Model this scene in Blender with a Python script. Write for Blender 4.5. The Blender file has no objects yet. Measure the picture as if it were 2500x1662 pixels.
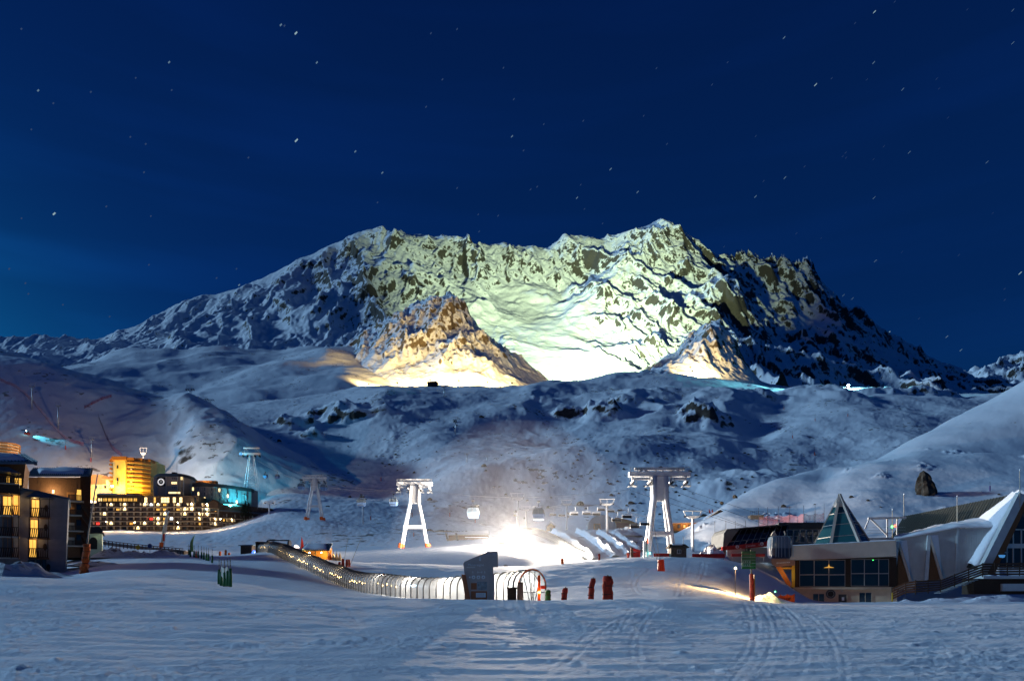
import bpy, bmesh, math, random
import numpy as np
from mathutils import Vector, Matrix

# ------------------------------------------------------------------ camera, world, sun, exposure
F = 1750.0          # focal length in photograph pixels (25 mm on full frame)
HY = 1455.0         # row of the eye-level horizon
scene = bpy.context.scene
COL = scene.collection
R = math.radians

cam_data = bpy.data.cameras.new('camera')
cam = bpy.data.objects.new('camera', cam_data)
COL.objects.link(cam)
cam.rotation_euler = (R(90), 0, 0)
cam_data.sensor_width = 36.0
cam_data.lens = 36.0 * F / 2500.0
cam_data.shift_y = (HY - 831.0) / 2500.0
cam_data.clip_start = 0.2
cam_data.clip_end = 40000.0
scene.camera = cam

SUN_AZ = R(-80)     # from the left, where the last glow of the evening is
SUN_EL = R(19)
world = bpy.data.worlds.new('World')
scene.world = world
world.use_nodes = True
wn = world.node_tree.nodes
wl = world.node_tree.links
wn.clear()
w_out = wn.new('ShaderNodeOutputWorld')
w_bg = wn.new('ShaderNodeBackground')
w_sky = wn.new('ShaderNodeTexSky')
w_sky.sky_type = 'NISHITA'
w_sky.sun_disc = False
w_sky.sun_elevation = R(-3.0)
w_sky.sun_rotation = SUN_AZ
w_sky.altitude = 2300
w_sky.air_density = 1.0
w_sky.dust_density = 0.6
w_sky.ozone_density = 4.0
w_tint = wn.new('ShaderNodeMix'); w_tint.data_type = 'RGBA'; w_tint.blend_type = 'MULTIPLY'
w_tint.inputs[0].default_value = 1.0
w_tint.inputs[7].default_value = (0.07, 0.62, 1.0, 1)
wl.new(w_sky.outputs[0], w_tint.inputs[6])
# night blue beneath the twilight: deep navy overhead, lighter towards the horizon, faint cloud streaks low in the sky
w_tc = wn.new('ShaderNodeTexCoord')
w_sep = wn.new('ShaderNodeSeparateXYZ'); wl.new(w_tc.outputs['Generated'], w_sep.inputs[0])
w_ramp = wn.new('ShaderNodeValToRGB'); wl.new(w_sep.outputs[2], w_ramp.inputs[0])
cr = w_ramp.color_ramp
cr.elements[0].position = 0.0; cr.elements[0].color = (0.0012, 0.029, 0.088, 1)
cr.elements[1].position = 0.75; cr.elements[1].color = (0.0005, 0.0056, 0.034, 1)
e = cr.elements.new(0.35); e.color = (0.0006, 0.0135, 0.060, 1)
w_map = wn.new('ShaderNodeMapping'); w_map.inputs['Scale'].default_value = (1.6, 1.6, 14)
wl.new(w_tc.outputs['Generated'], w_map.inputs[0])
w_noi = wn.new('ShaderNodeTexNoise'); w_noi.inputs['Scale'].default_value = 1.6; w_noi.inputs['Detail'].default_value = 3
wl.new(w_map.outputs[0], w_noi.inputs['Vector'])
w_cr = wn.new('ShaderNodeMapRange'); w_cr.inputs[1].default_value = 0.46; w_cr.inputs[2].default_value = 0.8
w_cr.inputs[3].default_value = 1.0; w_cr.inputs[4].default_value = 1.6
wl.new(w_noi.outputs['Fac'], w_cr.inputs[0])
w_add = wn.new('ShaderNodeMix'); w_add.data_type = 'RGBA'; w_add.blend_type = 'ADD'; w_add.inputs[0].default_value = 1.0
w_sc = wn.new('ShaderNodeVectorMath'); w_sc.operation = 'SCALE'
SKY_GLOW = 0.5
w_sc.inputs[3].default_value = SKY_GLOW
wl.new(w_tint.outputs[2], w_sc.inputs[0])
w_sc2 = wn.new('ShaderNodeVectorMath'); w_sc2.operation = 'SCALE'
wl.new(w_sc.outputs[0], w_sc2.inputs[0]); wl.new(w_cr.outputs[0], w_sc2.inputs[3])
wl.new(w_sc2.outputs[0], w_add.inputs[6]); wl.new(w_ramp.outputs[0], w_add.inputs[7])
# the last glow low in the west (left), fading upwards and sideways
w_dot = wn.new('ShaderNodeVectorMath'); w_dot.operation = 'DOT_PRODUCT'; wl.new(w_tc.outputs['Generated'], w_dot.inputs[0])
w_dot.inputs[1].default_value = Vector((-0.74, 0.67, -0.03)).normalized()
w_pos = wn.new('ShaderNodeMath'); w_pos.operation = 'MAXIMUM'; w_pos.inputs[1].default_value = 0.0; wl.new(w_dot.outputs['Value'], w_pos.inputs[0])
w_pow = wn.new('ShaderNodeMath'); w_pow.operation = 'POWER'; w_pow.inputs[1].default_value = 26.0; wl.new(w_pos.outputs[0], w_pow.inputs[0])
w_cld = wn.new('ShaderNodeMath'); w_cld.operation = 'MULTIPLY'; wl.new(w_pow.outputs[0], w_cld.inputs[0]); wl.new(w_cr.outputs[0], w_cld.inputs[1])
w_gl = wn.new('ShaderNodeVectorMath'); w_gl.operation = 'SCALE'; w_gl.inputs[0].default_value = (0.008, 0.25, 0.40); wl.new(w_cld.outputs[0], w_gl.inputs[3])
w_add2 = wn.new('ShaderNodeMix'); w_add2.data_type = 'RGBA'; w_add2.blend_type = 'ADD'; w_add2.inputs[0].default_value = 1.0
wl.new(w_add.outputs[2], w_add2.inputs[6]); wl.new(w_gl.outputs[0], w_add2.inputs[7])
wl.new(w_add2.outputs[2], w_bg.inputs[0])
w_bg.inputs[1].default_value = 1.0
wl.new(w_bg.outputs[0], w_out.inputs[0])

sun_data = bpy.data.lights.new('sun', 'SUN')
sun_data.energy = 2.25
sun_data.angle = R(4)
sun_data.color = (0.40, 0.70, 1.0)
sun = bpy.data.objects.new('sun', sun_data)
COL.objects.link(sun)
sun_dir = Vector((math.sin(SUN_AZ) * math.cos(SUN_EL), math.cos(SUN_AZ) * math.cos(SUN_EL), math.sin(SUN_EL)))
sun.rotation_euler = sun_dir.to_track_quat('Z', 'Y').to_euler()

vs = scene.view_settings
vs.view_transform = 'Standard'; vs.look = 'None'; vs.exposure = 0.0; vs.gamma = 1.0
vs.use_curve_mapping = False
scene.render.engine = 'CYCLES'
scene.cycles.use_denoising = True
scene.cycles.max_bounces = 6
scene.cycles.diffuse_bounces = 3
scene.cycles.glossy_bounces = 3
scene.cycles.transparent_max_bounces = 16
scene.cycles.sample_clamp_indirect = 4.0
scene.cycles.sample_clamp_direct = 0.0
scene.cycles.caustics_reflective = False
scene.cycles.caustics_refractive = False

# ------------------------------------------------------------------ helpers
def W(px, py, d):
    """photo column, photo row, distance along the view axis -> a point of the place"""
    return Vector(((px - 1250.0) * d / F, d, (HY - py) * d / F))

def mat_nodes(name):
    m = bpy.data.materials.new(name); m.use_nodes = True
    nt = m.node_tree
    b = nt.nodes.get('Principled BSDF')
    return m, nt, b

def mat(name, col, rough=0.7, metal=0.0, var=0.0, scale=6.0, bump=0.0, emit=None, estr=0.0, spec=0.3, stretch=(1, 1, 1)):
    """a principled material with noise grain, so that no surface is one flat colour"""
    m, nt, b = mat_nodes(name)
    c = (col[0], col[1], col[2], 1)
    b.inputs['Base Color'].default_value = c
    b.inputs['Roughness'].default_value = rough
    b.inputs['Metallic'].default_value = metal
    b.inputs['Specular IOR Level'].default_value = spec
    if var or bump:
        tc = nt.nodes.new('ShaderNodeTexCoord')
        mp = nt.nodes.new('ShaderNodeMapping'); mp.inputs['Scale'].default_value = stretch
        nz = nt.nodes.new('ShaderNodeTexNoise'); nz.inputs['Scale'].default_value = scale
        nz.inputs['Detail'].default_value = 5
        nt.links.new(tc.outputs['Object'], mp.inputs[0]); nt.links.new(mp.outputs[0], nz.inputs['Vector'])
        if var:
            mr = nt.nodes.new('ShaderNodeMapRange')
            mr.inputs[1].default_value = 0.3; mr.inputs[2].default_value = 0.7
            mr.inputs[3].default_value = 1 - var; mr.inputs[4].default_value = 1 + var
            nt.links.new(nz.outputs['Fac'], mr.inputs[0])
            sc = nt.nodes.new('ShaderNodeVectorMath'); sc.operation = 'SCALE'
            sc.inputs[0].default_value = c[:3]
            nt.links.new(mr.outputs[0], sc.inputs[3])
            nt.links.new(sc.outputs[0], b.inputs['Base Color'])
        if bump:
            bp = nt.nodes.new('ShaderNodeBump'); bp.inputs['Strength'].default_value = bump
            bp.inputs['Distance'].default_value = 0.05
            nt.links.new(nz.outputs['Fac'], bp.inputs['Height'])
            nt.links.new(bp.outputs[0], b.inputs['Normal'])
    if emit:
        b.inputs['Emission Color'].default_value = (emit[0], emit[1], emit[2], 1)
        b.inputs['Emission Strength'].default_value = estr
    return m

class MB:
    """collects shapes into one mesh"""
    def __init__(self):
        self.v = []; self.f = []
    def quad(self, a, b, c, d):
        n = len(self.v); self.v += [tuple(a), tuple(b), tuple(c), tuple(d)]; self.f.append((n, n + 1, n + 2, n + 3)); return self
    def tri(self, a, b, c):
        n = len(self.v); self.v += [tuple(a), tuple(b), tuple(c)]; self.f.append((n, n + 1, n + 2)); return self
    def hexa(self, p):
        """8 corners: bottom ring 0-3, top ring 4-7"""
        n = len(self.v); self.v += [tuple(q) for q in p]
        self.f += [(n, n + 3, n + 2, n + 1), (n + 4, n + 5, n + 6, n + 7)]
        for i in range(4):
            j = (i + 1) % 4
            self.f.append((n + i, n + j, n + 4 + j, n + 4 + i))
        return self
    def box(self, x0, x1, y0, y1, z0, z1):
        return self.hexa([(x0, y0, z0), (x1, y0, z0), (x1, y1, z0), (x0, y1, z0), (x0, y0, z1), (x1, y0, z1), (x1, y1, z1), (x0, y1, z1)])
    def prism(self, poly, y0, y1):
        """polygon in x,z extruded along y"""
        n = len(self.v); k = len(poly)
        self.v += [(x, y0, z) for x, z in poly] + [(x, y1, z) for x, z in poly]
        self.f.append(tuple(range(n, n + k))); self.f.append(tuple(range(n + 2 * k - 1, n + k - 1, -1)))
        for i in range(k):
            j = (i + 1) % k
            self.f.append((n + j, n + i, n + k + i, n + k + j))
        return self
    def slab(self, poly, z0, z1):
        """polygon in x,y extruded along z"""
        n = len(self.v); k = len(poly)
        self.v += [(x, y, z0) for x, y in poly] + [(x, y, z1) for x, y in poly]
        self.f.append(tuple(range(n + k - 1, n - 1, -1))); self.f.append(tuple(range(n + k, n + 2 * k)))
        for i in range(k):
            j = (i + 1) % k
            self.f.append((n + i, n + j, n + k + j, n + k + i))
        return self
    def tube(self, pts, rad, seg=8, cap=True):
        pts = [Vector(p) for p in pts]
        rads = rad if isinstance(rad, (list, tuple)) else [rad] * len(pts)
        n0 = len(self.v); k = len(pts)
        for i, p in enumerate(pts):
            t = (pts[min(i + 1, k - 1)] - pts[max(i - 1, 0)]).normalized()
            a = Vector((0, 0, 1)) if abs(t.z) < 0.9 else Vector((1, 0, 0))
            s = t.cross(a).normalized(); u = s.cross(t)
            for j in range(seg):
                an = 2 * math.pi * (j + 0.5) / seg
                self.v.append(tuple(p + (s * math.cos(an) + u * math.sin(an)) * rads[i]))
        for i in range(k - 1):
            for j in range(seg):
                a = n0 + i * seg + j; b = n0 + i * seg + (j + 1) % seg
                self.f.append((a, b, b + seg, a + seg))
        if cap:
            self.f.append(tuple(n0 + j for j in range(seg - 1, -1, -1)))
            self.f.append(tuple(n0 + (k - 1) * seg + j for j in range(seg)))
        return self
    def bar(self, a, b, w, h=None):
        """square bar from a to b"""
        h = h or w
        a = Vector(a); b = Vector(b); t = (b - a).normalized()
        up = Vector((0, 0, 1)) if abs(t.z) < 0.95 else Vector((0, 1, 0))
        s = t.cross(up).normalized() * (w / 2); u = s.normalized().cross(t).normalized() * (h / 2)
        return self.hexa([a - s - u, a + s - u, b + s - u, b - s - u, a - s + u, a + s + u, b + s + u, b - s + u])
    def lathe(self, prof, seg=12, c=(0, 0, 0)):
        n0 = len(self.v); k = len(prof)
        for r, z in prof:
            for j in range(seg):
                an = 2 * math.pi * j / seg
                self.v.append((c[0] + r * math.cos(an), c[1] + r * math.sin(an), c[2] + z))
        for i in range(k - 1):
            for j in range(seg):
                a = n0 + i * seg + j; b = n0 + i * seg + (j + 1) % seg
                self.f.append((a, b, b + seg, a + seg))
        self.f.append(tuple(n0 + j for j in range(seg - 1, -1, -1)))
        self.f.append(tuple(n0 + (k - 1) * seg + j for j in range(seg)))
        return self
    def mesh(self, name, m, smooth=False):
        me = bpy.data.meshes.new(name)
        me.from_pydata(self.v, [], self.f)
        if m: me.materials.append(m)
        if smooth:
            me.polygons.foreach_set('use_smooth', [True] * len(me.polygons))
        me.update()
        return me
    def build(self, name, m, parent=None, loc=None, smooth=False, rz=0.0):
        return link(name, self.mesh(name, m, smooth), parent, loc, rz)

def link(name, me, parent=None, loc=None, rz=0.0):
    o = bpy.data.objects.new(name, me)
    COL.objects.link(o)
    if parent: o.parent = parent
    if loc is not None: o.location = loc
    if rz: o.rotation_euler = (0, 0, rz)
    return o

def tag(o, label, cat, group=None):
    o['label'] = label; o['category'] = cat
    if group: o['group'] = group
    return o

def thing(name, label, cat, loc=(0, 0, 0), rz=0.0, group=None):
    o = link(name, None, None, loc, rz)
    o.empty_display_size = 0.3
    return tag(o, label, cat, group)

def copy_tree(o, parent=None):
    c = o.copy(); COL.objects.link(c); c.parent = parent
    for ch in list(o.children): copy_tree(ch, c)
    return c

def text_mesh(txt, size, m, name='lettering', extrude=0.01, align='CENTER'):
    cu = bpy.data.curves.new('txt', 'FONT'); cu.body = txt; cu.size = size; cu.extrude = extrude
    cu.align_x = align; cu.align_y = 'CENTER'
    to = bpy.data.objects.new('txt', cu); COL.objects.link(to)
    dg = bpy.context.evaluated_depsgraph_get()
    me = bpy.data.meshes.new_from_object(to.evaluated_get(dg))
    bpy.data.objects.remove(to); bpy.data.curves.remove(cu)
    me.name = name; me.materials.clear(); me.materials.append(m)
    return me

def lamp(name, kind, loc, energy, col, parent=None, size=0.3, target=None, spot=60, blend=0.6):
    ld = bpy.data.lights.new(name, kind); ld.energy = energy; ld.color = col
    ld.shadow_soft_size = size
    if kind == 'SPOT': ld.spot_size = R(spot); ld.spot_blend = blend
    o = bpy.data.objects.new(name, ld); COL.objects.link(o); o.location = loc
    if target is not None:
        o.rotation_euler = (Vector(loc) - Vector(target)).to_track_quat('Z', 'Y').to_euler()
    if parent: o.parent = parent
    return o
# ------------------------------------------------------------------ terrain
_rs = np.random.RandomState(7)
_perm = np.concatenate([_rs.permutation(512)] * 3)
_ga = _rs.rand(512) * 2 * np.pi
_gx, _gy = np.cos(_ga), np.sin(_ga)
def perlin(x, y):
    xi = np.floor(x).astype(np.int64); yi = np.floor(y).astype(np.int64)
    xf = x - xi; yf = y - yi
    u = xf * xf * xf * (xf * (xf * 6 - 15) + 10); v = yf * yf * yf * (yf * (yf * 6 - 15) + 10)
    def g(ix, iy, fx, fy):
        h = _perm[_perm[ix & 511] + (iy & 511)]
        return _gx[h] * fx + _gy[h] * fy
    a = g(xi, yi, xf, yf); b = g(xi + 1, yi, xf - 1, yf)
    c = g(xi, yi + 1, xf, yf - 1); d = g(xi + 1, yi + 1, xf - 1, yf - 1)
    return ((a + u * (b - a)) + v * ((c + u * (d - c)) - (a + u * (b - a)))) * 1.5
def fbm(x, y, s, octv=5, gain=0.5, off=0.0):
    r = np.zeros_like(x); a = 1.0; fx = x / s + off; fy = y / s + off * 1.7
    for i in range(octv):
        r += a * perlin(fx, fy); a *= gain
        fx, fy = fx * 1.9 + fy * 0.6 + 3.1, fy * 1.9 - fx * 0.6 + 7.7
    return r
def ridged(x, y, s, octv=5, gain=0.5, off=0.0):
    r = np.zeros_like(x); a = 1.0; w = 1.0; fx = x / s + off; fy = y / s + off * 1.3
    for i in range(octv):
        n = 1 - np.abs(perlin(fx, fy)) * 1.6
        n = np.clip(n, 0, 1) ** 2
        r += a * n * w; w = np.clip(n * 1.4, 0, 1); a *= gain
        fx, fy = fx * 1.9 + fy * 0.6 + 5.1, fy * 1.9 - fx * 0.6 + 2.7
    return r
def sstep(a, b, x):
    t = np.clip((x - a) / (b - a), 0, 1); return t * t * (3 - 2 * t)

GRIDS = {}
class Terrain:
    """a height sheet lofted through lines of (column, row, distance), with ridges laid over it and fractal relief"""
    def __init__(self, lines, rows, px0, px1, step, smooth=10.0, wide=None):
        inner = np.arange(px0, px1 + 1, step, dtype=float)
        if wide:
            lo = np.linspace(wide[0], px0 - step, 40); hi = np.linspace(px1 + step, wide[1], 40)
            inner = np.concatenate([lo, inner, hi])
        self.px = inner
        nc = len(inner); K = len(lines)
        D = np.zeros((K, nc)); Z = np.zeros((K, nc))
        kern = np.exp(-0.5 * (np.arange(-15, 16) / max(smooth / step, 0.01)) ** 2); kern /= kern.sum()
        for k, ln in enumerate(lines):
            d0 = None
            if isinstance(ln, tuple): d0, ln = ln
            p = np.array([q[0] for q in ln], float); y = np.array([q[1] for q in ln], float)
            dd = np.array([q[2] if len(q) > 2 else d0 for q in ln], float)
            yy = np.interp(inner, p, y); di = np.interp(inner, p, dd)
            yy = np.convolve(np.pad(yy, 15, mode='edge'), kern, 'valid')
            di = np.convolve(np.pad(di, 15, mode='edge'), kern, 'valid')
            D[k] = di; Z[k] = (HY - yy) * di / F
        outD = []; outZ = []; self.vrow = []
        for k in range(K - 1):
            n = rows[k]
            a, b, c, d = max(k - 1, 0), k, k + 1, min(k + 2, K - 1)
            for i in range(n + (1 if k == K - 2 else 0)):
                t = i / n
                lg = lambda q: np.log(D[q])
                outD.append(np.exp(lg(b) * (1 - t) + lg(c) * t))
                m0 = (Z[c] - Z[a]) / np.maximum(D[c] - D[a], 1e-3) * (D[c] - D[b]); m1 = (Z[d] - Z[b]) / np.maximum(D[d] - D[b], 1e-3) * (D[c] - D[b])
                tt = (outD[-1] - D[b]) / np.maximum(D[c] - D[b], 1e-6)
                h = (2 * tt ** 3 - 3 * tt ** 2 + 1) * Z[b] + (tt ** 3 - 2 * tt ** 2 + tt) * m0 + (-2 * tt ** 3 + 3 * tt ** 2) * Z[c] + (tt ** 3 - tt ** 2) * m1
                outZ.append(h); self.vrow.append(k + t)
        self.Y = np.array(outD); self.Z = np.array(outZ); self.v = np.array(self.vrow)[:, None] + 0 * self.Y
        self.U = inner[None, :] + 0 * self.Y
        self.X = (self.U - 1250.0) * self.Y / F
    def py(self):
        return HY - self.Z * F / self.Y
    def at(self, px, d):
        c = int(np.argmin(np.abs(self.px - px)))
        return float(np.interp(d, self.Y[:, c], self.Z[:, c]))
    def ridge(self, pts, width, warp=0.0, wscale=60.0, power=1.25, least=0.0, width2=None, tail=0.35, head=True):
        """lay a spur over the sheet: pts (column,row,distance) is its crest line, width how far its flanks reach (width2 on its right-hand side)"""
        x = self.X; y = self.Y
        if warp:
            x = x + fbm(self.X, self.Y, wscale, 3, 0.5, 11.0) * warp; y = y + fbm(self.X, self.Y, wscale, 3, 0.5, 23.0) * warp
        P = []
        for p, q in zip(pts[:-1], pts[1:]):
            for i in range(4):
                t = i / 4.0; P.append([p[k] + (q[k] - p[k]) * t for k in range(3)])
        P.append(list(pts[-1]))
        add = np.zeros(x.shape)
        n = len(P) - 1
        V = [(W(*p), max(W(*p).z - self.at(p[0], p[2]), least * min(1.0, (i / n) / 0.3) if head else least) * min(1.0, ((n - i) / n) / tail if tail else 1.0)) for i, p in enumerate(P)]
        for (a, ha), (b, hb) in zip(V[:-1], V[1:]):
            dx, dy = b.x - a.x, b.y - a.y; L2 = dx * dx + dy * dy + 1e-9
            t = np.clip(((x - a.x) * dx + (y - a.y) * dy) / L2, 0, 1)
            qx = x - (a.x + dx * t); qy = y - (a.y + dy * t)
            w = width
            if width2 is not None: w = np.where(dx * qy - dy * qx < 0, width2, width)
            r = np.clip(1 - np.sqrt(qx * qx + qy * qy) / w, 0, 1)
            add = np.maximum(add, (ha + (hb - ha) * t) * r ** power)
        self.Z = self.Z + add
    def build(self, name, m, kind='structure', smooth=True):
        nr, nc = self.Y.shape
        co = np.stack([self.X, self.Y, self.Z], -1).reshape(-1, 3)
        idx = np.arange(nr * nc).reshape(nr, nc)
        q = np.stack([idx[:-1, :-1], idx[:-1, 1:], idx[1:, 1:], idx[1:, :-1]], -1).reshape(-1, 4)
        me = bpy.data.meshes.new(name)
        me.vertices.add(nr * nc); me.vertices.foreach_set('co', co.ravel().astype(np.float32))
        nq = len(q)
        me.loops.add(nq * 4); me.loops.foreach_set('vertex_index', q.ravel().astype(np.int32))
        me.polygons.add(nq)
        me.polygons.foreach_set('loop_start', np.arange(0, nq * 4, 4, dtype=np.int32))
        if smooth: me.polygons.foreach_set('use_smooth', np.ones(nq, dtype=bool))
        me.materials.append(m)
        me.update(calc_edges=True)
        o = link(name, me)
        o['kind'] = kind
        GRIDS[name] = self
        return o

def ground(name, px, d):
    """height of a terrain sheet at a column and distance"""
    g = GRIDS[name]
    c = int(np.argmin(np.abs(g.px - px)))
    return float(np.interp(d, g.Y[:, c], g.Z[:, c]))
def on(name, px, d, dz=0.0):
    return Vector(((px - 1250.0) * d / F, d, ground(name, px, d) + dz))

def snow_rock(name, rock, snow=(0.80, 0.83, 0.88), lo=0.30, hi=0.36, nscale=0.05, namt=0.5, bscale=0.5, bstr=0.4, bdist=0.5, fine=0.3, speck=None, bstretch=(1, 1, 1)):
    """snow lying on rock: the steeper the face, the more bare rock"""
    m, nt, b = mat_nodes(name)
    N, Lk = nt.nodes.new, nt.links.new
    geo = N('ShaderNodeNewGeometry'); sep = N('ShaderNodeSeparateXYZ'); Lk(geo.outputs['Normal'], sep.inputs[0])
    st = N('ShaderNodeMath'); st.operation = 'SUBTRACT'; st.inputs[0].default_value = 1.0; Lk(sep.outputs[2], st.inputs[1])
    n1 = N('ShaderNodeTexNoise'); n1.inputs['Scale'].default_value = nscale; n1.inputs['Detail'].default_value = 8; n1.inputs['Roughness'].default_value = 0.62
    mpv = N('ShaderNodeMapping'); mpv.inputs['Scale'].default_value = (1, 1, 0.45); Lk(geo.outputs['Position'], mpv.inputs[0]); Lk(mpv.outputs[0], n1.inputs['Vector'])
    n1b = N('ShaderNodeMath'); n1b.operation = 'MULTIPLY_ADD'; n1b.inputs[1].default_value = namt; n1b.inputs[2].default_value = -0.5 * namt
    Lk(n1.outputs['Fac'], n1b.inputs[0])
    ad = N('ShaderNodeMath'); ad.operation = 'ADD'; Lk(st.outputs[0], ad.inputs[0]); Lk(n1b.outputs[0], ad.inputs[1])
    mr = N('ShaderNodeMapRange'); mr.inputs[1].default_value = lo; mr.inputs[2].default_value = hi; Lk(ad.outputs[0], mr.inputs[0])
    n2 = N('ShaderNodeTexNoise'); n2.inputs['Scale'].default_value = nscale * 6; n2.inputs['Detail'].default_value = 6
    Lk(geo.outputs['Position'], n2.inputs['Vector'])
    rr = N('ShaderNodeValToRGB'); rr.color_ramp.elements[0].position = 0.3; rr.color_ramp.elements[1].position = 0.75
    rr.color_ramp.elements[0].color = (rock[0] * .55, rock[1] * .55, rock[2] * .55, 1); rr.color_ramp.elements[1].color = (rock[0] * 1.5, rock[1] * 1.45, rock[2] * 1.35, 1)
    Lk(n2.outputs['Fac'], rr.inputs[0])
    mx = N('ShaderNodeMix'); mx.data_type = 'RGBA'; Lk(mr.outputs[0], mx.inputs[0])
    mx.inputs[6].default_value = (*snow, 1); Lk(rr.outputs[0], mx.inputs[7])
    last = mx.outputs[2]
    if speck:
        n4 = N('ShaderNodeTexNoise'); n4.inputs['Scale'].default_value = speck[0]; n4.inputs['Detail'].default_value = 4
        n5 = N('ShaderNodeTexNoise'); n5.inputs['Scale'].default_value = speck[0] * 0.12; n5.inputs['Detail'].default_value = 2
        Lk(geo.outputs['Position'], n4.inputs['Vector']); Lk(geo.outputs['Position'], n5.inputs['Vector'])
        mm = N('ShaderNodeMath'); mm.operation = 'MULTIPLY_ADD'; mm.inputs[1].default_value = 0.7; Lk(n5.outputs['Fac'], mm.inputs[0]); Lk(n4.outputs['Fac'], mm.inputs[2])
        m4 = N('ShaderNodeMapRange'); m4.inputs[1].default_value = speck[1]; m4.inputs[2].default_value = speck[1] + 0.05; m4.inputs[4].default_value = speck[2]
        Lk(mm.outputs[0], m4.inputs[0])
        mx2 = N('ShaderNodeMix'); mx2.data_type = 'RGBA'; Lk(m4.outputs[0], mx2.inputs[0]); Lk(last, mx2.inputs[6]); mx2.inputs[7].default_value = (rock[0] * 1.2, rock[1] * 1.1, rock[2], 1)
        last = mx2.outputs[2]
    Lk(last, b.inputs['Base Color'])
    b.inputs['Roughness'].default_value = 0.75
    b.inputs['Specular IOR Level'].default_value = 0.2
    n3 = N('ShaderNodeTexNoise'); n3.inputs['Scale'].default_value = bscale; n3.inputs['Detail'].default_value = 7; n3.inputs['Roughness'].default_value = 0.65
    mp3 = N('ShaderNodeMapping'); mp3.inputs['Scale'].default_value = bstretch; Lk(geo.outputs['Position'], mp3.inputs[0]); Lk(mp3.outputs[0], n3.inputs['Vector'])
    bs = N('ShaderNodeMapRange'); bs.inputs[3].default_value = fine; bs.inputs[4].default_value = 1.0; Lk(mr.outputs[0], bs.inputs[0])
    ml = N('ShaderNodeMath'); ml.operation = 'MULTIPLY'; Lk(n3.outputs['Fac'], ml.inputs[0]); Lk(bs.outputs[0], ml.inputs[1])
    bp = N('ShaderNodeBump'); bp.inputs['Strength'].default_value = bstr; bp.inputs['Distance'].default_value = bdist
    Lk(ml.outputs[0], bp.inputs['Height']); Lk(bp.outputs[0], b.inputs['Normal'])
    return m

M_SNOW = snow_rock('groomed_snow', (0.10, 0.09, 0.08), lo=0.7, hi=0.8, nscale=0.4, namt=0.2, bscale=7.0, bstr=0.9, bdist=0.07, fine=1.0, bstretch=(0.6, 1, 1))
M_SLOPE = snow_rock('hillside_snow', (0.075, 0.06, 0.05), lo=0.36, hi=0.43, nscale=0.045, namt=0.62, bscale=0.8, bstr=0.55, bdist=0.45, fine=0.6, speck=(0.2, 1.035, 0.8))
M_BANK = snow_rock('bank_snow', (0.10, 0.075, 0.055), lo=0.42, hi=0.5, nscale=0.12, namt=0.4, bscale=0.7, bstr=0.3, bdist=0.4, fine=0.5, speck=(0.35, 1.14, 0.7))
M_ALP = snow_rock('alpine_face', (0.066, 0.061, 0.055), lo=0.435, hi=0.505, nscale=0.12, namt=0.52, bscale=0.14, bstr=0.8, bdist=5.0, fine=0.2)
M_KNOLL = snow_rock('knoll_face', (0.13, 0.10, 0.065), lo=0.45, hi=0.53, nscale=0.11, namt=0.5, bscale=0.3, bstr=0.8, bdist=2.0, fine=0.3)

# --- the snow field: foreground slope, the crest in front of the conveyor tunnel, the plateau behind
t = Terrain([
    (2.5, [(-1500, 2750), (4000, 2750)]),
    (8.0, [(-1500, 1850), (0, 1850), (1250, 1868), (2500, 1868), (4000, 1868)]),
    (14., [(-1500, 1640), (0, 1648), (1250, 1662), (2500, 1660), (4000, 1650)]),
    (27., [(-1500, 1500), (0, 1507), (600, 1522), (1250, 1540), (1900, 1545), (2500, 1540), (4000, 1530)]),
    [(-1500, 1400, 52), (-200, 1407, 52), (0, 1412, 52), (160, 1421, 52), (300, 1424, 52), (600, 1441, 52), (900, 1457, 52), (1100, 1464, 52), (1300, 1465.5, 52), (1500, 1463, 52), (1640, 1462, 50), (1760, 1469, 50), (1900, 1480, 52), (2100, 1484, 56), (2300, 1480, 60), (2500, 1478, 62), (4000, 1474, 62)],
    [(-1500, 1390, 66), (-200, 1402, 66), (0, 1408, 66), (160, 1414, 66), (300, 1411, 66), (560, 1428, 66), (800, 1448, 66), (1000, 1464, 66), (1120, 1471, 64), (1300, 1473, 64), (1450, 1471, 64), (1640, 1464, 68), (1760, 1464, 74), (1900, 1473, 80), (2100, 1479, 84), (2500, 1475, 84), (4000, 1470, 84)],
    [(-1500, 1380, 96), (-200, 1399, 96), (0, 1404, 96), (160, 1402, 96), (240, 1388, 96), (420, 1382, 96), (600, 1391, 96), (700, 1400, 96), (760, 1410, 96), (830, 1425, 96), (900, 1435, 96), (1050, 1448, 94), (1200, 1446, 92), (1350, 1445, 92), (1500, 1432, 96), (1640, 1424, 102), (1760, 1432, 108), (1850, 1455, 112), (1950, 1473, 118), (2100, 1474, 122), (2500, 1470, 122), (4000, 1462, 122)],
    [(-1500, 1360, 150), (-200, 1385, 150), (0, 1395, 150), (150, 1370, 146), (220, 1360, 142), (300, 1356, 142), (420, 1356, 142), (520, 1358, 142), (600, 1352, 146), (640, 1346, 150), (720, 1352, 148), (800, 1368, 140), (900, 1375, 136), (1050, 1379, 134), (1200, 1384, 136), (1300, 1383, 136), (1400, 1375, 140), (1500, 1363, 150), (1600, 1358.5, 156), (1750, 1361, 160), (1830, 1378, 160), (1900, 1412, 150), (1980, 1468, 150), (2100, 1470, 150), (2500, 1462, 150), (4000, 1450, 150)],
    [(-1500, 1370, 190), (0, 1400, 185), (250, 1368, 180), (520, 1366, 180), (640, 1362, 185), (800, 1374, 180), (1050, 1385, 175), (1300, 1392, 172), (1500, 1375, 180), (1700, 1372, 195), (1900, 1420, 190), (2050, 1475, 180), (2500, 1475, 180), (4000, 1470, 180)],
], [22, 42, 70, 66, 26, 40, 46, 10], -120, 2620, 3.0, 22, wide=(-1500, 4000))
x, y = t.X, t.Y
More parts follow.
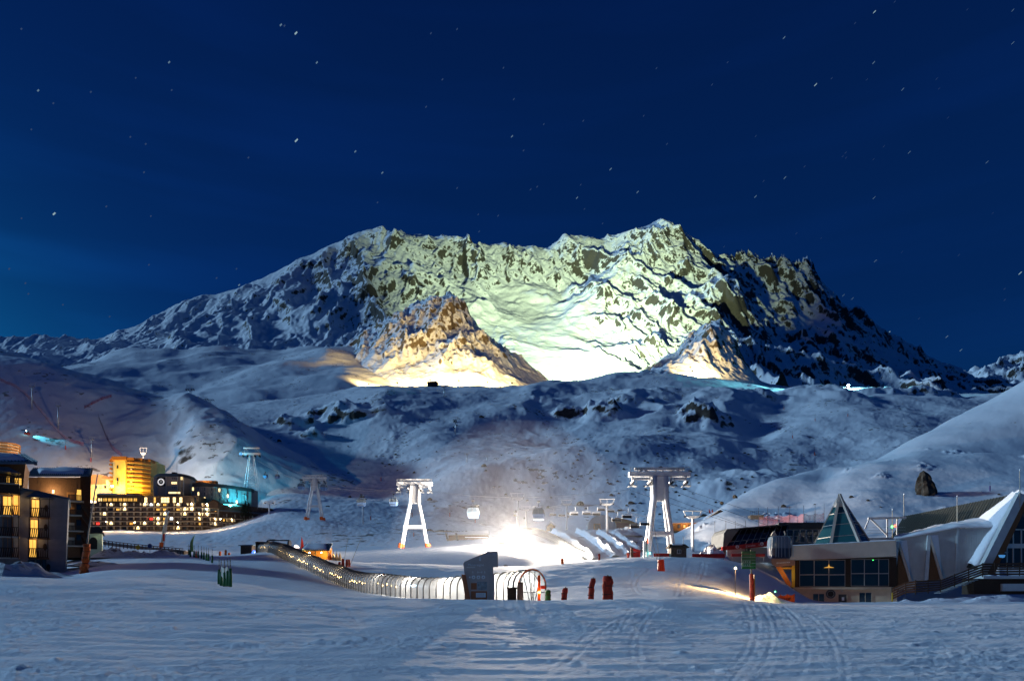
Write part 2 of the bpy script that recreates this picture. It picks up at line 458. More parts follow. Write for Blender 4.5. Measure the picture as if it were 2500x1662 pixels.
near = sstep(75, 25, y)
flow = fbm(x * 0.28, y, 0.9, 4, 0.55, 3.0)                       # wind-combed streaks lying across the slope
t.Z += 0.026 * flow * (0.35 + 0.65 * near) * np.clip(y / 12, .3, 1.6)
t.Z += 0.05 * fbm(x, y, 5.0, 3, 0.5, 9.0) * np.clip(y / 20, .2, 2.0)
chop = sstep(0.15, 0.7, fbm(x, y, 7.0, 2, 0.5, 41.0) + sstep(1200, 0, t.U) * 0.5)
t.Z += 0.034 * chop * fbm(x * 0.6, y, 0.32, 3, 0.6, 5.0) * near
t.Z += 0.022 * near * np.clip(ridged(x * 0.35, y, 0.55, 2, 0.6, 31.0) - 0.75, 0, 1)
# corduroy of the piste machine and the tracks of skis and sledges
tracks = [
    [(1345, 1620), (1420, 1560), (1500, 1512), (1560, 1490)], [(1372, 1625), (1450, 1560), (1520, 1515), (1580, 1492)],
    [(1480, 1600), (1500, 1545), (1520, 1510), (1545, 1480)], [(1492, 1602), (1512, 1546), (1531, 1511), (1556, 1480)],
    [(1552, 1620), (1546, 1560), (1565, 1520), (1600, 1480)], [(1567, 1620), (1560, 1560), (1578, 1520), (1612, 1480)],
    [(1815, 1470), (1830, 1530), (1822, 1590), (1770, 1650), (1700, 1720)], [(1830, 1470), (1848, 1530), (1838, 1592), (1785, 1655), (1715, 1725)],
    [(1852, 1475), (1882, 1535), (1878, 1595), (1840, 1660), (1800, 1720)], [(1866, 1475), (1898, 1535), (1894, 1595), (1856, 1660), (1816, 1720)],
    [(1900, 1480), (1950, 1545), (1955, 1600), (1930, 1662), (1900, 1740)], [(1914, 1480), (1966, 1545), (1972, 1600), (1946, 1662), (1916, 1740)],
    [(1975, 1500), (2030, 1570), (2045, 1640), (2040, 1740)], [(1990, 1500), (2048, 1570), (2064, 1640), (2060, 1740)],
    [(1060, 1600), (1250, 1545), (1420, 1500), (1540, 1475)], [(1085, 1602), (1270, 1548), (1435, 1503), (1550, 1478)],
    [(845, 1475), (858, 1500), (880, 1530), (900, 1560)],
    [(1620, 1360), (1560, 1400), (1545, 1425), (1560, 1450)], [(1630, 1362), (1570, 1402), (1556, 1426), (1572, 1450)],
    [(1670, 1372), (1664, 1400), (1655, 1430), (1648, 1455)], [(1680, 1372), (1675, 1400), (1668, 1430), (1662, 1455)], [(1712, 1372), (1705, 1405), (1690, 1430), (1676, 1450)], [(1722, 1374), (1716, 1405), (1702, 1432), (1688, 1452)],
    [(1480, 1375), (1540, 1410), (1620, 1432), (1740, 1442)], [(1520, 1372), (1580, 1402), (1650, 1420), (1790, 1430)],
    [(2050, 1520), (2200, 1560), (2400, 1630)], [(2080, 1518), (2230, 1555), (2430, 1622)], [(1100, 1500), (1300, 1560), (1450, 1650)],
]
pyg = t.py()
for tr in tracks:
    tr = sorted(tr, key=lambda q: q[1])
    ys = np.array([q[1] for q in tr], float); xs = np.array([q[0] for q in tr], float)
    yy = np.linspace(ys[0], ys[-1], 40)
    cf = np.polyfit(ys, xs, min(3, len(tr) - 1)); xx = np.polyval(cf, yy)
    cx = np.interp(pyg, yy, xx); ins = (pyg > yy[0]) & (pyg < yy[-1])
    dm = (t.U - cx) * y / F / (0.045 + y * 0.0013)
    dep = (0.003 + y * 0.0002) * np.clip(0.7 + 0.7 * perlin(x * 0.5 + tr[0][0], y * 0.25), 0.1, 1.2)
    t.Z += np.where(ins, -dep * np.exp(-dm ** 2) + 0.55 * dep * (np.exp(-(dm - 2.1) ** 2) + np.exp(-(dm + 2.1) ** 2)), 0)
t.Z += 0.25 * sstep(110, 135, y) * sstep(560, 470, t.U) * sstep(190, 240, t.U) * ridged(x, y, 6.0, 4, 0.55, 2.0)
t.Z += 0.16 * near * np.clip(perlin(x * 2.3, y * 2.3) * perlin(x * 0.35 + 9, y * 0.35) - 0.22, 0, 1)
SNOW_FIELD = t.build('snow_field', M_SNOW)

# --- the valley: ground from behind the plateau up to the crest under the lit knoll
t = Terrain([
    (165., [(-900, 1420), (0, 1405), (250, 1378), (520, 1374), (640, 1368), (800, 1380), (1050, 1390), (1300, 1396), (1500, 1380), (1700, 1378), (1900, 1425), (2050, 1478), (3400, 1480)]),
    (185., [(-900, 1360), (0, 1360), (250, 1350), (450, 1352), (560, 1357), (640, 1352), (760, 1350), (850, 1352), (1000, 1347), (1150, 1340), (1250, 1345), (1350, 1360), (1420, 1368), (1530, 1360), (1640, 1360), (1750, 1363), (1850, 1372), (2000, 1420), (2200, 1450), (3400, 1450)]),
    [(-900, 1340, 235), (0, 1335, 235), (250, 1325, 235), (450, 1333, 240), (560, 1334, 240), (700, 1335, 240), (800, 1337, 235), (950, 1332, 230), (1050, 1327, 225), (1150, 1322, 225), (1250, 1312, 230), (1340, 1298, 245), (1420, 1297, 245), (1500, 1302, 240), (1560, 1312, 235), (1650, 1318, 235), (1750, 1310, 240), (1850, 1315, 240), (2000, 1330, 230), (3400, 1330, 230)],
    [(-900, 1300, 285), (0, 1312, 290), (230, 1312, 290), (420, 1312, 290), (520, 1308, 290), (620, 1282, 300), (700, 1275, 310), (770, 1268, 312), (840, 1280, 310), (950, 1292, 300), (1050, 1297, 290), (1150, 1302, 285), (1250, 1300, 280), (1340, 1291, 285), (1420, 1293, 285), (1500, 1292, 285), (1560, 1290, 290), (1650, 1284, 290), (1750, 1282, 290), (1850, 1285, 290), (2100, 1290, 290), (3400, 1280, 290)],
    (372., [(-900, 1296), (0, 1296), (400, 1297), (500, 1294), (560, 1286), (600, 1276), (650, 1262), (690, 1257), (760, 1262), (850, 1272), (950, 1282), (1050, 1284), (1150, 1290), (1300, 1292), (1420, 1288), (1550, 1280), (1650, 1270), (1750, 1255), (1850, 1240), (2000, 1240), (3400, 1250)]),
    (455., [(-900, 1290), (0, 1290), (400, 1285), (560, 1255), (640, 1230), (700, 1218), (800, 1225), (900, 1235), (1000, 1252), (1100, 1262), (1200, 1268), (1350, 1265), (1500, 1250), (1650, 1225), (1780, 1200), (1900, 1190), (2100, 1190), (3400, 1200)]),
    (580., [(-900, 1120), (0, 1150), (400, 1140), (560, 1120), (700, 1150), (850, 1175), (950, 1180), (1050, 1160), (1150, 1145), (1300, 1130), (1450, 1110), (1600, 1100), (1750, 1105), (1900, 1130), (2000, 1150), (2150, 1110), (3400, 1100)]),
    (720., [(-900, 1080), (0, 1080), (400, 1060), (560, 1040), (700, 1060), (850, 1075), (950, 1070), (1050, 1060), (1150, 1060), (1300, 1075), (1450, 1075), (1600, 1052), (1750, 1050), (1850, 1075), (1950, 1040), (2100, 1030), (2300, 1040), (3400, 1050)]),
    (860., [(-900, 1050), (0, 1040), (400, 1010), (600, 995), (700, 990), (800, 985), (900, 975), (1050, 972), (1200, 985), (1330, 995), (1450, 990), (1600, 985), (1750, 985), (1900, 995), (2050, 975), (2200, 985), (2500, 990), (3400, 1000)]),
    [(-900, 1030, 1000), (0, 1030, 1000), (400, 1000, 1000), (600, 985, 1000), (750, 968, 1000), (880, 951, 1000), (960, 944, 1000), (1060, 941, 1000), (1180, 947, 1000), (1272, 951, 1000), (1340, 942, 1000), (1420, 928, 1050), (1490, 905, 1080), (1590, 908, 1080), (1700, 922, 1060), (1876, 945, 1030), (2014, 947, 1020), (2150, 960, 1000), (2330, 960, 1000), (2500, 966, 1000), (3400, 970, 1000)],
    [(-900, 1060, 1120), (400, 1020, 1120), (900, 975, 1120), (1060, 958, 1120), (1272, 968, 1120), (1400, 960, 1130), (1490, 940, 1150), (1590, 940, 1150), (1876, 960, 1120), (2330, 985, 1120), (3400, 990, 1120)],
    (1400., [(-900, 1080), (400, 1060), (1272, 1010), (1590, 1000), (2330, 1020), (3400, 1030)]),
], [16, 30, 30, 26, 34, 56, 58, 40, 34, 12, 8], -60, 2560, 3.2, 16, wide=(-900, 3400))
x, y = t.X, t.Y
far = sstep(260, 520, y)
t.ridge([(1180, 1150, 540), (1330, 1105, 570), (1480, 1068, 600), (1640, 1050, 640), (1760, 1065, 660)], 90, 10, 60, 1.1, 4)
t.ridge([(880, 950, 1000), (930, 1010, 840), (960, 1075, 690), (905, 1150, 560)], 70, 16, 70, 1.2, 8)
t.ridge([(1340, 940, 1020), (1300, 1000, 860), (1240, 1040, 760)], 60, 20, 70, 1.2, 10)
t.ridge([(1480, 985, 900), (1560, 1000, 830), (1700, 1030, 760)], 50, 20, 60, 1.2, 12)
t.ridge([(1690, 975, 900), (1800, 968, 900), (1760, 1020, 790)], 50, 20, 50, 1.2, 14)
t.ridge([(1880, 985, 900), (1990, 965, 920), (2080, 985, 860)], 50, 20, 50, 1.2, 12)
t.ridge([(1640, 970, 930), (1560, 985, 880)], 40, 18, 50, 1.2, 12)
amp = far * (0.5 + 0.5 * sstep(900, 1100, t.U))
t.Z += 7.0 * amp * fbm(x, y, 110.0, 4, 0.4, 1.0)
t.Z += 1.1 * far * ridged(x, y, 46.0, 4, 0.48, 4.0) * sstep(0.0, 0.5, fbm(x, y, 120.0, 2, 0.5, 8.0) + 0.25)
t.Z += 0.35 * sstep(300, 450, y) * fbm(x, y, 12.0, 4, 0.5, 14.0)
# outcrops of bare rock
for (px, d, rx, ry, h) in [(820, 800, 26, 14, 13), (870, 780, 34, 12, 12), (715, 760, 24, 12, 12), (760, 720, 20, 10, 9), (1440, 820, 34, 12, 15), (1480, 800, 26, 12, 13), (1715, 780, 22, 26, 20), (1530, 850, 22, 12, 11), (2200, 960, 60, 12, 9), (2290, 960, 34, 10, 8), (1860, 900, 26, 12, 9), (1330, 880, 14, 10, 7), (640, 560, 18, 10, 6), (575, 540, 14, 9, 5), (470, 560, 12, 8, 5), (1780, 470, 26, 14, 5), (1850, 500, 26, 14, 5), (1800, 930, 16, 10, 8)]:
    cx = (px - 1250) * d / F
    wq = 9.0 * fbm(x, y, 26.0, 3, 0.6, 3.0 + px * 0.01); q = ((x - cx + wq) / rx) ** 2 + ((y - d + 0.7 * wq) / ry) ** 2
    t.Z += 1.2 * h * np.exp(-(q * 1.0) ** 1.6) * (0.55 + 0.3 * ridged(x + 0.5 * y, y, 30.0, 3, 0.5, px * 0.01))
# mogul field under the knoll
mog = np.exp(-((t.U - (960 + (y - 700) * 0.12)) / 55.0) ** 2) * sstep(520, 600, y) * sstep(900, 820, y)
t.Z += mog * 0.75 * np.sin(x / 1.7 + 4.5 * perlin(x / 13, y / 13)) * np.sin(y / 2.6 + 5 * perlin(x / 15, y / 12 + 4)) * (0.5 + 0.5 * perlin(x / 30, y / 30))
t.Z += 0.25 * sstep(200, 260, y) * fbm(x, y, 3.0, 3, 0.6, 6.0)
t.build('valley_slopes', M_SLOPE)

# --- left hill above the village with its pistes
t = Terrain([
    (405., [(-1300, 1310), (-60, 1310), (200, 1320), (420, 1335), (640, 1360), (900, 1420)]),
    (445., [(-1300, 1190), (-60, 1190), (120, 1210), (260, 1230), (420, 1235), (560, 1240), (680, 1270), (900, 1330)]),
    (500., [(-1300, 1060), (-60, 1080), (60, 1090), (180, 1110), (300, 1140), (400, 1160), (500, 1160), (600, 1185), (900, 1280)]),
    (565., [(-1300, 930), (-60, 960), (40, 980), (150, 1010), (260, 1055), (330, 1060), (420, 1075), (480, 1040), (560, 1050), (640, 1110), (900, 1200)]),
    (640., [(-1300, 850), (-60, 862), (0, 868), (60, 880), (150, 905), (260, 950), (330, 985), (400, 1000), (450, 990), (540, 1010), (650, 1080), (900, 1180)]),
    (720., [(-1300, 830), (-60, 858), (0, 868), (90, 882), (180, 908), (280, 936), (380, 966), (450, 986), (500, 1006), (560, 1035), (660, 1090), (900, 1180)]),
    (860., [(-1300, 880), (-60, 910), (200, 950), (400, 1010), (560, 1080), (900, 1220)]),
], [14, 30, 44, 40, 24, 8], -60, 760, 3.2, 14, wide=(-1300, 1000))
x, y = t.X, t.Y
t.ridge([(500, 1000, 740), (445, 990, 660), (420, 1050, 580), (440, 1130, 510)], 50, 12, 50, 1.2, 8)
t.ridge([(290, 940, 700), (330, 985, 640), (390, 985, 620), (470, 1000, 640)], 45, 12, 50, 1.2, 6)
t.ridge([(620, 1050, 600), (560, 1120, 530), (520, 1180, 460)], 45, 12, 40, 1.2, 8)
t.Z += 3.0 * fbm(x, y, 70.0, 4, 0.42, 5.0) * sstep(420, 500, y)
t.Z += 0.5 * ridged(x, y, 30.0, 4, 0.45, 9.0) * sstep(420, 600, y)
t.Z += 0.25 * fbm(x, y, 6.0, 4, 0.6, 2.0)
t.build('left_hill', M_SLOPE)

# --- blue hills behind it on the left
t = Terrain([
    (850., [(-1300, 1050), (0, 1030), (300, 1040), (600, 1050), (900, 1060), (1200, 1070)]),
    (1000., [(-1300, 940), (0, 950), (200, 950), (350, 975), (500, 985), (650, 985), (800, 975), (1000, 975), (1200, 1000)]),
    (1150., [(-1300, 900), (0, 910), (180, 900), (320, 915), (450, 925), (560, 930), (700, 915), (850, 900), (1000, 930), (1200, 990)]),
    (1300., [(-1300, 860), (0, 880), (170, 900), (260, 868), (330, 856), (400, 866), (440, 880), (520, 872), (620, 878), (700, 872), (800, 862), (900, 880), (1200, 960)]),
    (1450., [(-1300, 860), (0, 880), (170, 905), (260, 885), (400, 868), (450, 868), (540, 862), (620, 866), (680, 862), (760, 840), (850, 850), (1200, 950)]),
    (1700., [(-1300, 900), (0, 930), (400, 920), (800, 900), (1200, 980)]),
], [14, 30, 40, 24, 8], -60, 1100, 3.4, 12, wide=(-1300, 1250))
x, y = t.X, t.Y
t.Z += 20 * fbm(x, y, 240.0, 4, 0.38, 2.0) + 3 * ridged(x, y, 150.0, 4, 0.4, 6.0)
t.Z += 0.4 * fbm(x, y, 14.0, 4, 0.5, 2.0)
t.build('back_hills', M_SLOPE)

# --- right bank: the big pinkish slope and the lower shoulder in front of it
t = Terrain([
    (168., [(1500, 1430), (1700, 1410), (1900, 1440), (2000, 1482), (2100, 1484), (2300, 1480), (2600, 1475), (4200, 1470)]),
    (205., [(1500, 1370), (1640, 1350), (1760, 1330), (1900, 1320), (2050, 1315), (2200, 1300), (2350, 1295), (2500, 1280), (4200, 1230)]),
    (225., [(1500, 1340), (1640, 1318), (1720, 1292), (1800, 1275), (1900, 1270), (2050, 1262), (2150, 1252), (2300, 1240), (2500, 1225), (4200, 1180)]),
    (248., [(1500, 1340), (1640, 1310), (1720, 1270), (1780, 1240), (1850, 1238), (1950, 1232), (2050, 1205), (2150, 1185), (2300, 1180), (2500, 1170), (4200, 1120)]),
    (280., [(1500, 1345), (1660, 1310), (1740, 1255), (1780, 1222), (1830, 1195), (1900, 1168), (1960, 1165), (2010, 1170), (2080, 1145), (2150, 1130), (2250, 1118), (2400, 1108), (2500, 1112), (4200, 1060)]),
    [(1500, 1360, 300), (1660, 1330, 300), (1780, 1240, 300), (1900, 1180, 300), (1980, 1150, 310), (2020, 1134, 320), (2080, 1140, 310), (2160, 1128, 300), (2250, 1106, 300), (2400, 1100, 300), (2500, 1104, 300), (4200, 1050, 300)],
    [(1500, 1380, 370), (1780, 1270, 370), (1950, 1190, 370), (2050, 1160, 370), (2140, 1128, 370), (2210, 1085, 370), (2300, 1035, 370), (2400, 984, 370), (2500, 930, 370), (2650, 850, 370), (4200, 500, 370)],
    (450., [(1500, 1420), (1780, 1330), (2050, 1240), (2210, 1150), (2300, 1090), (2400, 1040), (2500, 990), (4200, 600)]),
], [12, 22, 32, 42, 12, 60, 10], 1500, 2600, 3.0, 12, wide=(1480, 4200))
x, y = t.X, t.Y
t.Z += 0.9 * fbm(x, y, 26.0, 3, 0.4, 3.0) * sstep(180, 230, y) + 0.06 * fbm(x, y, 2.0, 3, 0.6, 3.0)
t.Z += 0.8 * sstep(0.45, 0.9, fbm(x, y, 16, 2, .5, 30.)) * ridged(x, y, 5.0, 3, 0.6, 3.0) * sstep(330, 290, y)
t.build('right_bank', M_BANK)

# --- the floodlit knolls
t = Terrain([
    (1035., [(500, 1030), (2000, 1030)]), (1090., [(500, 985), (800, 975), (880, 962), (1060, 952), (1280, 957), (1400, 985), (2000, 1000)]),
    (1240., [(500, 985), (740, 950), (850, 900), (960, 868), (1080, 862), (1200, 880), (1300, 930), (1400, 985), (2000, 1000)]),
    [(500, 985, 1380), (640, 960, 1380), (740, 918, 1400), (830, 860, 1420), (900, 808, 1430), (970, 770, 1420), (1030, 745, 1400), (1048, 731, 1390), (1070, 745, 1390), (1098, 728, 1380), (1115, 737, 1376), (1160, 792, 1360), (1250, 862, 1340), (1330, 910, 1320), (1400, 975, 1320), (2000, 1000, 1320)],
    (1500., [(500, 1010), (700, 985), (900, 900), (1050, 850), (1120, 850), (1250, 930), (1400, 1000), (2000, 1040)]), (1600., [(500, 1060), (2000, 1060)]),
], [16, 70, 100, 12, 4], 620, 1460, 2.6, 7)
t.ridge([(1098, 728, 1380), (1066, 800, 1290), (1105, 870, 1200), (1075, 925, 1120)], 75, 20, 50, 1.1, 26)
t.ridge([(1048, 731, 1390), (1000, 800, 1330), (960, 870, 1250), (930, 920, 1160)], 60, 20, 50, 1.1, 16)
t.ridge([(1160, 792, 1360), (1180, 860, 1240), (1215, 920, 1130)], 60, 22, 40, 1.1, 18)
x, y = t.X, t.Y
hgt = sstep(0, 110, t.Z - (HY - 965) * t.Y / F)
t.Z += hgt * (12 * (ridged(x, y * 0.6, 80.0, 6, 0.5, 2.0) - 0.7) + 4.5 * (ridged(x + 0.3 * y, y * 0.4, 20.0, 3, 0.6, 3.0) - 0.6)) + 1.0 * fbm(x, y, 8.0, 4, 0.6, 8.0)
t.build('rocky_knoll', M_KNOLL)
t = Terrain([
    (1090., [(1400, 1010), (2200, 1010)]), (1140., [(1400, 950), (1500, 918), (1600, 920), (1876, 955), (2200, 985)]),
    (1260., [(1400, 950), (1560, 915), (1660, 880), (1720, 862), (1790, 880), (1860, 935), (2200, 985)]),
    [(1400, 960, 1380), (1560, 912, 1380), (1640, 868, 1390), (1690, 824, 1390), (1735, 798, 1380), (1752, 790, 1376), (1768, 806, 1370), (1782, 826, 1360), (1815, 888, 1340), (1860, 942, 1330), (2000, 975, 1320), (2200, 990, 1320)],
    (1500., [(1400, 1000), (1640, 930), (1750, 880), (1850, 960), (2200, 1020)]), (1600., [(1400, 1060), (2200, 1060)]),
], [16, 44, 76, 10, 4], 1440, 2080, 2.8, 6)
t.ridge([(1752, 790, 1376), (1738, 840, 1290), (1700, 890, 1190)], 55, 16, 40, 1.1, 20)
t.ridge([(1815, 888, 1340), (1800, 920, 1240)], 40, 16, 40, 1.1, 10)
x, y = t.X, t.Y
hgt = sstep(0, 80, t.Z - (HY - 955) * t.Y / F)
t.Z += hgt * (11 * (ridged(x, y * 0.6, 60.0, 6, 0.5, 12.0) - 0.7) + 4.0 * (ridged(x + 0.3 * y, y * 0.4, 18.0, 3, 0.6, 3.0) - 0.6)) + 1.0 * fbm(x, y, 8.0, 4, 0.6, 8.0)
t.build('small_knoll', M_KNOLL)

# --- the mountain
sky_line = [(-1300, 835), (-60, 838), (0, 835), (60, 831), (100, 832), (170, 841), (240, 843), (300, 815), (370, 785), (430, 742), (490, 727), (530, 722), (600, 700), (680, 665), (740, 640), (770, 622), (830, 590), (880, 572), (950, 567), (1000, 573), (1060, 577), (1100, 577), (1130, 586), (1160, 602), (1175, 594), (1230, 597), (1270, 604), (1300, 601), (1332, 609), (1345, 595), (1380, 577), (1430, 578), (1500, 580), (1540, 573), (1575, 560), (1600, 550), (1614, 545), (1640, 556), (1680, 580), (1720, 610), (1752, 630), (1765, 622), (1800, 632), (1820, 624), (1850, 645), (1868, 648), (1882, 632), (1898, 650), (1912, 634), (1932, 660), (1950, 660), (1962, 640), (1982, 655), (2000, 690), (2040, 735), (2100, 775), (2170, 820), (2250, 870), (2330, 912), (2370, 935), (2420, 960), (2700, 1010), (3400, 1050)]
t = Terrain([
    (1580., [(-1300, 980), (0, 960), (300, 960), (600, 980), (1000, 960), (1300, 930), (1500, 925), (1700, 930), (1900, 960), (2100, 975), (2300, 985), (3400, 1050)]),
    (1700., [(-1300, 940), (0, 920), (300, 910), (600, 920), (800, 915), (1000, 905), (1200, 900), (1330, 893), (1450, 890), (1600, 895), (1750, 900), (1900, 930), (2100, 950), (2300, 968), (2500, 990), (3400, 1050)]),
    (1950., [(-1300, 900), (0, 890), (300, 868), (450, 860), (600, 860), (740, 858), (860, 840), (1000, 838), (1200, 850), (1330, 852), (1450, 845), (1600, 848), (1750, 850), (1900, 886), (2100, 922), (2300, 958), (2500, 985), (3400, 1050)]),
    (2280., [(-1300, 880), (0, 870), (300, 845), (450, 825), (600, 805), (740, 785), (860, 768), (1000, 755), (1150, 770), (1300, 795), (1420, 785), (1520, 765), (1620, 752), (1750, 775), (1900, 830), (2100, 880), (2300, 944), (2500, 980), (3400, 1050)]),
    (2660., [(-1300, 860), (0, 855), (300, 832), (450, 795), (600, 760), (740, 715), (860, 672), (950, 655), (1080, 668), (1200, 698), (1320, 718), (1420, 702), (1520, 660), (1620, 632), (1720, 682), (1850, 722), (1980, 765), (2100, 815), (2300, 924), (2500, 968), (3400, 1050)]),
    (3000., sky_line),
    (3250., [(p, q + 130) for p, q in sky_line]),
    (3600., [(p, q + 320) for p, q in sky_line]),
], [12, 60, 90, 90, 95, 10, 6], -60, 2560, 2.8, 4, wide=(-1300, 3400))
x, y = t.X, t.Y
t.ridge([(945, 570, 2990), (962, 650, 2680), (905, 690, 2480), (800, 760, 2250), (735, 850, 2000)], 190, 40, 120, 1.15, 60, 240)
t.ridge([(1140, 592, 2990), (1165, 640, 2800), (1150, 700, 2600)], 100, 30, 80, 1.15, 40)
t.ridge([(1575, 562, 2990), (1530, 645, 2680), (1450, 735, 2400), (1390, 810, 2150)], 170, 40, 120, 1.1, 60)
t.ridge([(1614, 548, 2990), (1690, 640, 2700), (1795, 715, 2420), (1690, 785, 2180), (1560, 870, 1900)], 170, 36, 110, 1.15, 70)
t.ridge([(1962, 645, 2990), (1990, 770, 2560), (2060, 860, 2200), (2120, 930, 1850)], 170, 40, 110, 1.15, 50)
t.ridge([(640, 690, 2990), (560, 770, 2560), (520, 830, 2200), (470, 880, 1900)], 170, 40, 110, 1.15, 50)
t.ridge([(740, 640, 2990), (700, 720, 2640), (640, 800, 2300)], 150, 40, 110, 1.15, 50)
t.ridge([(1230, 665, 2720), (1310, 700, 2620), (1345, 735, 2500)], 130, 30, 100, 1.0, 25)
nearsky = 1 - 0.78 * sstep(4.4, 4.95, t.v) * sstep(5.9, 5.05, t.v)
bowl = np.exp(-((t.U - 1330) / 170) ** 2) * sstep(2900, 2500, y)
smoothm = (1 - 0.86 * bowl) * (1 - 0.4 * sstep(900, 700, t.U) + 0.15 * sstep(1660, 1800, t.U))
t.Z += smoothm * nearsky * 40 * (ridged(x + 0.3 * y, y * 0.5, 230.0, 6, 0.5, 3.0) - 0.75)
wx = x + 30 * fbm(x, y, 150.0, 2, 0.5, 21.0)
rocky = sstep(-0.35, 0.45, fbm(x, y, 330.0, 3, 0.5, 44.0) + 0.25)
t.Z += smoothm * 7 * fbm(x, y * 0.7, 60.0, 5, 0.55, 9.0) * (0.5 + 0.5 * nearsky)
t.Z += smoothm * rocky * (0.45 + 0.55 * nearsky) * (18 * (ridged(wx, y * 0.12, 80.0, 4, 0.5, 17.0) - 0.6) + 4.0 * (ridged(wx, y * 0.3, 24.0, 3, 0.6, 19.0) - 0.6))
# broken teeth along the right-hand ridge
tooth = sstep(1740, 1790, t.U) * sstep(2010, 1985, t.U) * sstep(4.55, 5.0, t.v) * sstep(5.6, 5.0, t.v)
t.Z += tooth * 34 * (ridged(x, y, 36.0, 3, 0.6, 1.0) - 0.7)
t.build('mountain', M_ALP)

# --- a further ridge low on the right
t = Terrain([
    (3700., [(1900, 1010), (3600, 1000)]), (4000., [(1900, 985), (2200, 975), (2400, 950), (2500, 930), (3600, 900)]),
    (4500., [(1900, 970), (2250, 950), (2350, 915), (2420, 890), (2470, 880), (2500, 870), (2600, 850), (3600, 800)]),
    (4900., [(1900, 1000), (2400, 960), (3600, 900)]),
], [12, 50, 8], 2100, 2620, 4.0, 6, wide=(1900, 3600))
x, y = t.X, t.Y
t.Z += 45 * (ridged(x, y, 230.0, 5, 0.5, 3.0) - 0.7) + 12 * fbm(x, y, 40.0, 4, 0.6, 9.0)
t.build('far_ridge', M_ALP)
# ------------------------------------------------------------------ floodlights of the mountain illumination
def floodlight(px, py, d, tgt, energy, col, spot, label, group=None, name='floodlight'):
    p = W(px, py, d)
    t = thing(name, label, 'floodlight', p, 0, group)
    MB().box(-1.2, 1.2, -0.5, 0.5, 4.6, 6.2).build('housing', M_DARK, t)
    MB().box(-0.15, 0.15, -0.15, 0.15, -8.0, 4.6).build('post', M_DARK, t)
    lamp('beam', 'SPOT', (0, 0, 6.5), energy, col, t, 1.5, Vector(tgt) - p, spot, 0.9)
    return t
M_DARK = mat('dark_steel', (0.03, 0.03, 0.035), 0.5, 0.6, var=0.2)
KW = 1000.0
WARM = (1.0, 0.70, 0.27)
KN = ['westernmost floodlight on the crest below the rocky knoll', 'second floodlight from the west below the rocky knoll', 'floodlight by the small hut below the rocky knoll', 'floodlight below the middle of the rocky knoll', 'floodlight below the right flank of the rocky knoll', 'easternmost floodlight below the rocky knoll']
for i, (px, py, d, e) in enumerate([(900, 947, 1025, .8), (970, 943, 1025, .9), (1050, 936, 1022, 1.0), (1120, 938, 1022, 1.2), (1190, 942, 1024, 1.2), (1250, 944, 1028, 1.0)]):
    floodlight(px, py, d, W(px * .4 + 1090 * .6, 800, 1320), e * 2400 * KW, WARM, 120, KN[i], 'warm knoll floodlights')
floodlight(1690, 914, 1108, W(1740, 830, 1340), 5000 * KW, WARM, 90, 'warm floodlight below the smaller right-hand knoll', 'warm knoll floodlights')
GREEN = (0.80, 1.0, 0.54)
floodlight(1438, 918, 1120, W(1330, 650, 2600), 340000 * KW, GREEN, 50, 'white-green floodlight between the two knolls aimed at the mountain bowl')
floodlight(1452, 918, 1125, W(1550, 640, 2500), 170000 * KW, GREEN, 46, 'second white-green floodlight between the two knolls aimed at the summit spur')
# ------------------------------------------------------------------ materials of built things
M_RENDER = mat('grey_render', (0.24, 0.24, 0.25), 0.9, var=0.12, scale=1.2, bump=0.2)
M_CREAM = mat('cream_render', (0.55, 0.50, 0.40), 0.85, var=0.1, scale=1.5)
M_WOOD_D = mat('dark_wood', (0.045, 0.028, 0.018), 0.75, var=0.35, scale=3, stretch=(1, 1, 6))
M_WOOD = mat('brown_wood', (0.16, 0.075, 0.032), 0.7, var=0.3, scale=4, stretch=(6, 6, 1))
M_WOOD_O = mat('orange_wood', (0.38, 0.17, 0.05), 0.7, var=0.25, scale=4, stretch=(6, 6, 1))
M_TILE = mat('blue_grey_roofing', (0.10, 0.15, 0.19), 0.45, 0.3, var=0.2, scale=2)
M_CAP = mat('roof_snow', (0.80, 0.82, 0.86), 0.8, var=0.04, scale=1.5, bump=0.6)
M_WHITE = mat('white_paint', (0.72, 0.73, 0.74), 0.45, var=0.06, scale=1.5)
M_STEEL = mat('galvanised_steel', (0.45, 0.47, 0.48), 0.4, 0.7, var=0.12, scale=2)
M_BLACK = mat('black_plastic', (0.012, 0.012, 0.014), 0.4)
M_RED = mat('red_padding', (0.42, 0.035, 0.015), 0.65, var=0.2, scale=5, bump=0.5)
M_ORANGE = mat('orange_padding', (0.62, 0.10, 0.012), 0.65, var=0.25, scale=4, bump=0.6)
M_GREEN = mat('green_padding', (0.012, 0.11, 0.03), 0.6, var=0.2, scale=5, bump=0.4)
M_BAMBOO = mat('bamboo', (0.36, 0.27, 0.15), 0.6, var=0.3, scale=8)
M_STONE = mat('stone_wall', (0.12, 0.105, 0.09), 0.9, var=0.45, scale=3.5, bump=0.8)
M_BOULDER = mat('boulder_rock', (0.06, 0.052, 0.042), 0.9, var=0.5, scale=0.9, bump=1.0)
M_GLASS = mat('dark_glass', (0.012, 0.03, 0.045), 0.08, 0.0, spec=0.9)
M_CURTAIN = mat('dim_pane', (0.10, 0.10, 0.11), 0.35, var=0.2, scale=2, spec=0.6)
def lit(name, col, s): return mat(name, (0.3, 0.25, 0.2), 0.5, emit=col, estr=s)
M_LIT_Y = lit('lit_pane_amber', (1.0, 0.52, 0.08), 1.25)
M_LIT_O = lit('lit_pane_orange', (1.0, 0.42, 0.05), 1.3)
M_LIT_W = lit('lit_pane_warm', (1.0, 0.70, 0.30), 2.2)
M_LIT_C = lit('lit_pane_cool', (0.72, 0.88, 1.0), 1.6)
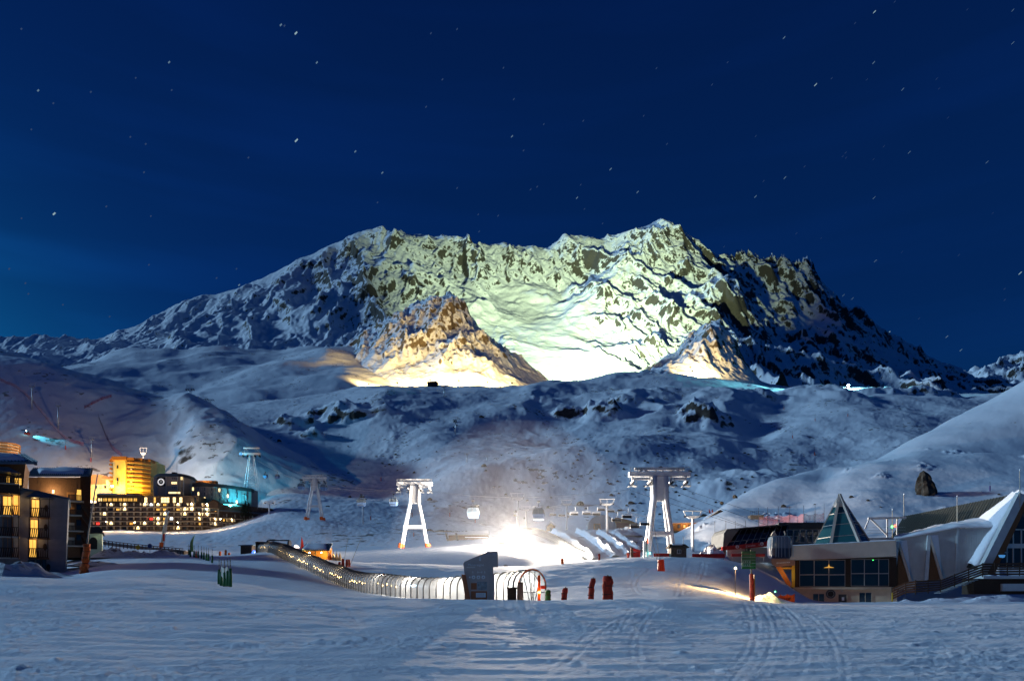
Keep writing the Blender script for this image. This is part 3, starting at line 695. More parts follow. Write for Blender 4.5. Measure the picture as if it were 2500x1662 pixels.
M_LIT_R = lit('lit_pane_red', (1.0, 0.03, 0.02), 2.5)
M_BULB = lit('bulb', (1.0, 0.82, 0.5), 60.0)
M_BULB_W = lit('white_bulb', (1.0, 0.96, 0.9), 90.0)
M_CYAN = lit('cyan_tube', (0.10, 0.85, 1.0), 9.0)

class Fac:
    """a front drawn in photograph columns and rows, in metres about its base; rot turns the front (positive: its right end lies deeper)"""
    def __init__(self, d, px0, py0, rot=0.0):
        self.d, self.px0, self.py0, self.s, self.rot = d, px0, py0, d / F, R(rot)
        self.c, self.sn = math.cos(self.rot), math.sin(self.rot); self.X0 = (px0 - 1250.0) * d / F
    def org(self): return W(self.px0, self.py0, self.d)
    def x(self, px):
        t = (px - 1250.0) / F
        return (t * self.d - self.X0) / (self.c - t * self.sn)
    def z(self, py, px=None):
        dd = self.d + (self.x(px) * self.sn if px is not None else 0.0)
        return (HY - py) * dd / F - (HY - self.py0) * self.d / F
    def box(self, mb, l, r, top, bot, y0, y1):
        m = (l + r) / 2
        return mb.box(self.x(l), self.x(r), y0, y1, self.z(bot, m), self.z(top, m))
    def poly(self, mb, pts, y0, y1):
        return mb.prism([(self.x(a), self.z(b, a)) for a, b in pts], y0, y1)
    def p(self, px, py, y=0.0): return Vector((self.x(px), y, self.z(py, px)))

def window_part(parent, f, l, r, top, bot, y, pane, frame=None, cols=2, rows=1, fw=None, depth=0.12, name='window'):
    """frame standing proud of the wall with a recessed pane as its sub-part"""
    fw = fw or max(0.05, 0.07 * (f.x(r) - f.x(l)))
    mb = MB(); x0, x1, z0, z1 = f.x(l), f.x(r), f.z(bot, (l + r) / 2), f.z(top, (l + r) / 2)
    mb.box(x0 - fw, x1 + fw, y - depth, y + 0.04, z1, z1 + fw); mb.box(x0 - fw, x1 + fw, y - depth, y + 0.04, z0 - fw, z0)
    mb.box(x0 - fw, x0, y - depth, y + 0.04, z0, z1); mb.box(x1, x1 + fw, y - depth, y + 0.04, z0, z1)
    for i in range(1, cols):
        xx = x0 + (x1 - x0) * i / cols; mb.box(xx - fw * .4, xx + fw * .4, y - depth * .8, y + 0.03, z0, z1)
    for i in range(1, rows):
        zz = z0 + (z1 - z0) * i / rows; mb.box(x0, x1, y - depth * .75, y + 0.03, zz - fw * .4, zz + fw * .4)
    w = mb.build(name, frame or M_WOOD_D, parent)
    MB().box(x0, x1, y - depth * .35, y + 0.02, z0, z1).build('pane', pane, w)
    return w

def snow_cap(parent, f, poly, y0, y1, thick=0.5, name='roof_snow'):
    """a lumpy blanket of snow over a roof slope given as four corners (front left, front right, back right, back left)"""
    a, b, c, d = [Vector(q) for q in poly]
    n = 14; mb = MB(); rng = random.Random(int(a.x * 10) + 5)
    nor = (b - a).cross(d - a).normalized()
    if nor.z < 0: nor = -nor
    top = []
    for j in range(n + 1):
        row = []
        for i in range(n + 1):
            u, v = i / n, j / n
            p = (a * (1 - u) + b * u) * (1 - v) + (d * (1 - u) + c * u) * v
            e = min(u, 1 - u, v, 1 - v) * n
            h = thick * (min(1, e / 1.5) ** 0.5) * (0.8 + 0.3 * math.sin(u * 9 + j * .7) * math.sin(v * 7 + 1)) + rng.uniform(-.05, .05) * thick
            row.append(p + nor * max(h, 0.02))
        top.append(row)
    base = len(mb.v)
    for row in top: mb.v += [tuple(p) for p in row]
    for j in range(n):
        for i in range(n):
            k = j * (n + 1) + i
            mb.f.append((k, k + 1, k + n + 2, k + n + 1))
    return mb.build(name, M_CAP, parent, smooth=True)

def rail(mb, f, l, r, top, bot, y, style, k=7):
    """balcony front: rails with slanting boards"""
    x0, x1, z0, z1 = f.x(l), f.x(r), f.z(bot, (l + r) / 2), f.z(top, (l + r) / 2); h = z1 - z0
    mb.box(x0, x1, y - .05, y + .05, z1 - .1, z1); mb.box(x0, x1, y - .05, y + .05, z0, z0 + .1)
    w = (x1 - x0) / k
    for i in range(k):
        xa = x0 + i * w
        if style == 'diag':
            mb.hexa([(xa, y - .03, z0 + .1), (xa + w * .5, y - .03, z0 + .1), (xa + w * .5, y + .03, z0 + .1), (xa, y + .03, z0 + .1),
                     (xa + w * .55, y - .03, z1 - .1), (xa + w * 1.05, y - .03, z1 - .1), (xa + w * 1.05, y + .03, z1 - .1), (xa + w * .55, y + .03, z1 - .1)])
        elif style == 'fan':
            sh = (i - k / 2) / k * w * 1.2
            mb.hexa([(xa + .1 * w, y - .03, z0 + .1), (xa + w * .7, y - .03, z0 + .1), (xa + w * .7, y + .03, z0 + .1), (xa + .1 * w, y + .03, z0 + .1),
                     (xa + .1 * w + sh, y - .03, z1 - .1), (xa + w * .7 + sh, y - .03, z1 - .1), (xa + w * .7 + sh, y + .03, z1 - .1), (xa + .1 * w + sh, y + .03, z1 - .1)])
        else:
            mb.box(xa + .15 * w, xa + .85 * w, y - .03, y + .03, z0 + .1, z1 - .1)
    return mb

# ------------------------------------------------------------------ apartment house at the left edge
f = Fac(100., 90, 1412, 31)
A = thing('apartment_house', 'grey rendered apartment house with lit amber balconies at the left edge', 'house', f.org(), f.rot)
mb = MB(); f.poly(mb, [(-130, 1425), (158, 1425), (167, 1217), (55, 1192), (-130, 1192)], 0, 11); mb.build('wall', M_RENDER, A)
mb = MB(); f.poly(mb, [(-130, 1192), (55, 1192), (62, 1128), (-130, 1128)], 0.4, 9.0); mb.build('wooden_storey', M_WOOD, A)
mb = MB(); mb.hexa([f.p(52, 1195, -.35), f.p(171, 1220, -.35), f.p(171, 1220, 11.2), f.p(52, 1195, 11.2), f.p(52, 1190, -.35), f.p(171, 1215.5, -.35), f.p(171, 1215.5, 11.2), f.p(52, 1190, 11.2)]); mb.build('wall_coping', M_TILE, A)
# main roof: eaves in front, ridge behind
rf = MB(); ea, eb = f.p(-130, 1136, -1.2), f.p(92, 1136, -1.2); ra, rb = f.p(-130, 1098, 5.0), f.p(52, 1098, 5.0)
rf.hexa([ea, eb, rb, ra, ea + Vector((0, 0, .3)), eb + Vector((0, 0, .3)), rb + Vector((0, 0, .3)), ra + Vector((0, 0, .3))])
for i in range(26):
    t_ = i / 25; a_ = ea.lerp(eb, t_) + Vector((0, 0, .36)); b_ = ra.lerp(rb, t_) + Vector((0, 0, .36)); rf.bar(a_, b_, .12)
roof = rf.build('roof', M_TILE, A)
snow_cap(roof, f, [ea + Vector((0, .6, .55)), f.p(70, 1133, -.5) + Vector((0, 0, .3)), f.p(46, 1108, 3.2) + Vector((0, 0, .3)), f.p(-130, 1108, 3.2) + Vector((0, 0, .3))], 0, 0, .55)
MB().hexa([f.p(86, 1138, -1.0), f.p(92, 1138, -1.0), f.p(54, 1100, 5), f.p(50, 1100, 5), f.p(86, 1134, -1.0), f.p(92, 1134, -1.0), f.p(54, 1096, 5), f.p(50, 1096, 5)]).build('barge_board', M_WOOD_D, roof)
# left balcony bay
for i, (tp, bt, style, pane) in enumerate([(1166, 1182, 'slat', M_LIT_Y), (1236, 1259, 'diag', M_LIT_Y), (1288, 1310, 'diag', M_CURTAIN), (1337, 1361, 'diag', M_CURTAIN)]):
    b = MB(); f.box(b, -20, 49, bt, bt + 2.5, -1.6, -0.003)
    bal = b.build('balcony', M_CREAM, A)
    rail(rail(MB(), f, -20, 30, tp, bt, -1.55, style, 9), f, 30, 48, tp, bt, -1.5, 'diag', 4).build('railing', M_WOOD_D, bal)
    p_ = MB()
    for q in (30, 47): f.box(p_, q - .9, q + .9, tp - 32 if i else tp - 14, bt + 2.5, -1.62, -1.46)
    p_.build('post', M_WOOD_D, bal)
    if i: window_part(A, f, 8, 30, tp - 24, bt, -0.003, pane, M_WOOD_O, 2, 1)
    if i: MB().box(f.x(33), f.x(47), -.03, -.004, f.z(bt), f.z(tp - 26)).build('infill_panel', M_LIT_O if i == 1 else M_CREAM, A)
MB().box(f.x(-20), f.x(49), -1.7, -.003, f.z(1212), f.z(1192)).build('upper_parapet', M_WOOD_D, A)
w1 = window_part(A, f, 16, 24, 1162, 1182, 0.395, M_LIT_Y, M_WOOD_D, 1, 2); window_part(A, f, 36, 52, 1166, 1182, 0.395, M_LIT_Y, M_WOOD_D, 2, 3)
sm = MB(); sm.hexa([f.p(-20, 1150, -1.9), f.p(55, 1161, -1.9), f.p(40, 1161, 1), f.p(-20, 1150, 1), f.p(-20, 1140, -1.0), f.p(22, 1142, -1.0), f.p(22, 1142, .4), f.p(-20, 1140, .4)]); sm.build('porch_roof', M_TILE, A)
# middle balcony tower
cap = MB(); cap.hexa([f.p(64, 1217, -2.0), f.p(131, 1219, -2.0), f.p(131, 1219, .3), f.p(64, 1217, .3), f.p(88, 1199, -.9), f.p(96, 1199, -.9), f.p(96, 1199, -.2), f.p(88, 1199, -.2)]); cap.build('tower_cap', M_TILE, A)
for i, (tp, bt, wl_, wr) in enumerate([(1242, 1264, 78, 96), (1291, 1314, 75, 92), (1339, 1362, 72, 88)]):
    b = MB(); f.box(b, 75 - i * 2, 124 - i * 1.5, bt, bt + 2.2, -1.8, -.003); bal = b.build('balcony', M_WOOD, A)
    rail(rail(MB(), f, 75 - i * 2, 99 - i * 2, tp, bt, -1.75, 'diag', 5), f, 99 - i * 2, 123 - i * 2, tp, bt, -1.7, 'fan', 6).build('railing', M_WOOD_D, bal)
    p_ = MB()
    for q in (75 - i * 2, 98 - i * 2, 122 - i * 2): f.box(p_, q - .9, q + .9, tp - (26 if i == 0 else 26), bt + 2, -1.85, -1.66)
    p_.build('post', M_WOOD_D, bal)
    window_part(A, f, wl_, wr, tp - 22, bt, -.003, M_LIT_Y, M_WOOD_O, 2, 1, name='balcony_door')
    lamp('balcony_lamp', 'POINT', f.p(86, tp - 20, -.8), 22, (1, .58, .2), A, .15)
lamp('balcony_lamp', 'POINT', f.p(30, 1222, -.8), 40, (1, .6, .2), A, .15)
for i, (cx, cy) in enumerate([(113, 1239), (112, 1286), (110, 1334), (118, 1384)]):
    MB().prism([(f.x(cx) + .25 * math.sin(a_), f.z(cy) + .5 * math.cos(a_)) for a_ in [k * math.pi / 4 for k in range(8)]], -.12, -.003).build('oval_vent', M_WOOD_D, A)
for l_, r_ in ((70, 84), (90, 99), (103, 112)):
    window_part(A, f, l_, r_, 1366, 1402, -.003, M_GLASS, M_WOOD_D, 1 if l_ > 80 else 2, 1, name='door')

# ------------------------------------------------------------------ timber house behind it
f = Fac(128., 150, 1352, 31)
B = thing('timber_house', 'brown timber house with a thick snowy roof behind the grey apartment house', 'house', f.org(), f.rot)
mb = MB(); f.poly(mb, [(70, 1360), (196, 1360), (196, 1165), (70, 1165)], 0, 12); mb.build('wall', M_WOOD, B)
for k in range(26):
    xx = 92 + k * 3.7
    if xx < 187: MB().box(f.x(xx), f.x(xx + 3.4), -.06, -.003, f.z(1200), f.z(1168)).build('plank', M_WOOD, B)
mb = MB(); f.poly(mb, [(196, 1360), (217, 1360), (223, 1150), (196, 1150)], 1.5, 12); mb.build('side_wing', M_WOOD_D, B)
ea, eb, rb, ra = f.p(70, 1166, -1.6), f.p(218, 1166, -1.6), f.p(224, 1134, 6), f.p(78, 1134, 6)
rf = MB(); up = Vector((0, 0, .3)); rf.hexa([ea, eb, rb, ra, ea + up, eb + up, rb + up, ra + up])
for i in range(32):
    t_ = i / 31; rf.bar(ea.lerp(eb, t_) + up * 1.3, ra.lerp(rb, t_) + up * 1.3, .13)
roof = rf.build('roof', M_TILE, B)
snow_cap(roof, f, [f.p(96, 1164, -1.3) + up, f.p(205, 1166, -1.3) + up, f.p(212, 1142, 4.2) + up, f.p(84, 1142, 4.2) + up], 0, 0, .7)
MB().hexa([f.p(216, 1170, -1.7), f.p(222, 1170, -1.7), f.p(228, 1136, 6), f.p(223, 1136, 6), f.p(216, 1165, -1.7), f.p(222, 1165, -1.7), f.p(228, 1131, 6), f.p(223, 1131, 6)]).build('barge_board', M_WOOD_D, roof)
for i, (tp, bt) in enumerate([(1210, 1224), (1246, 1258), (1284, 1296), (1320, 1332)]):
    b = MB(); f.box(b, 166, 205, bt, bt + 2.2, -1.7, -.003); bal = b.build('balcony', M_CREAM, B)
    rail(MB(), f, 166, 204, tp, bt, -1.65, 'slat', 12).build('railing', M_WOOD_D, bal)
    window_part(B, f, 187, 198, tp - 15, bt, -.003, M_LIT_Y if i == 0 else M_GLASS, M_WOOD_D, 1, 1)
    MB().box(f.x(163), f.x(182), -.05, -.003, f.z(bt - 1), f.z(tp - 10)).build('wall_panel', M_CREAM if i > 1 else M_WOOD_O, B)
for i in range(4):
    MB().hexa([f.p(200, 1240 + i * 24, -2.2), f.p(216, 1262 + i * 24, -2.2), f.p(216, 1262 + i * 24, 0), f.p(200, 1240 + i * 24, 0), f.p(200, 1228 + i * 24, -2.2), f.p(216, 1250 + i * 24, -2.2), f.p(216, 1250 + i * 24, 0), f.p(200, 1228 + i * 24, 0)]).build('stair_flight', M_WOOD_D, B)
wlamp = MB(); f.box(wlamp, 127.5, 132.5, 1196, 1204, -.35, -.07); wlamp.build('wall_lamp', M_LIT_W, B)
lamp('wall_lamp_light', 'POINT', f.p(130, 1200, -1.6), 420, (1, .75, .4), B, .15)
lamp('soffit_light', 'POINT', f.p(203, 1290, -1.0), 25, (1, .7, .25), B, .15)

# small arched kiosk and lit terrace building beyond
f = Fac(150., 232, 1352, 28)
K = thing('arched_porch_house', 'small pale green house with dark hipped roof and arched porch', 'house', f.org(), f.rot)
mb = MB(); f.box(mb, 214, 249, 1300, 1362, 0, 6); mb.build('wall', mat('pale_green_render', (0.42, 0.47, 0.36), .85, var=.1), K)
MB().hexa([f.p(210, 1302, -.8), f.p(254, 1302, -.8), f.p(254, 1302, 7), f.p(210, 1302, 7), f.p(216, 1284, 2), f.p(244, 1284, 2), f.p(244, 1284, 4), f.p(216, 1284, 4)]).build('roof', M_WOOD_D, K)
arc = [(f.x(228 + 9.5 * math.cos(a_)), f.z(1320 - 9 * math.sin(a_))) for a_ in [math.pi * k / 10 for k in range(11)]]
MB().prism(arc + [(f.x(218.5), f.z(1340)), (f.x(237.5), f.z(1340))], -.08, -.003).build('porch_opening', M_BLACK, K)
lamp('porch_lamp', 'POINT', f.p(240, 1310, -1.2), 14, (.9, 1, .6), K, .1)
f = Fac(430., 20, 1110, 30)
K = thing('lit_terrace_block', 'orange lit round terrace block on the hillside above the apartment house', 'building', f.org(), f.rot)
for i in range(4):
    y0 = 1082 + i * 7
    MB().slab([(f.x(-60), 6), (f.x(-60), -1), (f.x(20), -4), (f.x(40), -2), (f.x(48), 3), (f.x(48), 8)], f.z(y0 + 3), f.z(y0)).build('terrace_slab', M_WOOD_O, K)
    window_part(K, f, -40 + i, 24, y0 + 3, y0 + 7, -2.0, M_LIT_Y, M_CREAM, 10, 1)
MB().slab([(f.x(-60), 7), (f.x(-60), 0), (f.x(20), -2), (f.x(44), 4), (f.x(44), 9)], f.z(1130), f.z(1083)).build('wall', M_CREAM, K)

# ------------------------------------------------------------------ the long hotel, floor by floor and bay by bay
M_HOTEL = mat('hotel_brown_cladding', (0.085, 0.06, 0.045), .85, var=.25, scale=.8)
M_HOTEL_G = mat('hotel_grey_base', (0.30, 0.28, 0.26), .9, var=.15, scale=.5)
f = Fac(390., 400, 1297)
H = thing('long_hotel', 'long brown hotel with rows of balconies and many lit windows', 'hotel', f.org())
def fl(px): return max(0.0, (px - 455)) ** 1.7 * 0.0042       # how the front bends away from the viewer
mb = MB(); pts = [(f.x(p_), fl(p_) + 1.6) for p_ in range(190, 626, 12)]
pts2 = pts + [(f.x(616), fl(616) + 16), (f.x(190), 18)]
mb.slab(pts2, f.z(1330), f.z(1226)); mb.build('wall', M_HOTEL, H)
mb = MB(); mb.slab([(f.x(p_), fl(p_) + 1.5) for p_ in range(505, 622, 10)] + [(f.x(612), fl(612) + 8), (f.x(505), 9)], f.z(1330), f.z(1272.5)); mb.build('base_wall', M_HOTEL_G, H)
frame_me = None
rows_y = [1232, 1243.5, 1255, 1266.5, 1278, 1289.5]
LITW = {}
for zx, zy, k in [(320, 815, 'W'), (490, 815, 'W'), (395, 885, 'Y'), (485, 890, 'W'), (210, 945, 'W'), (300, 1085, 'W'), (665, 1165, 'W'), (755, 830, 'W'), (895, 835, 'C'), (990, 835, 'W'), (1055, 835, 'Y'), (985, 905, 'Y'), (1050, 900, 'Y'), (1050, 970, 'W'), (985, 1040, 'W'), (1055, 1045, 'Y'), (1230, 850, 'W'), (1215, 915, 'Y'), (1305, 915, 'W'), (1310, 985, 'W'), (1135, 1040, 'C'), (750, 1100, 'W'), (960, 1105, 'W'), (1060, 1105, 'W'), (1220, 1120, 'W'), (1415, 850, 'B'), (1415, 925, 'B'), (1560, 875, 'B'), (1640, 870, 'W'), (1570, 940, 'B'), (1640, 940, 'Y'), (1570, 1005, 'B'), (1465, 990, 'W'), (1465, 1060, 'W'), (1475, 1125, 'Y'), (1700, 1015, 'W'), (1700, 1075, 'W'), (1800, 1025, 'Y'), (1880, 1030, 'W'), (2085, 970, 'W'), (2160, 975, 'Y'), (555, 1095, 'O'), (860, 1045, 'R'), (170, 1085, 'R')]:
    px, py = 210 + zx / 5.486, 1080 + zy / 5.486
    c = round((px - 202) / 16.4); r = min(range(6), key=lambda q: abs(rows_y[q] - py + (3.5 if px > 470 else 0)))
    LITW[(c, r)] = k
PM = {'W': M_LIT_W, 'Y': M_LIT_Y, 'C': M_LIT_C, 'B': M_LIT_W, 'O': M_LIT_O, 'R': M_LIT_R}
wfm = MB(); ww, wh = 1.75, 1.55
wfm.box(-ww / 2 - .12, ww / 2 + .12, -.1, .04, wh / 2, wh / 2 + .12); wfm.box(-ww / 2 - .12, ww / 2 + .12, -.1, .04, -wh / 2 - .12, -wh / 2)
wfm.box(-ww / 2 - .12, -ww / 2, -.1, .04, -wh / 2, wh / 2); wfm.box(ww / 2, ww / 2 + .12, -.1, .04, -wh / 2, wh / 2); wfm.box(-.06, .06, -.08, .03, -wh / 2, wh / 2)
wf_me = wfm.mesh('window', M_WOOD_D); pane_me = {}
for key, m_ in list(PM.items()) + [('D', M_CURTAIN), ('G', M_GLASS)]:
    pane_me[key] = MB().box(-ww / 2, ww / 2, -.04, .02, -wh / 2, wh / 2).mesh('pane', m_)
rng = random.Random(4)
div_me = MB().box(-.09, .09, -1.5, -.004, -1.25, 1.25).mesh('divider', M_CREAM)
for r, ry in enumerate(rows_y):
    sl = MB(); pr = MB()
    last = 610 if r in (2, 3, 4) else (520 if r < 2 else 500)
    for p_ in range(192, int(last), 12):
        a_, b_ = p_, min(p_ + 12, last)
        ya, yb = fl(a_), fl(b_)
        z0, z1 = f.z(ry + 6.4), f.z(ry + 5.2)
        sl.hexa([(f.x(a_), ya, z0), (f.x(b_), yb, z0), (f.x(b_), yb + 1.58, z0), (f.x(a_), ya + 1.58, z0), (f.x(a_), ya, z1), (f.x(b_), yb, z1), (f.x(b_), yb + 1.58, z1), (f.x(a_), ya + 1.58, z1)])
        z1b = f.z(ry + 2.2)
        pr.hexa([(f.x(a_), ya - .05, z1), (f.x(b_), yb - .05, z1), (f.x(b_), yb + .06, z1), (f.x(a_), ya + .06, z1), (f.x(a_), ya - .05, z1b), (f.x(b_), yb - .05, z1b), (f.x(b_), yb + .06, z1b), (f.x(a_), ya + .06, z1b)])
    s_ = sl.build('balcony_floor', M_CREAM, H); pr.build('parapet', M_HOTEL, s_)
    for c in range(0, 26):
        px = 202 + c * 16.4
        if px > last - 4: continue
        o = link('window', wf_me, H, (f.x(px), fl(px) + 1.6, f.z(ry - .2)))
        key = LITW.get((c, r)) or rng.choice('DDDDG')
        link('pane', pane_me[key], o)
        o2 = link('divider', div_me, H, (f.x(px + 8.2), fl(px + 8.2) + 1.6, f.z(ry)))
        if key in 'BWC' and key != 'D':
            b_ = MB().lathe([(.0, -.2), (.2 if key != 'B' else .5, 0), (.0, .2)], 6).build('balcony_lamp', M_BULB, H, (f.x(px) + .5, fl(px) + .6, f.z(ry - 3.6)))
            if key == 'B' or (c + r) % 2 == 0:
                lamp('balcony_light', 'POINT', (f.x(px) + .5, fl(px) + .2, f.z(ry - 3.0)), 260 if key == 'B' else 90, (1, .78, .42) if key != 'C' else (.75, .9, 1), H, .25)
# upper storeys
mb = MB(); f.box(mb, 330, 478, 1208, 1226, 2.5, 14); mb.build('attic_wall', M_HOTEL, H)
for (l_, r_, m_) in [(347, 354, M_LIT_W), (370, 375, M_LIT_Y), (388, 408, M_LIT_W), (417, 424, M_LIT_W), (433, 440, M_LIT_W), (470, 474, M_GLASS)]:
    window_part(H, f, l_, r_, 1212, 1225, 2.497, m_, M_WOOD_D, 3 if r_ - l_ > 12 else 1, 2, .15)
mb = MB(); f.box(mb, 226, 330, 1203, 1226, 4.0, 12); mb.build('glazed_attic', M_HOTEL, H)
for i in range(8):
    window_part(H, f, 229 + i * 12.5, 239 + i * 12.5, 1213, 1221, 3.997, M_LIT_Y if i else M_LIT_W, M_WOOD_D, 2, 1, .15)
mb = MB()
for zz in (1216, 1219, 1222): f.box(mb, 226, 345, zz, zz + .8, .2, .3)
for i in range(14): f.box(mb, 226 + i * 9, 226.7 + i * 9, 1214, 1226, .15, .35)
mb.build('terrace_railing', M_WOOD_D, H)
MB().hexa([f.p(224, 1204, 3.5), f.p(332, 1206, 3.5), f.p(332, 1206, 13), f.p(224, 1204, 13), f.p(224, 1197, 8), f.p(320, 1201, 8), f.p(320, 1201, 9), f.p(224, 1197, 9)]).build('attic_roof', M_CAP, H)
gb = MB(); f.poly(gb, [(503, 1226), (518, 1217), (533, 1226), (531, 1227.5), (518, 1220), (505, 1227.5)], 1.5, 7); gb.build('gable_roof', M_WOOD_D, H)
gb = MB(); f.poly(gb, [(507, 1238), (507, 1226), (518, 1220.2), (529, 1226), (529, 1238)], 1.9, 6); gb.build('gable_wall', M_HOTEL, H)
mb = MB(); mb.slab([(f.x(q), fl(q) + .8) for q in range(478, 624, 12)] + [(f.x(615), fl(615) + 9), (f.x(478), 9)], f.z(1243.5), f.z(1240)); mb.build('lower_roof', M_TILE, H)

# ------------------------------------------------------------------ floodlit yellow tower
f = Fac(432., 330, 1225)
T = thing('round_tower_block', 'many-sided tower block floodlit bright yellow above the long hotel', 'tower block', f.org())
M_YEL = mat('yellow_render', (0.74, 0.58, 0.22), .85, var=.08, scale=.6)
plan = [(281, 3), (283, -4), (292, -7), (300, -8.5), (301, -9.3), (318, -10.5), (330, -10.8), (331, -8.6), (346, -8.6), (362, -6.5), (374, -3), (380, 2), (380, 12), (281, 12)]
MB().slab([(f.x(a_), b_) for a_, b_ in plan], f.z(1300), f.z(1127)).build('wall', M_YEL, T)
cr = MB()
for a_, b_, y_, dep in [(279, 290, -5, 8), (288, 299, -8, 10), (298, 332, -11.4, 6), (331, 348, -10.2, 6), (346, 364, -8.4, 8), (362, 378, -5.4, 10)]:
    f.box(cr, a_, b_, 1122.5 + (0 if a_ == 298 else 1.8), 1131, y_, y_ + dep)
cr.build('cornice', M_WOOD_O, T)
for i in range(9):
    yy = 1134 + i * 10
    b = MB(); b.slab([(f.x(333), -8.7), (f.x(333), -10.6), (f.x(347), -10.4), (f.x(364), -8.3), (f.x(377), -4.5), (f.x(378), -3), (f.x(360), -6)], f.z(yy + 4.2), f.z(yy + 3.2)); bal = b.build('balcony', M_YEL, T)
    pr = MB()
    for (xa, ya), (xb, yb) in zip([(333, -10.6), (347, -10.4), (364, -8.3)], [(347, -10.4), (364, -8.3), (377, -4.5)]):
        pr.hexa([(f.x(xa), ya, f.z(yy + 3.2)), (f.x(xb), yb, f.z(yy + 3.2)), (f.x(xb), yb + .12, f.z(yy + 3.2)), (f.x(xa), ya + .12, f.z(yy + 3.2)), (f.x(xa), ya, f.z(yy)), (f.x(xb), yb, f.z(yy)), (f.x(xb), yb + .12, f.z(yy)), (f.x(xa), ya + .12, f.z(yy))])
    pr.build('parapet', M_WOOD_O, bal)
    for a_, q in ((337, -8.62), (342.5, -8.62)):
        window_part(T, f, a_, a_ + 3.6, yy - 3.5, yy + 3, q, M_GLASS if (i + a_) % 3 else M_LIT_W, M_WOOD_D, 1, 1, .1)
    if i in (1, 4, 5): window_part(T, f, 308, 314, yy - 1, yy + 6, -10.0, M_GLASS, M_WOOD_D, 2, 1, .1)
    if i > 6: continue
    cb = MB(); f.box(cb, 281 + (i % 2), 287, yy + 2, yy + 6, -6.4, -3); cb.build('corner_balcony', M_WOOD_O, T)
cc = MB().lathe([(.0, -.4), (.7, 0), (.0, .4)], 8).build('floodlamp', M_BULB_W, T, f.p(310, 1196, -16))
lamp('yellow_flood', 'SPOT', f.p(310, 1199, -17), 46000, (1, .58, .06), T, .5, f.p(318, 1172, -8), 165, .5)
lamp('yellow_flood', 'POINT', f.p(352, 1200, -16), 20000, (1, .55, .06), T, .5)
MB().tube([f.p(301, 1123, 2), f.p(301, 1117, 2)], .3, 6).build('chimney', M_WOOD_O, T)
lamp('hill_fill_light', 'POINT', f.p(286, 1113, -2), 200000, (1, .74, .52), T, .6)  # added light without a fixture, stands in for village spill on the left hill

f = Fac(450., 255, 1225)
T = thing('stepped_brown_block', 'stepped brown apartment block left of the floodlit yellow tower', 'building', f.org())
mb = MB(); f.poly(mb, [(215, 1300), (215, 1158), (247, 1158), (247, 1168), (276, 1168), (276, 1157), (292, 1157), (292, 1300)], 0, 14); mb.build('wall', mat('ochre_brown_render', (0.33, 0.16, 0.06), .85, var=.12, scale=.5), T)
mb = MB(); f.box(mb, 224, 284, 1184, 1300, -3, -.004); mb.build('lower_wall', M_YEL, T)
for i in range(5): window_part(T, f, 228 + i * 11, 233 + i * 11, 1187, 1193, -3.004, M_GLASS if i % 2 else M_LIT_Y, M_WOOD_D, 2, 1, .12)
MB().box(f.x(266), f.x(270), -3.3, -1, f.z(1187), f.z(1174)).build('chimney', M_YEL, T)
lamp('warm_wall_light', 'POINT', f.p(262, 1196, -9), 2500, (1, .6, .15), T, .4)

# ------------------------------------------------------------------ eight-sided block with the round emblem
f = Fac(412., 420, 1228)
T = thing('eight_sided_block', 'grey panelled eight-sided block carrying a round white emblem on black', 'building', f.org())
M_PANEL = mat('grey_panel', (0.27, 0.25, 0.24), .6, .2, var=.12, scale=.7)
oct_ = [(378, 2), (383, -3.4), (396, -5.5), (418, -6), (445, -6), (455, -3.5), (461, 2), (461, 12), (378, 12)]
MB().slab([(f.x(a_), b_) for a_, b_ in oct_], f.z(1280), f.z(1166)).build('wall', M_PANEL, T)
top = [(376, 2), (381, -4), (395, -6.3), (419, -6.8), (446, -6.8), (457, -4), (463, 2), (463, 12), (376, 12)]
rf = MB(); n_ = len(top); rf.v += [(f.x(a_), b_, f.z(1167)) for a_, b_ in top] + [(f.x(a_) * .84, b_ * .7 + 1, f.z(1158)) for a_, b_ in top]
rf.f += [tuple(range(n_ - 1, -1, -1)), tuple(range(n_, 2 * n_))] + [(i, (i + 1) % n_, n_ + (i + 1) % n_, n_ + i) for i in range(n_)]
rf.build('roof', mat('dark_roofing', (0.05, 0.055, 0.065), .6, var=.2), T)
for a_, q in [(381, -2.2), (386, -4.3), (391, -5.0), (395.5, -5.5), (418, -6.05), (445, -6.05), (450, -5.0), (455, -3.6)]:
    MB().box(f.x(a_) - .15, f.x(a_) + .15, q - .3, q + .5, f.z(1225), f.z(1167)).build('fin', M_STEEL, T)
bd = MB().box(f.x(396.5), f.x(416), -6.25, -6.02, f.z(1190), f.z(1169)).build('emblem_board', M_BLACK, T)
em = MB(); n_ = 28
def ring(mb, cx, cz, r0, r1, y, n=28):
    k = len(mb.v)
    for j in range(n):
        a_ = 2 * math.pi * j / n
        mb.v += [(cx + r0 * math.cos(a_), y, cz + r0 * math.sin(a_)), (cx + r1 * math.cos(a_), y, cz + r1 * math.sin(a_))]
    for j in range(n):
        q = (j + 1) % n; mb.f.append((k + 2 * j, k + 2 * j + 1, k + 2 * q + 1, k + 2 * q))
    return mb
ring(MB(), f.x(406), f.z(1180), 1.25, 1.95, -6.28).build('emblem_ring', mat('emblem_white_ring', (.8, .8, .8), .5, emit=(1, 1, 1), estr=.55), bd)
to = link('emblem_number', text_mesh('17', 1.25, mat('emblem_white', (.8, .8, .8), .5, emit=(1, 1, 1), estr=.5)), bd, (f.x(406), -6.28, f.z(1180))); to.rotation_euler = (R(90), 0, 0)
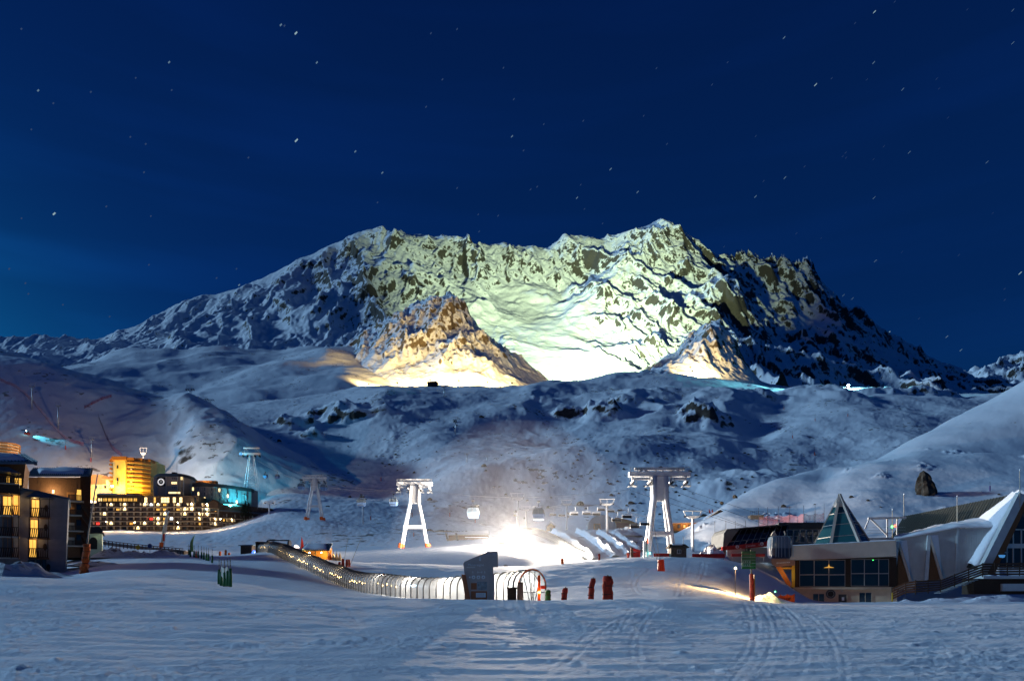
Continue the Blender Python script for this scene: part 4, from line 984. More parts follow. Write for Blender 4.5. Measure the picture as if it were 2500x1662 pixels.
for (l_, r_, t_, b_, m_) in [(431, 445, 1180, 1185, M_LIT_W), (431, 445, 1191, 1196, M_CURTAIN), (431, 445, 1169, 1174, M_CURTAIN), (424, 452, 1204, 1208, M_LIT_W), (451, 455, 1167, 1174, M_LIT_W)]:
    window_part(T, f, l_, r_, t_, b_, -6.004 if r_ < 447 else -6.0 + (.0 if r_ == 452 else 1.2), m_, M_STEEL, 3, 1, .12)
MB().box(f.x(419), f.x(428), 0, 3, f.z(1159), f.z(1152)).build('roof_cabin', M_WOOD, T)
MB().tube([f.p(428, 1160, 2), f.p(428, 1128, 2)], .12, 6).build('antenna', M_STEEL, T)

# ------------------------------------------------------------------ long block lit in cyan
f = Fac(405., 530, 1243)
T = thing('cyan_lit_block', 'long curved block with grey vertical panels washed in cyan light', 'building', f.org())
def ct(px): return 0.0016 * (px - 520) ** 2 - 1.0
pts = [(f.x(q), ct(q)) for q in range(462, 600, 6)]
def top_py(px): return 1176 + (px - 462) * 0.075
mb = MB(); n_ = len(pts)
mb.slab(pts + [(f.x(602), 18), (f.x(462), 18)], f.z(1300), f.z(1187)); mb.build('wall', M_PANEL, T)
M_BAND = mat('dark_parapet', (0.05, 0.055, 0.06), .7, var=.2)
for i, q in enumerate(range(462, 598, 6)):
    a_, b_ = q, q + 6
    tz = f.z(top_py(q)); z1 = f.z(top_py(q) + 9)
    MB().hexa([(f.x(a_), ct(a_) - 1.0, z1), (f.x(b_), ct(b_) - 1.0, z1), (f.x(b_), ct(b_) + 4, z1), (f.x(a_), ct(a_) + 4, z1), (f.x(a_), ct(a_) - .2, tz), (f.x(b_), ct(b_) - .2, tz), (f.x(b_), ct(b_) + 4, tz), (f.x(a_), ct(a_) + 4, tz)]).build('parapet', M_BAND, T)
    if i % 3 == 1 or i % 3 == 2:
        dd_ = -.35 if i % 3 == 1 else -.18
        MB().hexa([(f.x(a_), ct(a_) + dd_, f.z(1240)), (f.x(b_) - .06, ct(b_) + dd_, f.z(1240)), (f.x(b_) - .06, ct(b_) - .01, f.z(1240)), (f.x(a_), ct(a_) - .01, f.z(1240)), (f.x(a_), ct(a_) + dd_, z1), (f.x(b_) - .06, ct(b_) + dd_, z1), (f.x(b_) - .06, ct(b_) - .01, z1), (f.x(a_), ct(a_) - .01, z1)]).build('panel', M_PANEL, T)
    else:
        for k in range(4):
            window_part(T, f, a_ + 1, b_ - 1, top_py(q) + 11 + k * 12, top_py(q) + 19 + k * 12, min(ct(a_), ct(b_)) - .05, M_CURTAIN if (i + k) % 4 else M_LIT_W, M_STEEL, 1, 1, .08)
MB().box(f.x(470), f.x(520), 4, 7, f.z(1176), f.z(1170)).build('roof_wall', M_WOOD_O, T)
lamp('slope_wash', 'SPOT', f.p(490, 1168, 8), 260000, (.10, .70, 1), T, .6, W(585, 1105, 520) - f.org(), 80, 1.0)
lamp('roof_light', 'POINT', f.p(495, 1165, 2), 700, (1, .6, .15), T, .3)
tube = MB().box(f.x(527), f.x(585), -5.2, -4.9, f.z(1235.2), f.z(1233.2)).build('cyan_tube', M_CYAN, T)
MB().box(f.x(478), f.x(496), -5.2, -4.9, f.z(1223.5), f.z(1222)).build('cyan_tube', M_CYAN, T)
for q, e_ in ((485, 1700), (505, 800), (535, 1700), (552, 1700), (570, 1700), (585, 1000)):
    lamp('cyan_light', 'SPOT', f.p(q, 1238, -5.0), e_ * 26, (.05, .72, 1), T, .3, f.p(q, 1200, -1), 130, .8)
bd = MB(); bd.v += []; ring(MB(), f.x(586), f.z(1211), 1.1, 1.7, ct(586) - .6).build('emblem_ring', M_PANEL, T)

# street lamps along the hotel front
for i, (px_, py_) in enumerate([(262, 1297), (331, 1299), (436, 1299), (540, 1291)]):
    p = W(px_, py_ + 2, 362); t_ = thing('street_lamp', ['street lamp at the left end of the hotel front', 'street lamp below the hotel entrance terrace', 'street lamp before the middle of the hotel front', 'street lamp at the right end of the hotel front'][i], 'street lamp', p, 0, 'street lamps along the hotel')
    MB().tube([(0, 0, -1), (0, 0, 5.0), (0, -.8, 5.5)], .08, 6).build('mast', M_DARK, t_); MB().lathe([(.0, -.18), (.32, 0), (.0, .18)], 8).build('globe', M_BULB, t_, (0, -.9, 5.4)); lamp('lamp_light', 'POINT', (0, -1.6, 5.4), 5000, (1, .62, .30), t_, .3)
# ------------------------------------------------------------------ covered conveyor (magic carpet)
def cover_mat(name, tr, col):
    m, nt, b = mat_nodes(name)
    N, Lk = nt.nodes.new, nt.links.new
    out = nt.nodes['Material Output']
    tp = N('ShaderNodeBsdfTransparent'); tp.inputs[0].default_value = (0.93, 0.95, 0.97, 1)
    b.inputs['Base Color'].default_value = (*col, 1); b.inputs['Roughness'].default_value = 0.12; b.inputs['Specular IOR Level'].default_value = 0.9
    b.inputs['Coat Weight'].default_value = 0.6; b.inputs['Coat Roughness'].default_value = 0.06
    nz = N('ShaderNodeTexNoise'); nz.inputs['Scale'].default_value = 1.3; nz.inputs['Detail'].default_value = 4
    bp = N('ShaderNodeBump'); bp.inputs['Strength'].default_value = 0.35; bp.inputs['Distance'].default_value = 0.06
    Lk(nz.outputs['Fac'], bp.inputs['Height']); Lk(bp.outputs[0], b.inputs['Normal'])
    tl = N('ShaderNodeBsdfTranslucent'); tl.inputs[0].default_value = (0.8, 0.82, 0.85, 1)
    m1 = N('ShaderNodeMixShader'); m1.inputs[0].default_value = 0.30; Lk(b.outputs[0], m1.inputs[1]); Lk(tl.outputs[0], m1.inputs[2])
    mx = N('ShaderNodeMixShader'); mx.inputs[0].default_value = tr; Lk(m1.outputs[0], mx.inputs[1]); Lk(tp.outputs[0], mx.inputs[2])
    Lk(mx.outputs[0], out.inputs[0])
    return m
M_COVER = cover_mat('polycarbonate_cover', 0.45, (0.16, 0.18, 0.20))
M_RIB = mat('tunnel_rib_steel', (0.07, 0.07, 0.075), .4, .7, var=.15)
M_RIB_O = mat('tunnel_portal_orange', (0.75, 0.13, 0.02), .5)

def arch(rad, h, n=12, flare=1.0):
    pts = [(rad * flare, 0.0)]
    for i in range(n + 1):
        a_ = math.pi * i / n; pts.append((rad * math.cos(a_), (h - rad) + rad * math.sin(a_)))
    pts.append((-rad * flare, 0.0)); return pts

def tunnel(label, path, sheet, rad, h, pitch, glints=True, rib_r=0.07, grow=None):
    """ribs and a clear shell swept along a path of (column, distance) lying on a terrain sheet"""
    P = [on(sheet, a_, b_, -0.03) for a_, b_ in path]
    seg = [0.0]
    for a_, b_ in zip(P[:-1], P[1:]): seg.append(seg[-1] + (b_ - a_).length)
    def at(s):
        i = max(0, min(len(P) - 2, next((k for k in range(len(seg) - 1) if seg[k + 1] >= s), len(P) - 2)))
        u = (s - seg[i]) / (seg[i + 1] - seg[i]); return P[i].lerp(P[i + 1], u)
    n = int(seg[-1] / pitch); root = thing('covered_conveyor', label, 'conveyor', P[0])
    fr = []
    for i in range(n + 1):
        s = seg[-1] * i / n; p = at(s); t_ = (at(min(s + .8, seg[-1])) - at(max(s - .8, 0))); t_.z = 0; t_.normalize()
        fr.append((p - P[0], Vector((t_.y, -t_.x, 0)), i / n))
    prof = arch(rad, h)
    mb = MB()
    for p, sd, u in fr:
        g = grow(u) if grow else 1.0
        for a_, z in prof: mb.v.append(tuple(p + sd * (a_ * g * .985) + Vector((0, 0, z * g * .985))))
    k = len(prof)
    for i in range(n):
        for j in range(k - 1): mb.f.append((i * k + j, i * k + j + 1, (i + 1) * k + j + 1, (i + 1) * k + j))
    mb.build('cover', M_COVER, root, smooth=True)
    rib = MB().tube([(a_, 0, z) for a_, z in prof], rib_r, 5).mesh('rib', M_RIB)
    for i, (p, sd, u) in enumerate(fr):
        o = link('rib', rib, root, p); o.rotation_euler = (0, 0, math.atan2(sd.y, sd.x)); g = grow(u) if grow else 1.0; o.scale = (g, 1, g)
    bm = MB()
    for a_, b_ in zip(fr[:-1], fr[1:]):
        va, vb = a_[0], b_[0]; w_ = .45
        bm.hexa([va - a_[1] * w_, va + a_[1] * w_, vb + b_[1] * w_, vb - b_[1] * w_] + [q + Vector((0, 0, .14)) for q in (va - a_[1] * w_, va + a_[1] * w_, vb + b_[1] * w_, vb - b_[1] * w_)])
    bm.build('belt', M_BLACK, root)
    if glints:  # glowing beads imitate lamp reflections glinting along the clear shell
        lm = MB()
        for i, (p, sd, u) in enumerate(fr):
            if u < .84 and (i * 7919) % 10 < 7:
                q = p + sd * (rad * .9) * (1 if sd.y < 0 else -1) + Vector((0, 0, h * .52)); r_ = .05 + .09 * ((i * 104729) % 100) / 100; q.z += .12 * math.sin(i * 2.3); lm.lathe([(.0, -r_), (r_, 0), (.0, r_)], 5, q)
        lm.build('glint_beads', lit('glint_bead', (1, .66, .25), 14.0), root)
    return root, fr, prof, P[0]

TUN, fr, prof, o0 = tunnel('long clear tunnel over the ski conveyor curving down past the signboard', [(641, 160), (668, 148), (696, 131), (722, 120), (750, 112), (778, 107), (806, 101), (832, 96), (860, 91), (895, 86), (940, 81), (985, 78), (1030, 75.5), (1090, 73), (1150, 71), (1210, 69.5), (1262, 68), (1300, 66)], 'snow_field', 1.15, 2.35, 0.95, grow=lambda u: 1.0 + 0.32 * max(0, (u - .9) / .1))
for u_, e_ in ((.80, 60), (.86, 150), (.91, 260), (.95, 420), (.985, 380)):  # added unseen lights that make the shell glow white near its mouth
    p = fr[int(u_ * (len(fr) - 1))][0]
    lamp('tunnel_fill', 'POINT', p + Vector((0, 0, 1.9)), e_ * 4.5, (1, .90, .74), TUN, .2)
for u_ in (.12, .3, .5, .66):  # more added lights, a warm glow for the upper ribs
    p = fr[int(u_ * (len(fr) - 1))][0]
    lamp('tunnel_fill', 'POINT', p + Vector((0, 0, 1.9)), 110, (1, .72, .36), TUN, .15)
pe = fr[-1][0]; sd = fr[-1][1]
po = MB(); po.tube([pe + sd * (a_ * 1.34) + Vector((0, 0, z * 1.33)) for a_, z in prof], .07, 6)
po.build('portal_ring', M_RIB_O, TUN)
br = MB()
for a_, z in ((-.9, 2.7), (-.3, 3.1), (.4, 3.0), (1.0, 2.5)): br.tube([pe + sd * a_ * .3, pe + sd * a_ + Vector((0, 0, z))], .035, 5)
br.tube([pe - sd * 1.6 + Vector((0, 0, 1.0)), pe + sd * 1.6 + Vector((0, 0, 1.0))], .03, 5); br.build('portal_brace', M_RIB, TUN)
p0 = fr[0][0]; e0 = MB(); e0.box(-1.5, 1.5, -.3, .5, 0, 2.6); e0.build('upper_portal', M_WOOD_D, TUN, p0, rz=math.atan2(fr[0][1].y, fr[0][1].x))

# control post, pillar and mats at the tunnel mouth
def ground_box(name, label, cat, px, d, w, dep, h, m, sheet='snow_field', group=None, lean=0.0, taper=1.0, sink=.25):
    p = on(sheet, px, d); t_ = thing(name, label, cat, p, 0, group)
    MB().hexa([(-w / 2, -dep / 2, -sink), (w / 2, -dep / 2, -sink), (w / 2, dep / 2, -sink), (-w / 2, dep / 2, -sink), (-w / 2 * taper + lean, -dep / 2, h), (w / 2 * taper + lean, -dep / 2, h), (w / 2 * taper + lean, dep / 2, h), (-w / 2 * taper + lean, dep / 2, h)]).build('body', m, t_)
    return t_
t_ = ground_box('control_box', 'dark control box with a little roof in front of the tunnel mouth', 'control box', 1250, 63, .75, .5, 1.35, M_WOOD_D)
MB().box(-.5, .5, -.35, .35, 1.35, 1.47).build('lid', M_WOOD_D, t_); MB().box(.44, .52, -.1, .1, .2, .9).build('handle', M_STEEL, t_)
t_ = ground_box('padded_pillar', 'tan padded pillar beside the dark control box', 'pillar', 1270, 62.5, .55, .4, 1.75, mat('tan_pad', (.35, .2, .12), .7, var=.2, bump=.4), taper=.86)
MB().box(-.24, .24, -.2, .2, 1.75, 1.85).build('cap', M_WOOD, t_)
p = on('snow_field', 1316, 63.5); t_ = thing('gate_post', 'orange gate post with lit lamp inside the tunnel portal', 'gate post', p)
MB().box(-.12, .12, -.1, .1, -.2, 2.5).build('post', M_RIB_O, t_); MB().box(.15, .55, -.08, .08, 1.3, 1.6).build('plate', M_RED, t_)
MB().lathe([(.0, -.12), (.14, 0), (.0, .12)], 8).build('lamp_globe', lit('orange_globe', (1, .4, .05), 25), t_, (0, -.15, 1.0)); lamp('orange_lamp', 'POINT', (0, -.5, 1.0), 18, (1, .35, .06), t_, .1)
def sack(name, label, px, d, w, h, m, seed, group=None, sheet='snow_field', lean=0.0, dep=None):
    """a soft padded post cover: lumpy lathe"""
    rng = random.Random(seed); p = on(sheet, px, d); t_ = thing(name, label, 'padded post', p, 0, group)
    mb = MB(); seg, n = 12, 9; dep = dep or w * .6; off = [rng.uniform(-.06, .06) for _ in range(n + 1)]
    for i in range(n + 1):
        z = -.25 + (h + .25) * i / n; k = (1.0 if i < n else .72) * (1 + rng.uniform(-.05, .06)); ox = lean * max(0, z / h) ** 2 + off[i] * w
        for j in range(seg):
            a_ = 2 * math.pi * j / seg; mb.v.append((ox + w / 2 * k * math.copysign(abs(math.cos(a_)) ** .7, math.cos(a_)), dep / 2 * k * math.sin(a_), z))
    for i in range(n):
        for j in range(seg): mb.f.append((i * seg + j, i * seg + (j + 1) % seg, (i + 1) * seg + (j + 1) % seg, (i + 1) * seg + j))
    mb.f.append(tuple(range(n * seg, n * seg + seg)))
    mb.build('padding', m, t_, smooth=True)
    st = MB()
    for zz in (.3, .62): st.lathe([(w * .53, h * zz), (w * .54, h * zz + .03), (w * .53, h * zz + .06)], 12)
    st.build('strap', M_WOOD_D, t_).scale = (1, dep / w, 1)
    MB().tube([(0, 0, -.2), (lean, 0, h + .08)], .05, 6).build('pole', M_BAMBOO, t_)
    return t_
sack('padded_post', 'widest brown-red padded post right of the tunnel', 1484, 61, .88, 2.3, M_RED, 3)
sack('padded_post', 'slim brown-red padded post bending right near the tunnel', 1442, 61, .5, 2.1, M_RED, 5, lean=.22)
sack('padded_post', 'short ragged padded post with torn top close to the tunnel portal', 1377, 62, .5, 1.35, M_RED, 7, lean=.15)
sack('green_mat_roll', 'short green and red mat roll inside the tunnel portal', 1338, 64, .5, 1.2, M_GREEN, 9)

# ------------------------------------------------------------------ signboard of the conveyor
f = Fac(60., 1175, 1466)
K = thing('lift_signboard', 'tall angular signboard for the conveyor with slanted top and icons', 'signboard', on('snow_field', 1175, 60, -.15))
M_BOARD = mat('signboard_taupe', (0.62, 0.48, 0.40), .6, var=.08, scale=1.2); M_BOARD_R = mat('signboard_rust', (0.48, 0.15, 0.06), .6, var=.1); M_PRINT = mat('pale_print', (0.9, 0.88, 0.85), .6); M_PRINT2 = mat('map_print', (0.34, 0.36, 0.36), .5, var=.35, scale=5)
mb = MB(); f.poly(mb, [(1144, 1470), (1131, 1365), (1134, 1360), (1188, 1337), (1188, 1335), (1215, 1334), (1216, 1373), (1204, 1373), (1206, 1470)], 0, .35); mb.build('panel', M_BOARD, K)
mb = MB(); f.poly(mb, [(1140, 1470), (1127, 1391), (1137, 1392.5), (1152, 1470)], -.25, -.004); mb.build('left_wing', M_BOARD_R, K)
mb = MB(); f.poly(mb, [(1197, 1470), (1205, 1391), (1207, 1391), (1207.5, 1470)], -.22, -.004); mb.build('right_wing', M_BOARD, K)
o = link('name_lettering', text_mesh('Musaraigne', .30, M_PRINT), K, f.p(1162, 1368, -.02)); o.rotation_euler = (R(90), 0, 0)
MB().box(f.x(1139), f.x(1160), -.02, -.004, f.z(1375), f.z(1373.6)).build('small_print', M_PRINT, K)
def disc(mb, cx, cz, r, y, n=18):
    k = len(mb.v); mb.v += [(cx + r * math.cos(2 * math.pi * j / n), y, cz + r * math.sin(2 * math.pi * j / n)) for j in range(n)]; mb.f.append(tuple(range(k, k + n))); return mb
for px_, r_ in ((1147, 2.3), (1156, 4.6), (1168, 4.6), (1180, 4.6)):
    ic = disc(MB(), f.x(px_), f.z(1398), r_ * f.s, -.012).build('icon_disc', M_PRINT, K)
    if r_ > 3: MB().tri((f.x(px_ - 2.6), -.018, f.z(1400)), (f.x(px_ + 2.8), -.018, f.z(1400)), (f.x(px_ + .3), -.018, f.z(1395.4))).build('icon_glyph', M_BOARD, ic)
fig = MB()
for px_ in (1154, 1166, 1176, 1183): fig.box(f.x(px_), f.x(px_ + 1), -.02, -.004, f.z(1389), f.z(1383)); fig.box(f.x(px_ - 1), f.x(px_ + 2), -.02, -.004, f.z(1385.4), f.z(1384.6))
fig.box(f.x(1167), f.x(1177), -.02, -.004, f.z(1386.6), f.z(1385.9)); fig.build('pictogram', M_PRINT, K)
MB().box(f.x(1150), f.x(1164), -.03, -.004, f.z(1428), f.z(1412)).build('text_panel', M_BOARD_R, K)
mp = MB().box(f.x(1165), f.x(1189), -.03, -.004, f.z(1429), f.z(1409)).build('piste_map', M_PRINT2, K)
ml = MB()
for q in (1170, 1174, 1178, 1182): ml.bar(f.p(q, 1427, -.035), f.p(q + 1.5, 1412, -.035), .02)
ml.build('map_line', M_BOARD, mp)
wb = MB().box(f.x(1162), f.x(1186), -.04, -.004, f.z(1447), f.z(1436)).build('notice_board', M_PRINT, K)
nl = MB()
for q in (1438.5, 1440.5, 1442.5, 1444.5): nl.box(f.x(1164), f.x(1182), -.046, -.0405, f.z(q + .5), f.z(q))
nl.build('notice_line', M_BOARD, wb)
MB().box(f.x(1150), f.x(1189), -.02, -.004, f.z(1453), f.z(1432)).build('lower_field', M_BOARD_R, K)
ar = MB(); ar.bar(f.p(1172, 1358, -.015), f.p(1172, 1349, -.015), .08, .02); ar.tri(f.p(1169, 1355, -.02), f.p(1172, 1359, -.02), f.p(1175, 1355, -.02)); ar.build('arrow', M_PRINT, K)

# ------------------------------------------------------------------ big four-legged ropeway pylons
def pylon(label, px, d, H, arm, top, leg_r, m, sheet, group, spread=.40, sink=1.2, col_w=.32, pads=True, rz=0.0):
    p = on(sheet, px, d); t_ = thing('ropeway_pylon', label, 'pylon', p, rz, group)
    zj = H * .66; sx = H * spread * .5; sy = H * .10; cw = H * .062
    for a_, b_ in ((-1, -1), (1, -1), (-1, 1), (1, 1)):
        mb = MB(); mb.tube([(a_ * sx, b_ * sy, -sink), (a_ * (cw + (sx - cw) * .45), b_ * sy * .8, H * .36), (a_ * cw, b_ * sy * .5, zj), (a_ * cw, b_ * sy * .4, H * .90)], [leg_r * .95, leg_r, leg_r * 1.1, leg_r * 1.15], 10)
        mb.build('leg', m, t_, smooth=True)
        if pads:
            q0 = Vector((a_ * sx, b_ * sy, -.2)); q1 = Vector((a_ * (cw + (sx - cw) * .93), b_ * sy * .97, H * .055))
            MB().tube([q0, q1], leg_r * 1.9, 8).build('leg_padding', M_ORANGE, t_)
    MB().box(-cw * .8, cw * .8, -sy * .4, sy * .4, zj * .98, H * .90).build('column_web', m, t_)
    zb = H * .30; bx = (cw + (sx - cw) * .55)
    for b_ in (-1, 1): MB().bar((-bx * 1.08, b_ * sy * .85, zb), (bx * 1.08, b_ * sy * .85, zb), leg_r * 1.7).build('lower_brace', m, t_)
    za = H * .905; ah = H * .035
    MB().box(-arm / 2, arm / 2, -ah, ah, za, za + ah * 1.3).build('cross_arm', m, t_)
    tb = H - ah * .8
    MB().box(-top / 2, top / 2, -ah * .45, ah * .45, tb, H).build('top_beam', m, t_)
    st = MB(); y_ = 0
    for s_ in (-1, 1):
        st.bar((s_ * arm * .40, y_, za + ah), (s_ * top * .34, y_, tb), ah * .42); st.bar((s_ * top * .30, y_, tb), (s_ * arm * .12, y_, za + ah), ah * .42); st.bar((s_ * arm * .055, y_, za + ah), (s_ * arm * .055, y_, tb), ah * .5)
    st.build('strut', m, t_)
    hr = MB(); zz = za + ah * 1.3
    for s_ in (-1, 1):
        for q in (.30, .36, .42, .48): hr.bar((s_ * arm * q, -ah * .9, zz), (s_ * arm * q, -ah * .9, zz + H * .045), ah * .12)
        hr.bar((s_ * arm * .12, -ah * .9, zz + H * .045), (s_ * arm * .49, -ah * .9, zz + H * .045), ah * .12); hr.bar((s_ * arm * .12, -ah * .9, zz + H * .022), (s_ * arm * .49, -ah * .9, zz + H * .022), ah * .1)
    hr.build('handrail', M_STEEL, t_)
    for q in (-.44, -.16, .19, .43):
        sh = MB(); x_ = q * arm; zt = za; zl = za - H * .085
        sh.bar((x_, 0, zt), (x_, 0, zl + H * .03), ah * .55); sh.bar((x_, -H * .10, zl + H * .03), (x_, H * .10, zl + H * .03), ah * .45)
        hang = sh.build('sheave_hanger', m, t_)
        wh = MB()
        for k in range(6):
            c_ = Vector((x_, (k - 2.5) * H * .034, zl + H * .012)); wh.tube([c_ - Vector((.08, 0, 0)), c_ + Vector((.08, 0, 0))], H * .014, 10)
        wh.build('sheave_wheel', M_DARK, hang)
        gr = MB(); w_ = arm * .065; z0 = zl - H * .012
        gr.hexa([(x_ - w_, -H * .05, z0 - H * .012), (x_, -H * .05, z0), (x_, H * .05, z0), (x_ - w_, H * .05, z0 - H * .012), (x_ - w_, -H * .05, z0 - H * .004), (x_, -H * .05, z0 + H * .008), (x_, H * .05, z0 + H * .008), (x_ - w_, H * .05, z0 - H * .004)])
        gr.hexa([(x_, -H * .05, z0), (x_ + w_, -H * .05, z0 - H * .012), (x_ + w_, H * .05, z0 - H * .012), (x_, H * .05, z0), (x_, -H * .05, z0 + H * .008), (x_ + w_, -H * .05, z0 - H * .004), (x_ + w_, H * .05, z0 - H * .004), (x_, H * .05, z0 + H * .008)])
        for s_ in (-1, 1): gr.bar((x_ + s_ * w_, -H * .05, z0 - H * .006), (x_ + s_ * w_ * .7, 0, za), ah * .1)
        gr.build('catwalk', M_STEEL, hang)
    for s_, q in ((-1, .265), (1, .31)): MB().bar((s_ * arm * .17, 0, za - H * .025), (s_ * arm * .43, 0, za - H * .025), ah * .6).build('under_beam', m, t_)
    return t_, p
PYL = 'big white ropeway pylons'
def zH(px, d, top_py, sheet): return (HY - top_py) * d / F - ground(sheet, px, d)
pylon('white ropeway pylon with orange leg pads in the middle of the snow field', 1012, 205, zH(1012, 205, 1169, 'valley_slopes'), 87 * 205 / F, 71 * 205 / F, .35, M_WHITE, 'valley_slopes', PYL, spread=.40)
pylon('middle-distance pale ropeway pylon standing right of the cyan lit block', 768, 312, zH(768, 312, 1159, 'valley_slopes'), 60 * 312 / F, 46 * 312 / F, .38, M_WHITE, 'valley_slopes', PYL, spread=.36)
pylon('largest ropeway pylon, thick grey legs, behind the small stone hut', 1610, 172, zH(1610, 172, 1141, 'valley_slopes'), 150 * 172 / F, 122 * 172 / F, .54, M_WHITE, 'valley_slopes', PYL, spread=.30, pads=False)

def lattice(label, px, d, top_py, arm_px, sheet, group='distant lattice pylons', base_px=None):
    H = zH(px, d, top_py, sheet); p = on(sheet, px, d); t_ = thing('lattice_pylon', label, 'pylon', p, 0, group)
    bw = (base_px or arm_px * 1.15) * d / F / 2; tw = bw * .22; arm = arm_px * d / F
    r_ = max(.10, d / F * .55)
    lg = MB()
    for a_, b_ in ((-1, -1), (1, -1), (1, 1), (-1, 1)): lg.tube([(a_ * bw, b_ * bw * .6, -1), (a_ * tw, b_ * tw * .6, H * .88)], r_, 5)
    lg.build('leg', M_WHITE, t_)
    br = MB(); n = 6
    for k in range(n):
        za, zb = H * .88 * k / n, H * .88 * (k + 1) / n; wa = bw + (tw - bw) * k / n; wb = bw + (tw - bw) * (k + 1) / n
        for s_ in (-1, 1): br.tube([(s_ * wa, -wa * .6, za), (-s_ * wb, -wb * .6, zb)], r_ * .55, 4)
        br.tube([(-wb, -wb * .6, zb), (wb, -wb * .6, zb)], r_ * .55, 4)
    br.build('lattice_bracing', M_WHITE, t_)
    MB().box(-arm / 2, arm / 2, -r_ * 2, r_ * 2, H * .88, H * .915).build('cross_arm', M_WHITE, t_)
    tp = MB(); tp.box(-arm * .45, arm * .45, -r_, r_, H * .98, H); 
    for s_ in (-1, 1): tp.tube([(s_ * arm * .45, 0, H * .91), (s_ * arm * .30, 0, H * .98)], r_ * .7, 4); tp.tube([(s_ * arm * .15, 0, H * .91), (s_ * arm * .30, 0, H * .98)], r_ * .7, 4)
    tp.build('top_truss', M_WHITE, t_)
    sh = MB()
    for q in (-.46, -.2, .2, .46): sh.box(q * arm - r_ * 1.2, q * arm + r_ * 1.2, -1.5, 1.5, H * .85, H * .88)
    sh.build('sheave_train', M_DARK, t_)
    return t_
lattice('slender lattice pylon on the slope right of the hotel blocks', 614, 445, 1092, 44, 'valley_slopes', base_px=46)
lattice('tallest lattice pylon on the saddle above the left hill', 464, 860, 940, 20, 'back_hills', base_px=16)
lattice('left of two small lattice pylons on the saddle', 497, 880, 969, 22, 'back_hills', base_px=12)
lattice('right of two small lattice pylons on the saddle', 513, 900, 974, 20, 'back_hills', base_px=11)
lattice('faint lattice pylon low on the slope below the saddle', 538, 640, 1013, 26, 'left_hill', base_px=14)

def tpole(label, px, d, top_py, arm_px, sheet, r_px=5.0, m=None, group='single-column lift towers', frame=True, lean=0.0):
    H = zH(px, d, top_py, sheet); p = on(sheet, px, d); t_ = thing('lift_tower', label, 'lift tower', p, 0, group); m = m or M_WHITE
    r_ = r_px * d / F / 2; arm = arm_px * d / F
    MB().tube([(0, 0, -1), (lean, 0, H * .86)], [r_ * 1.1, r_ * .9], 10).build('column', m, t_, smooth=True)
    MB().hexa([(-arm * .18, -r_, H * .82), (arm * .18, -r_, H * .82), (arm * .18, r_, H * .82), (-arm * .18, r_, H * .82), (-arm * .40, -r_, H * .88), (arm * .40, -r_, H * .88), (arm * .40, r_, H * .88), (-arm * .40, r_, H * .88)]).build('cross_arm', m, t_)
    fr_ = MB(); fr_.bar((-arm / 2, 0, H), (arm / 2, 0, H), r_ * .5)
    for s_ in (-1, 1): fr_.bar((s_ * arm * .47, 0, H), (s_ * arm * .36, 0, H * .88), r_ * .45)
    fr_.bar((0, 0, H * .88), (0, 0, H), r_ * .35); fr_.build('maintenance_frame', m, t_)
    sh = MB()
    for s_ in (-1, 1):
        for k in range(4):
            c_ = Vector((s_ * arm * .40, (k - 1.5) * r_ * 1.5, H * .87)); sh.tube([c_ - Vector((r_ * .2, 0, 0)), c_ + Vector((r_ * .2, 0, 0))], r_ * .6, 8)
    sh.build('sheave_wheel', M_DARK, t_)
    return t_
tpole('white lift tower among the hanging chairs above the tubing lanes', 1482, 232, 1218, 38, 'valley_slopes', 6)
tpole('pale lift tower left of the hanging chairs', 1383, 262, 1220, 28, 'valley_slopes', 5)
tpole('faint lift tower in the glare right of the bright lamp', 1284, 290, 1236, 24, 'valley_slopes', 4)
tpole('tall faint lift tower rising behind the bright lamp', 1264, 300, 1204, 36, 'valley_slopes', 5)
tpole('stout grey lift tower behind the station slope', 1691, 200, 1247, 46, 'right_bank', 7.5)
tpole('small lift tower just right of the cyan lit block', 657, 395, 1224, 24, 'valley_slopes', 4)
tpole('lift tower with cabin beside it left of the white pylon', 886, 345, 1209, 20, 'valley_slopes', 4.5)
tpole('lift tower on the slope behind the yellow tower', 350, 470, 1093, 18, 'left_hill', 3)
for i, (px_, d_, tp_, lab) in enumerate([(1112, 700, 1018, 'lift tower high on the mogul slope'), (1140, 560, 1104, 'leftmost of three lift towers below the moguls'), (1189, 560, 1112, 'middle of three lift towers below the moguls'), (1212, 555, 1118, 'rightmost of three lift towers below the moguls'), (1084, 880, 941, 'lift tower on the crest by the knoll hut'), (78, 560, 935, 'lift tower at the far left of the left hill'), (142, 540, 982, 'lift tower above the red netting'), (224, 500, 1066, 'lift tower below the red netting')]):
    tpole(lab, px_, d_, tp_, 14, 'left_hill' if px_ < 400 else 'valley_slopes', 2.2, M_STEEL, 'distant lift towers')

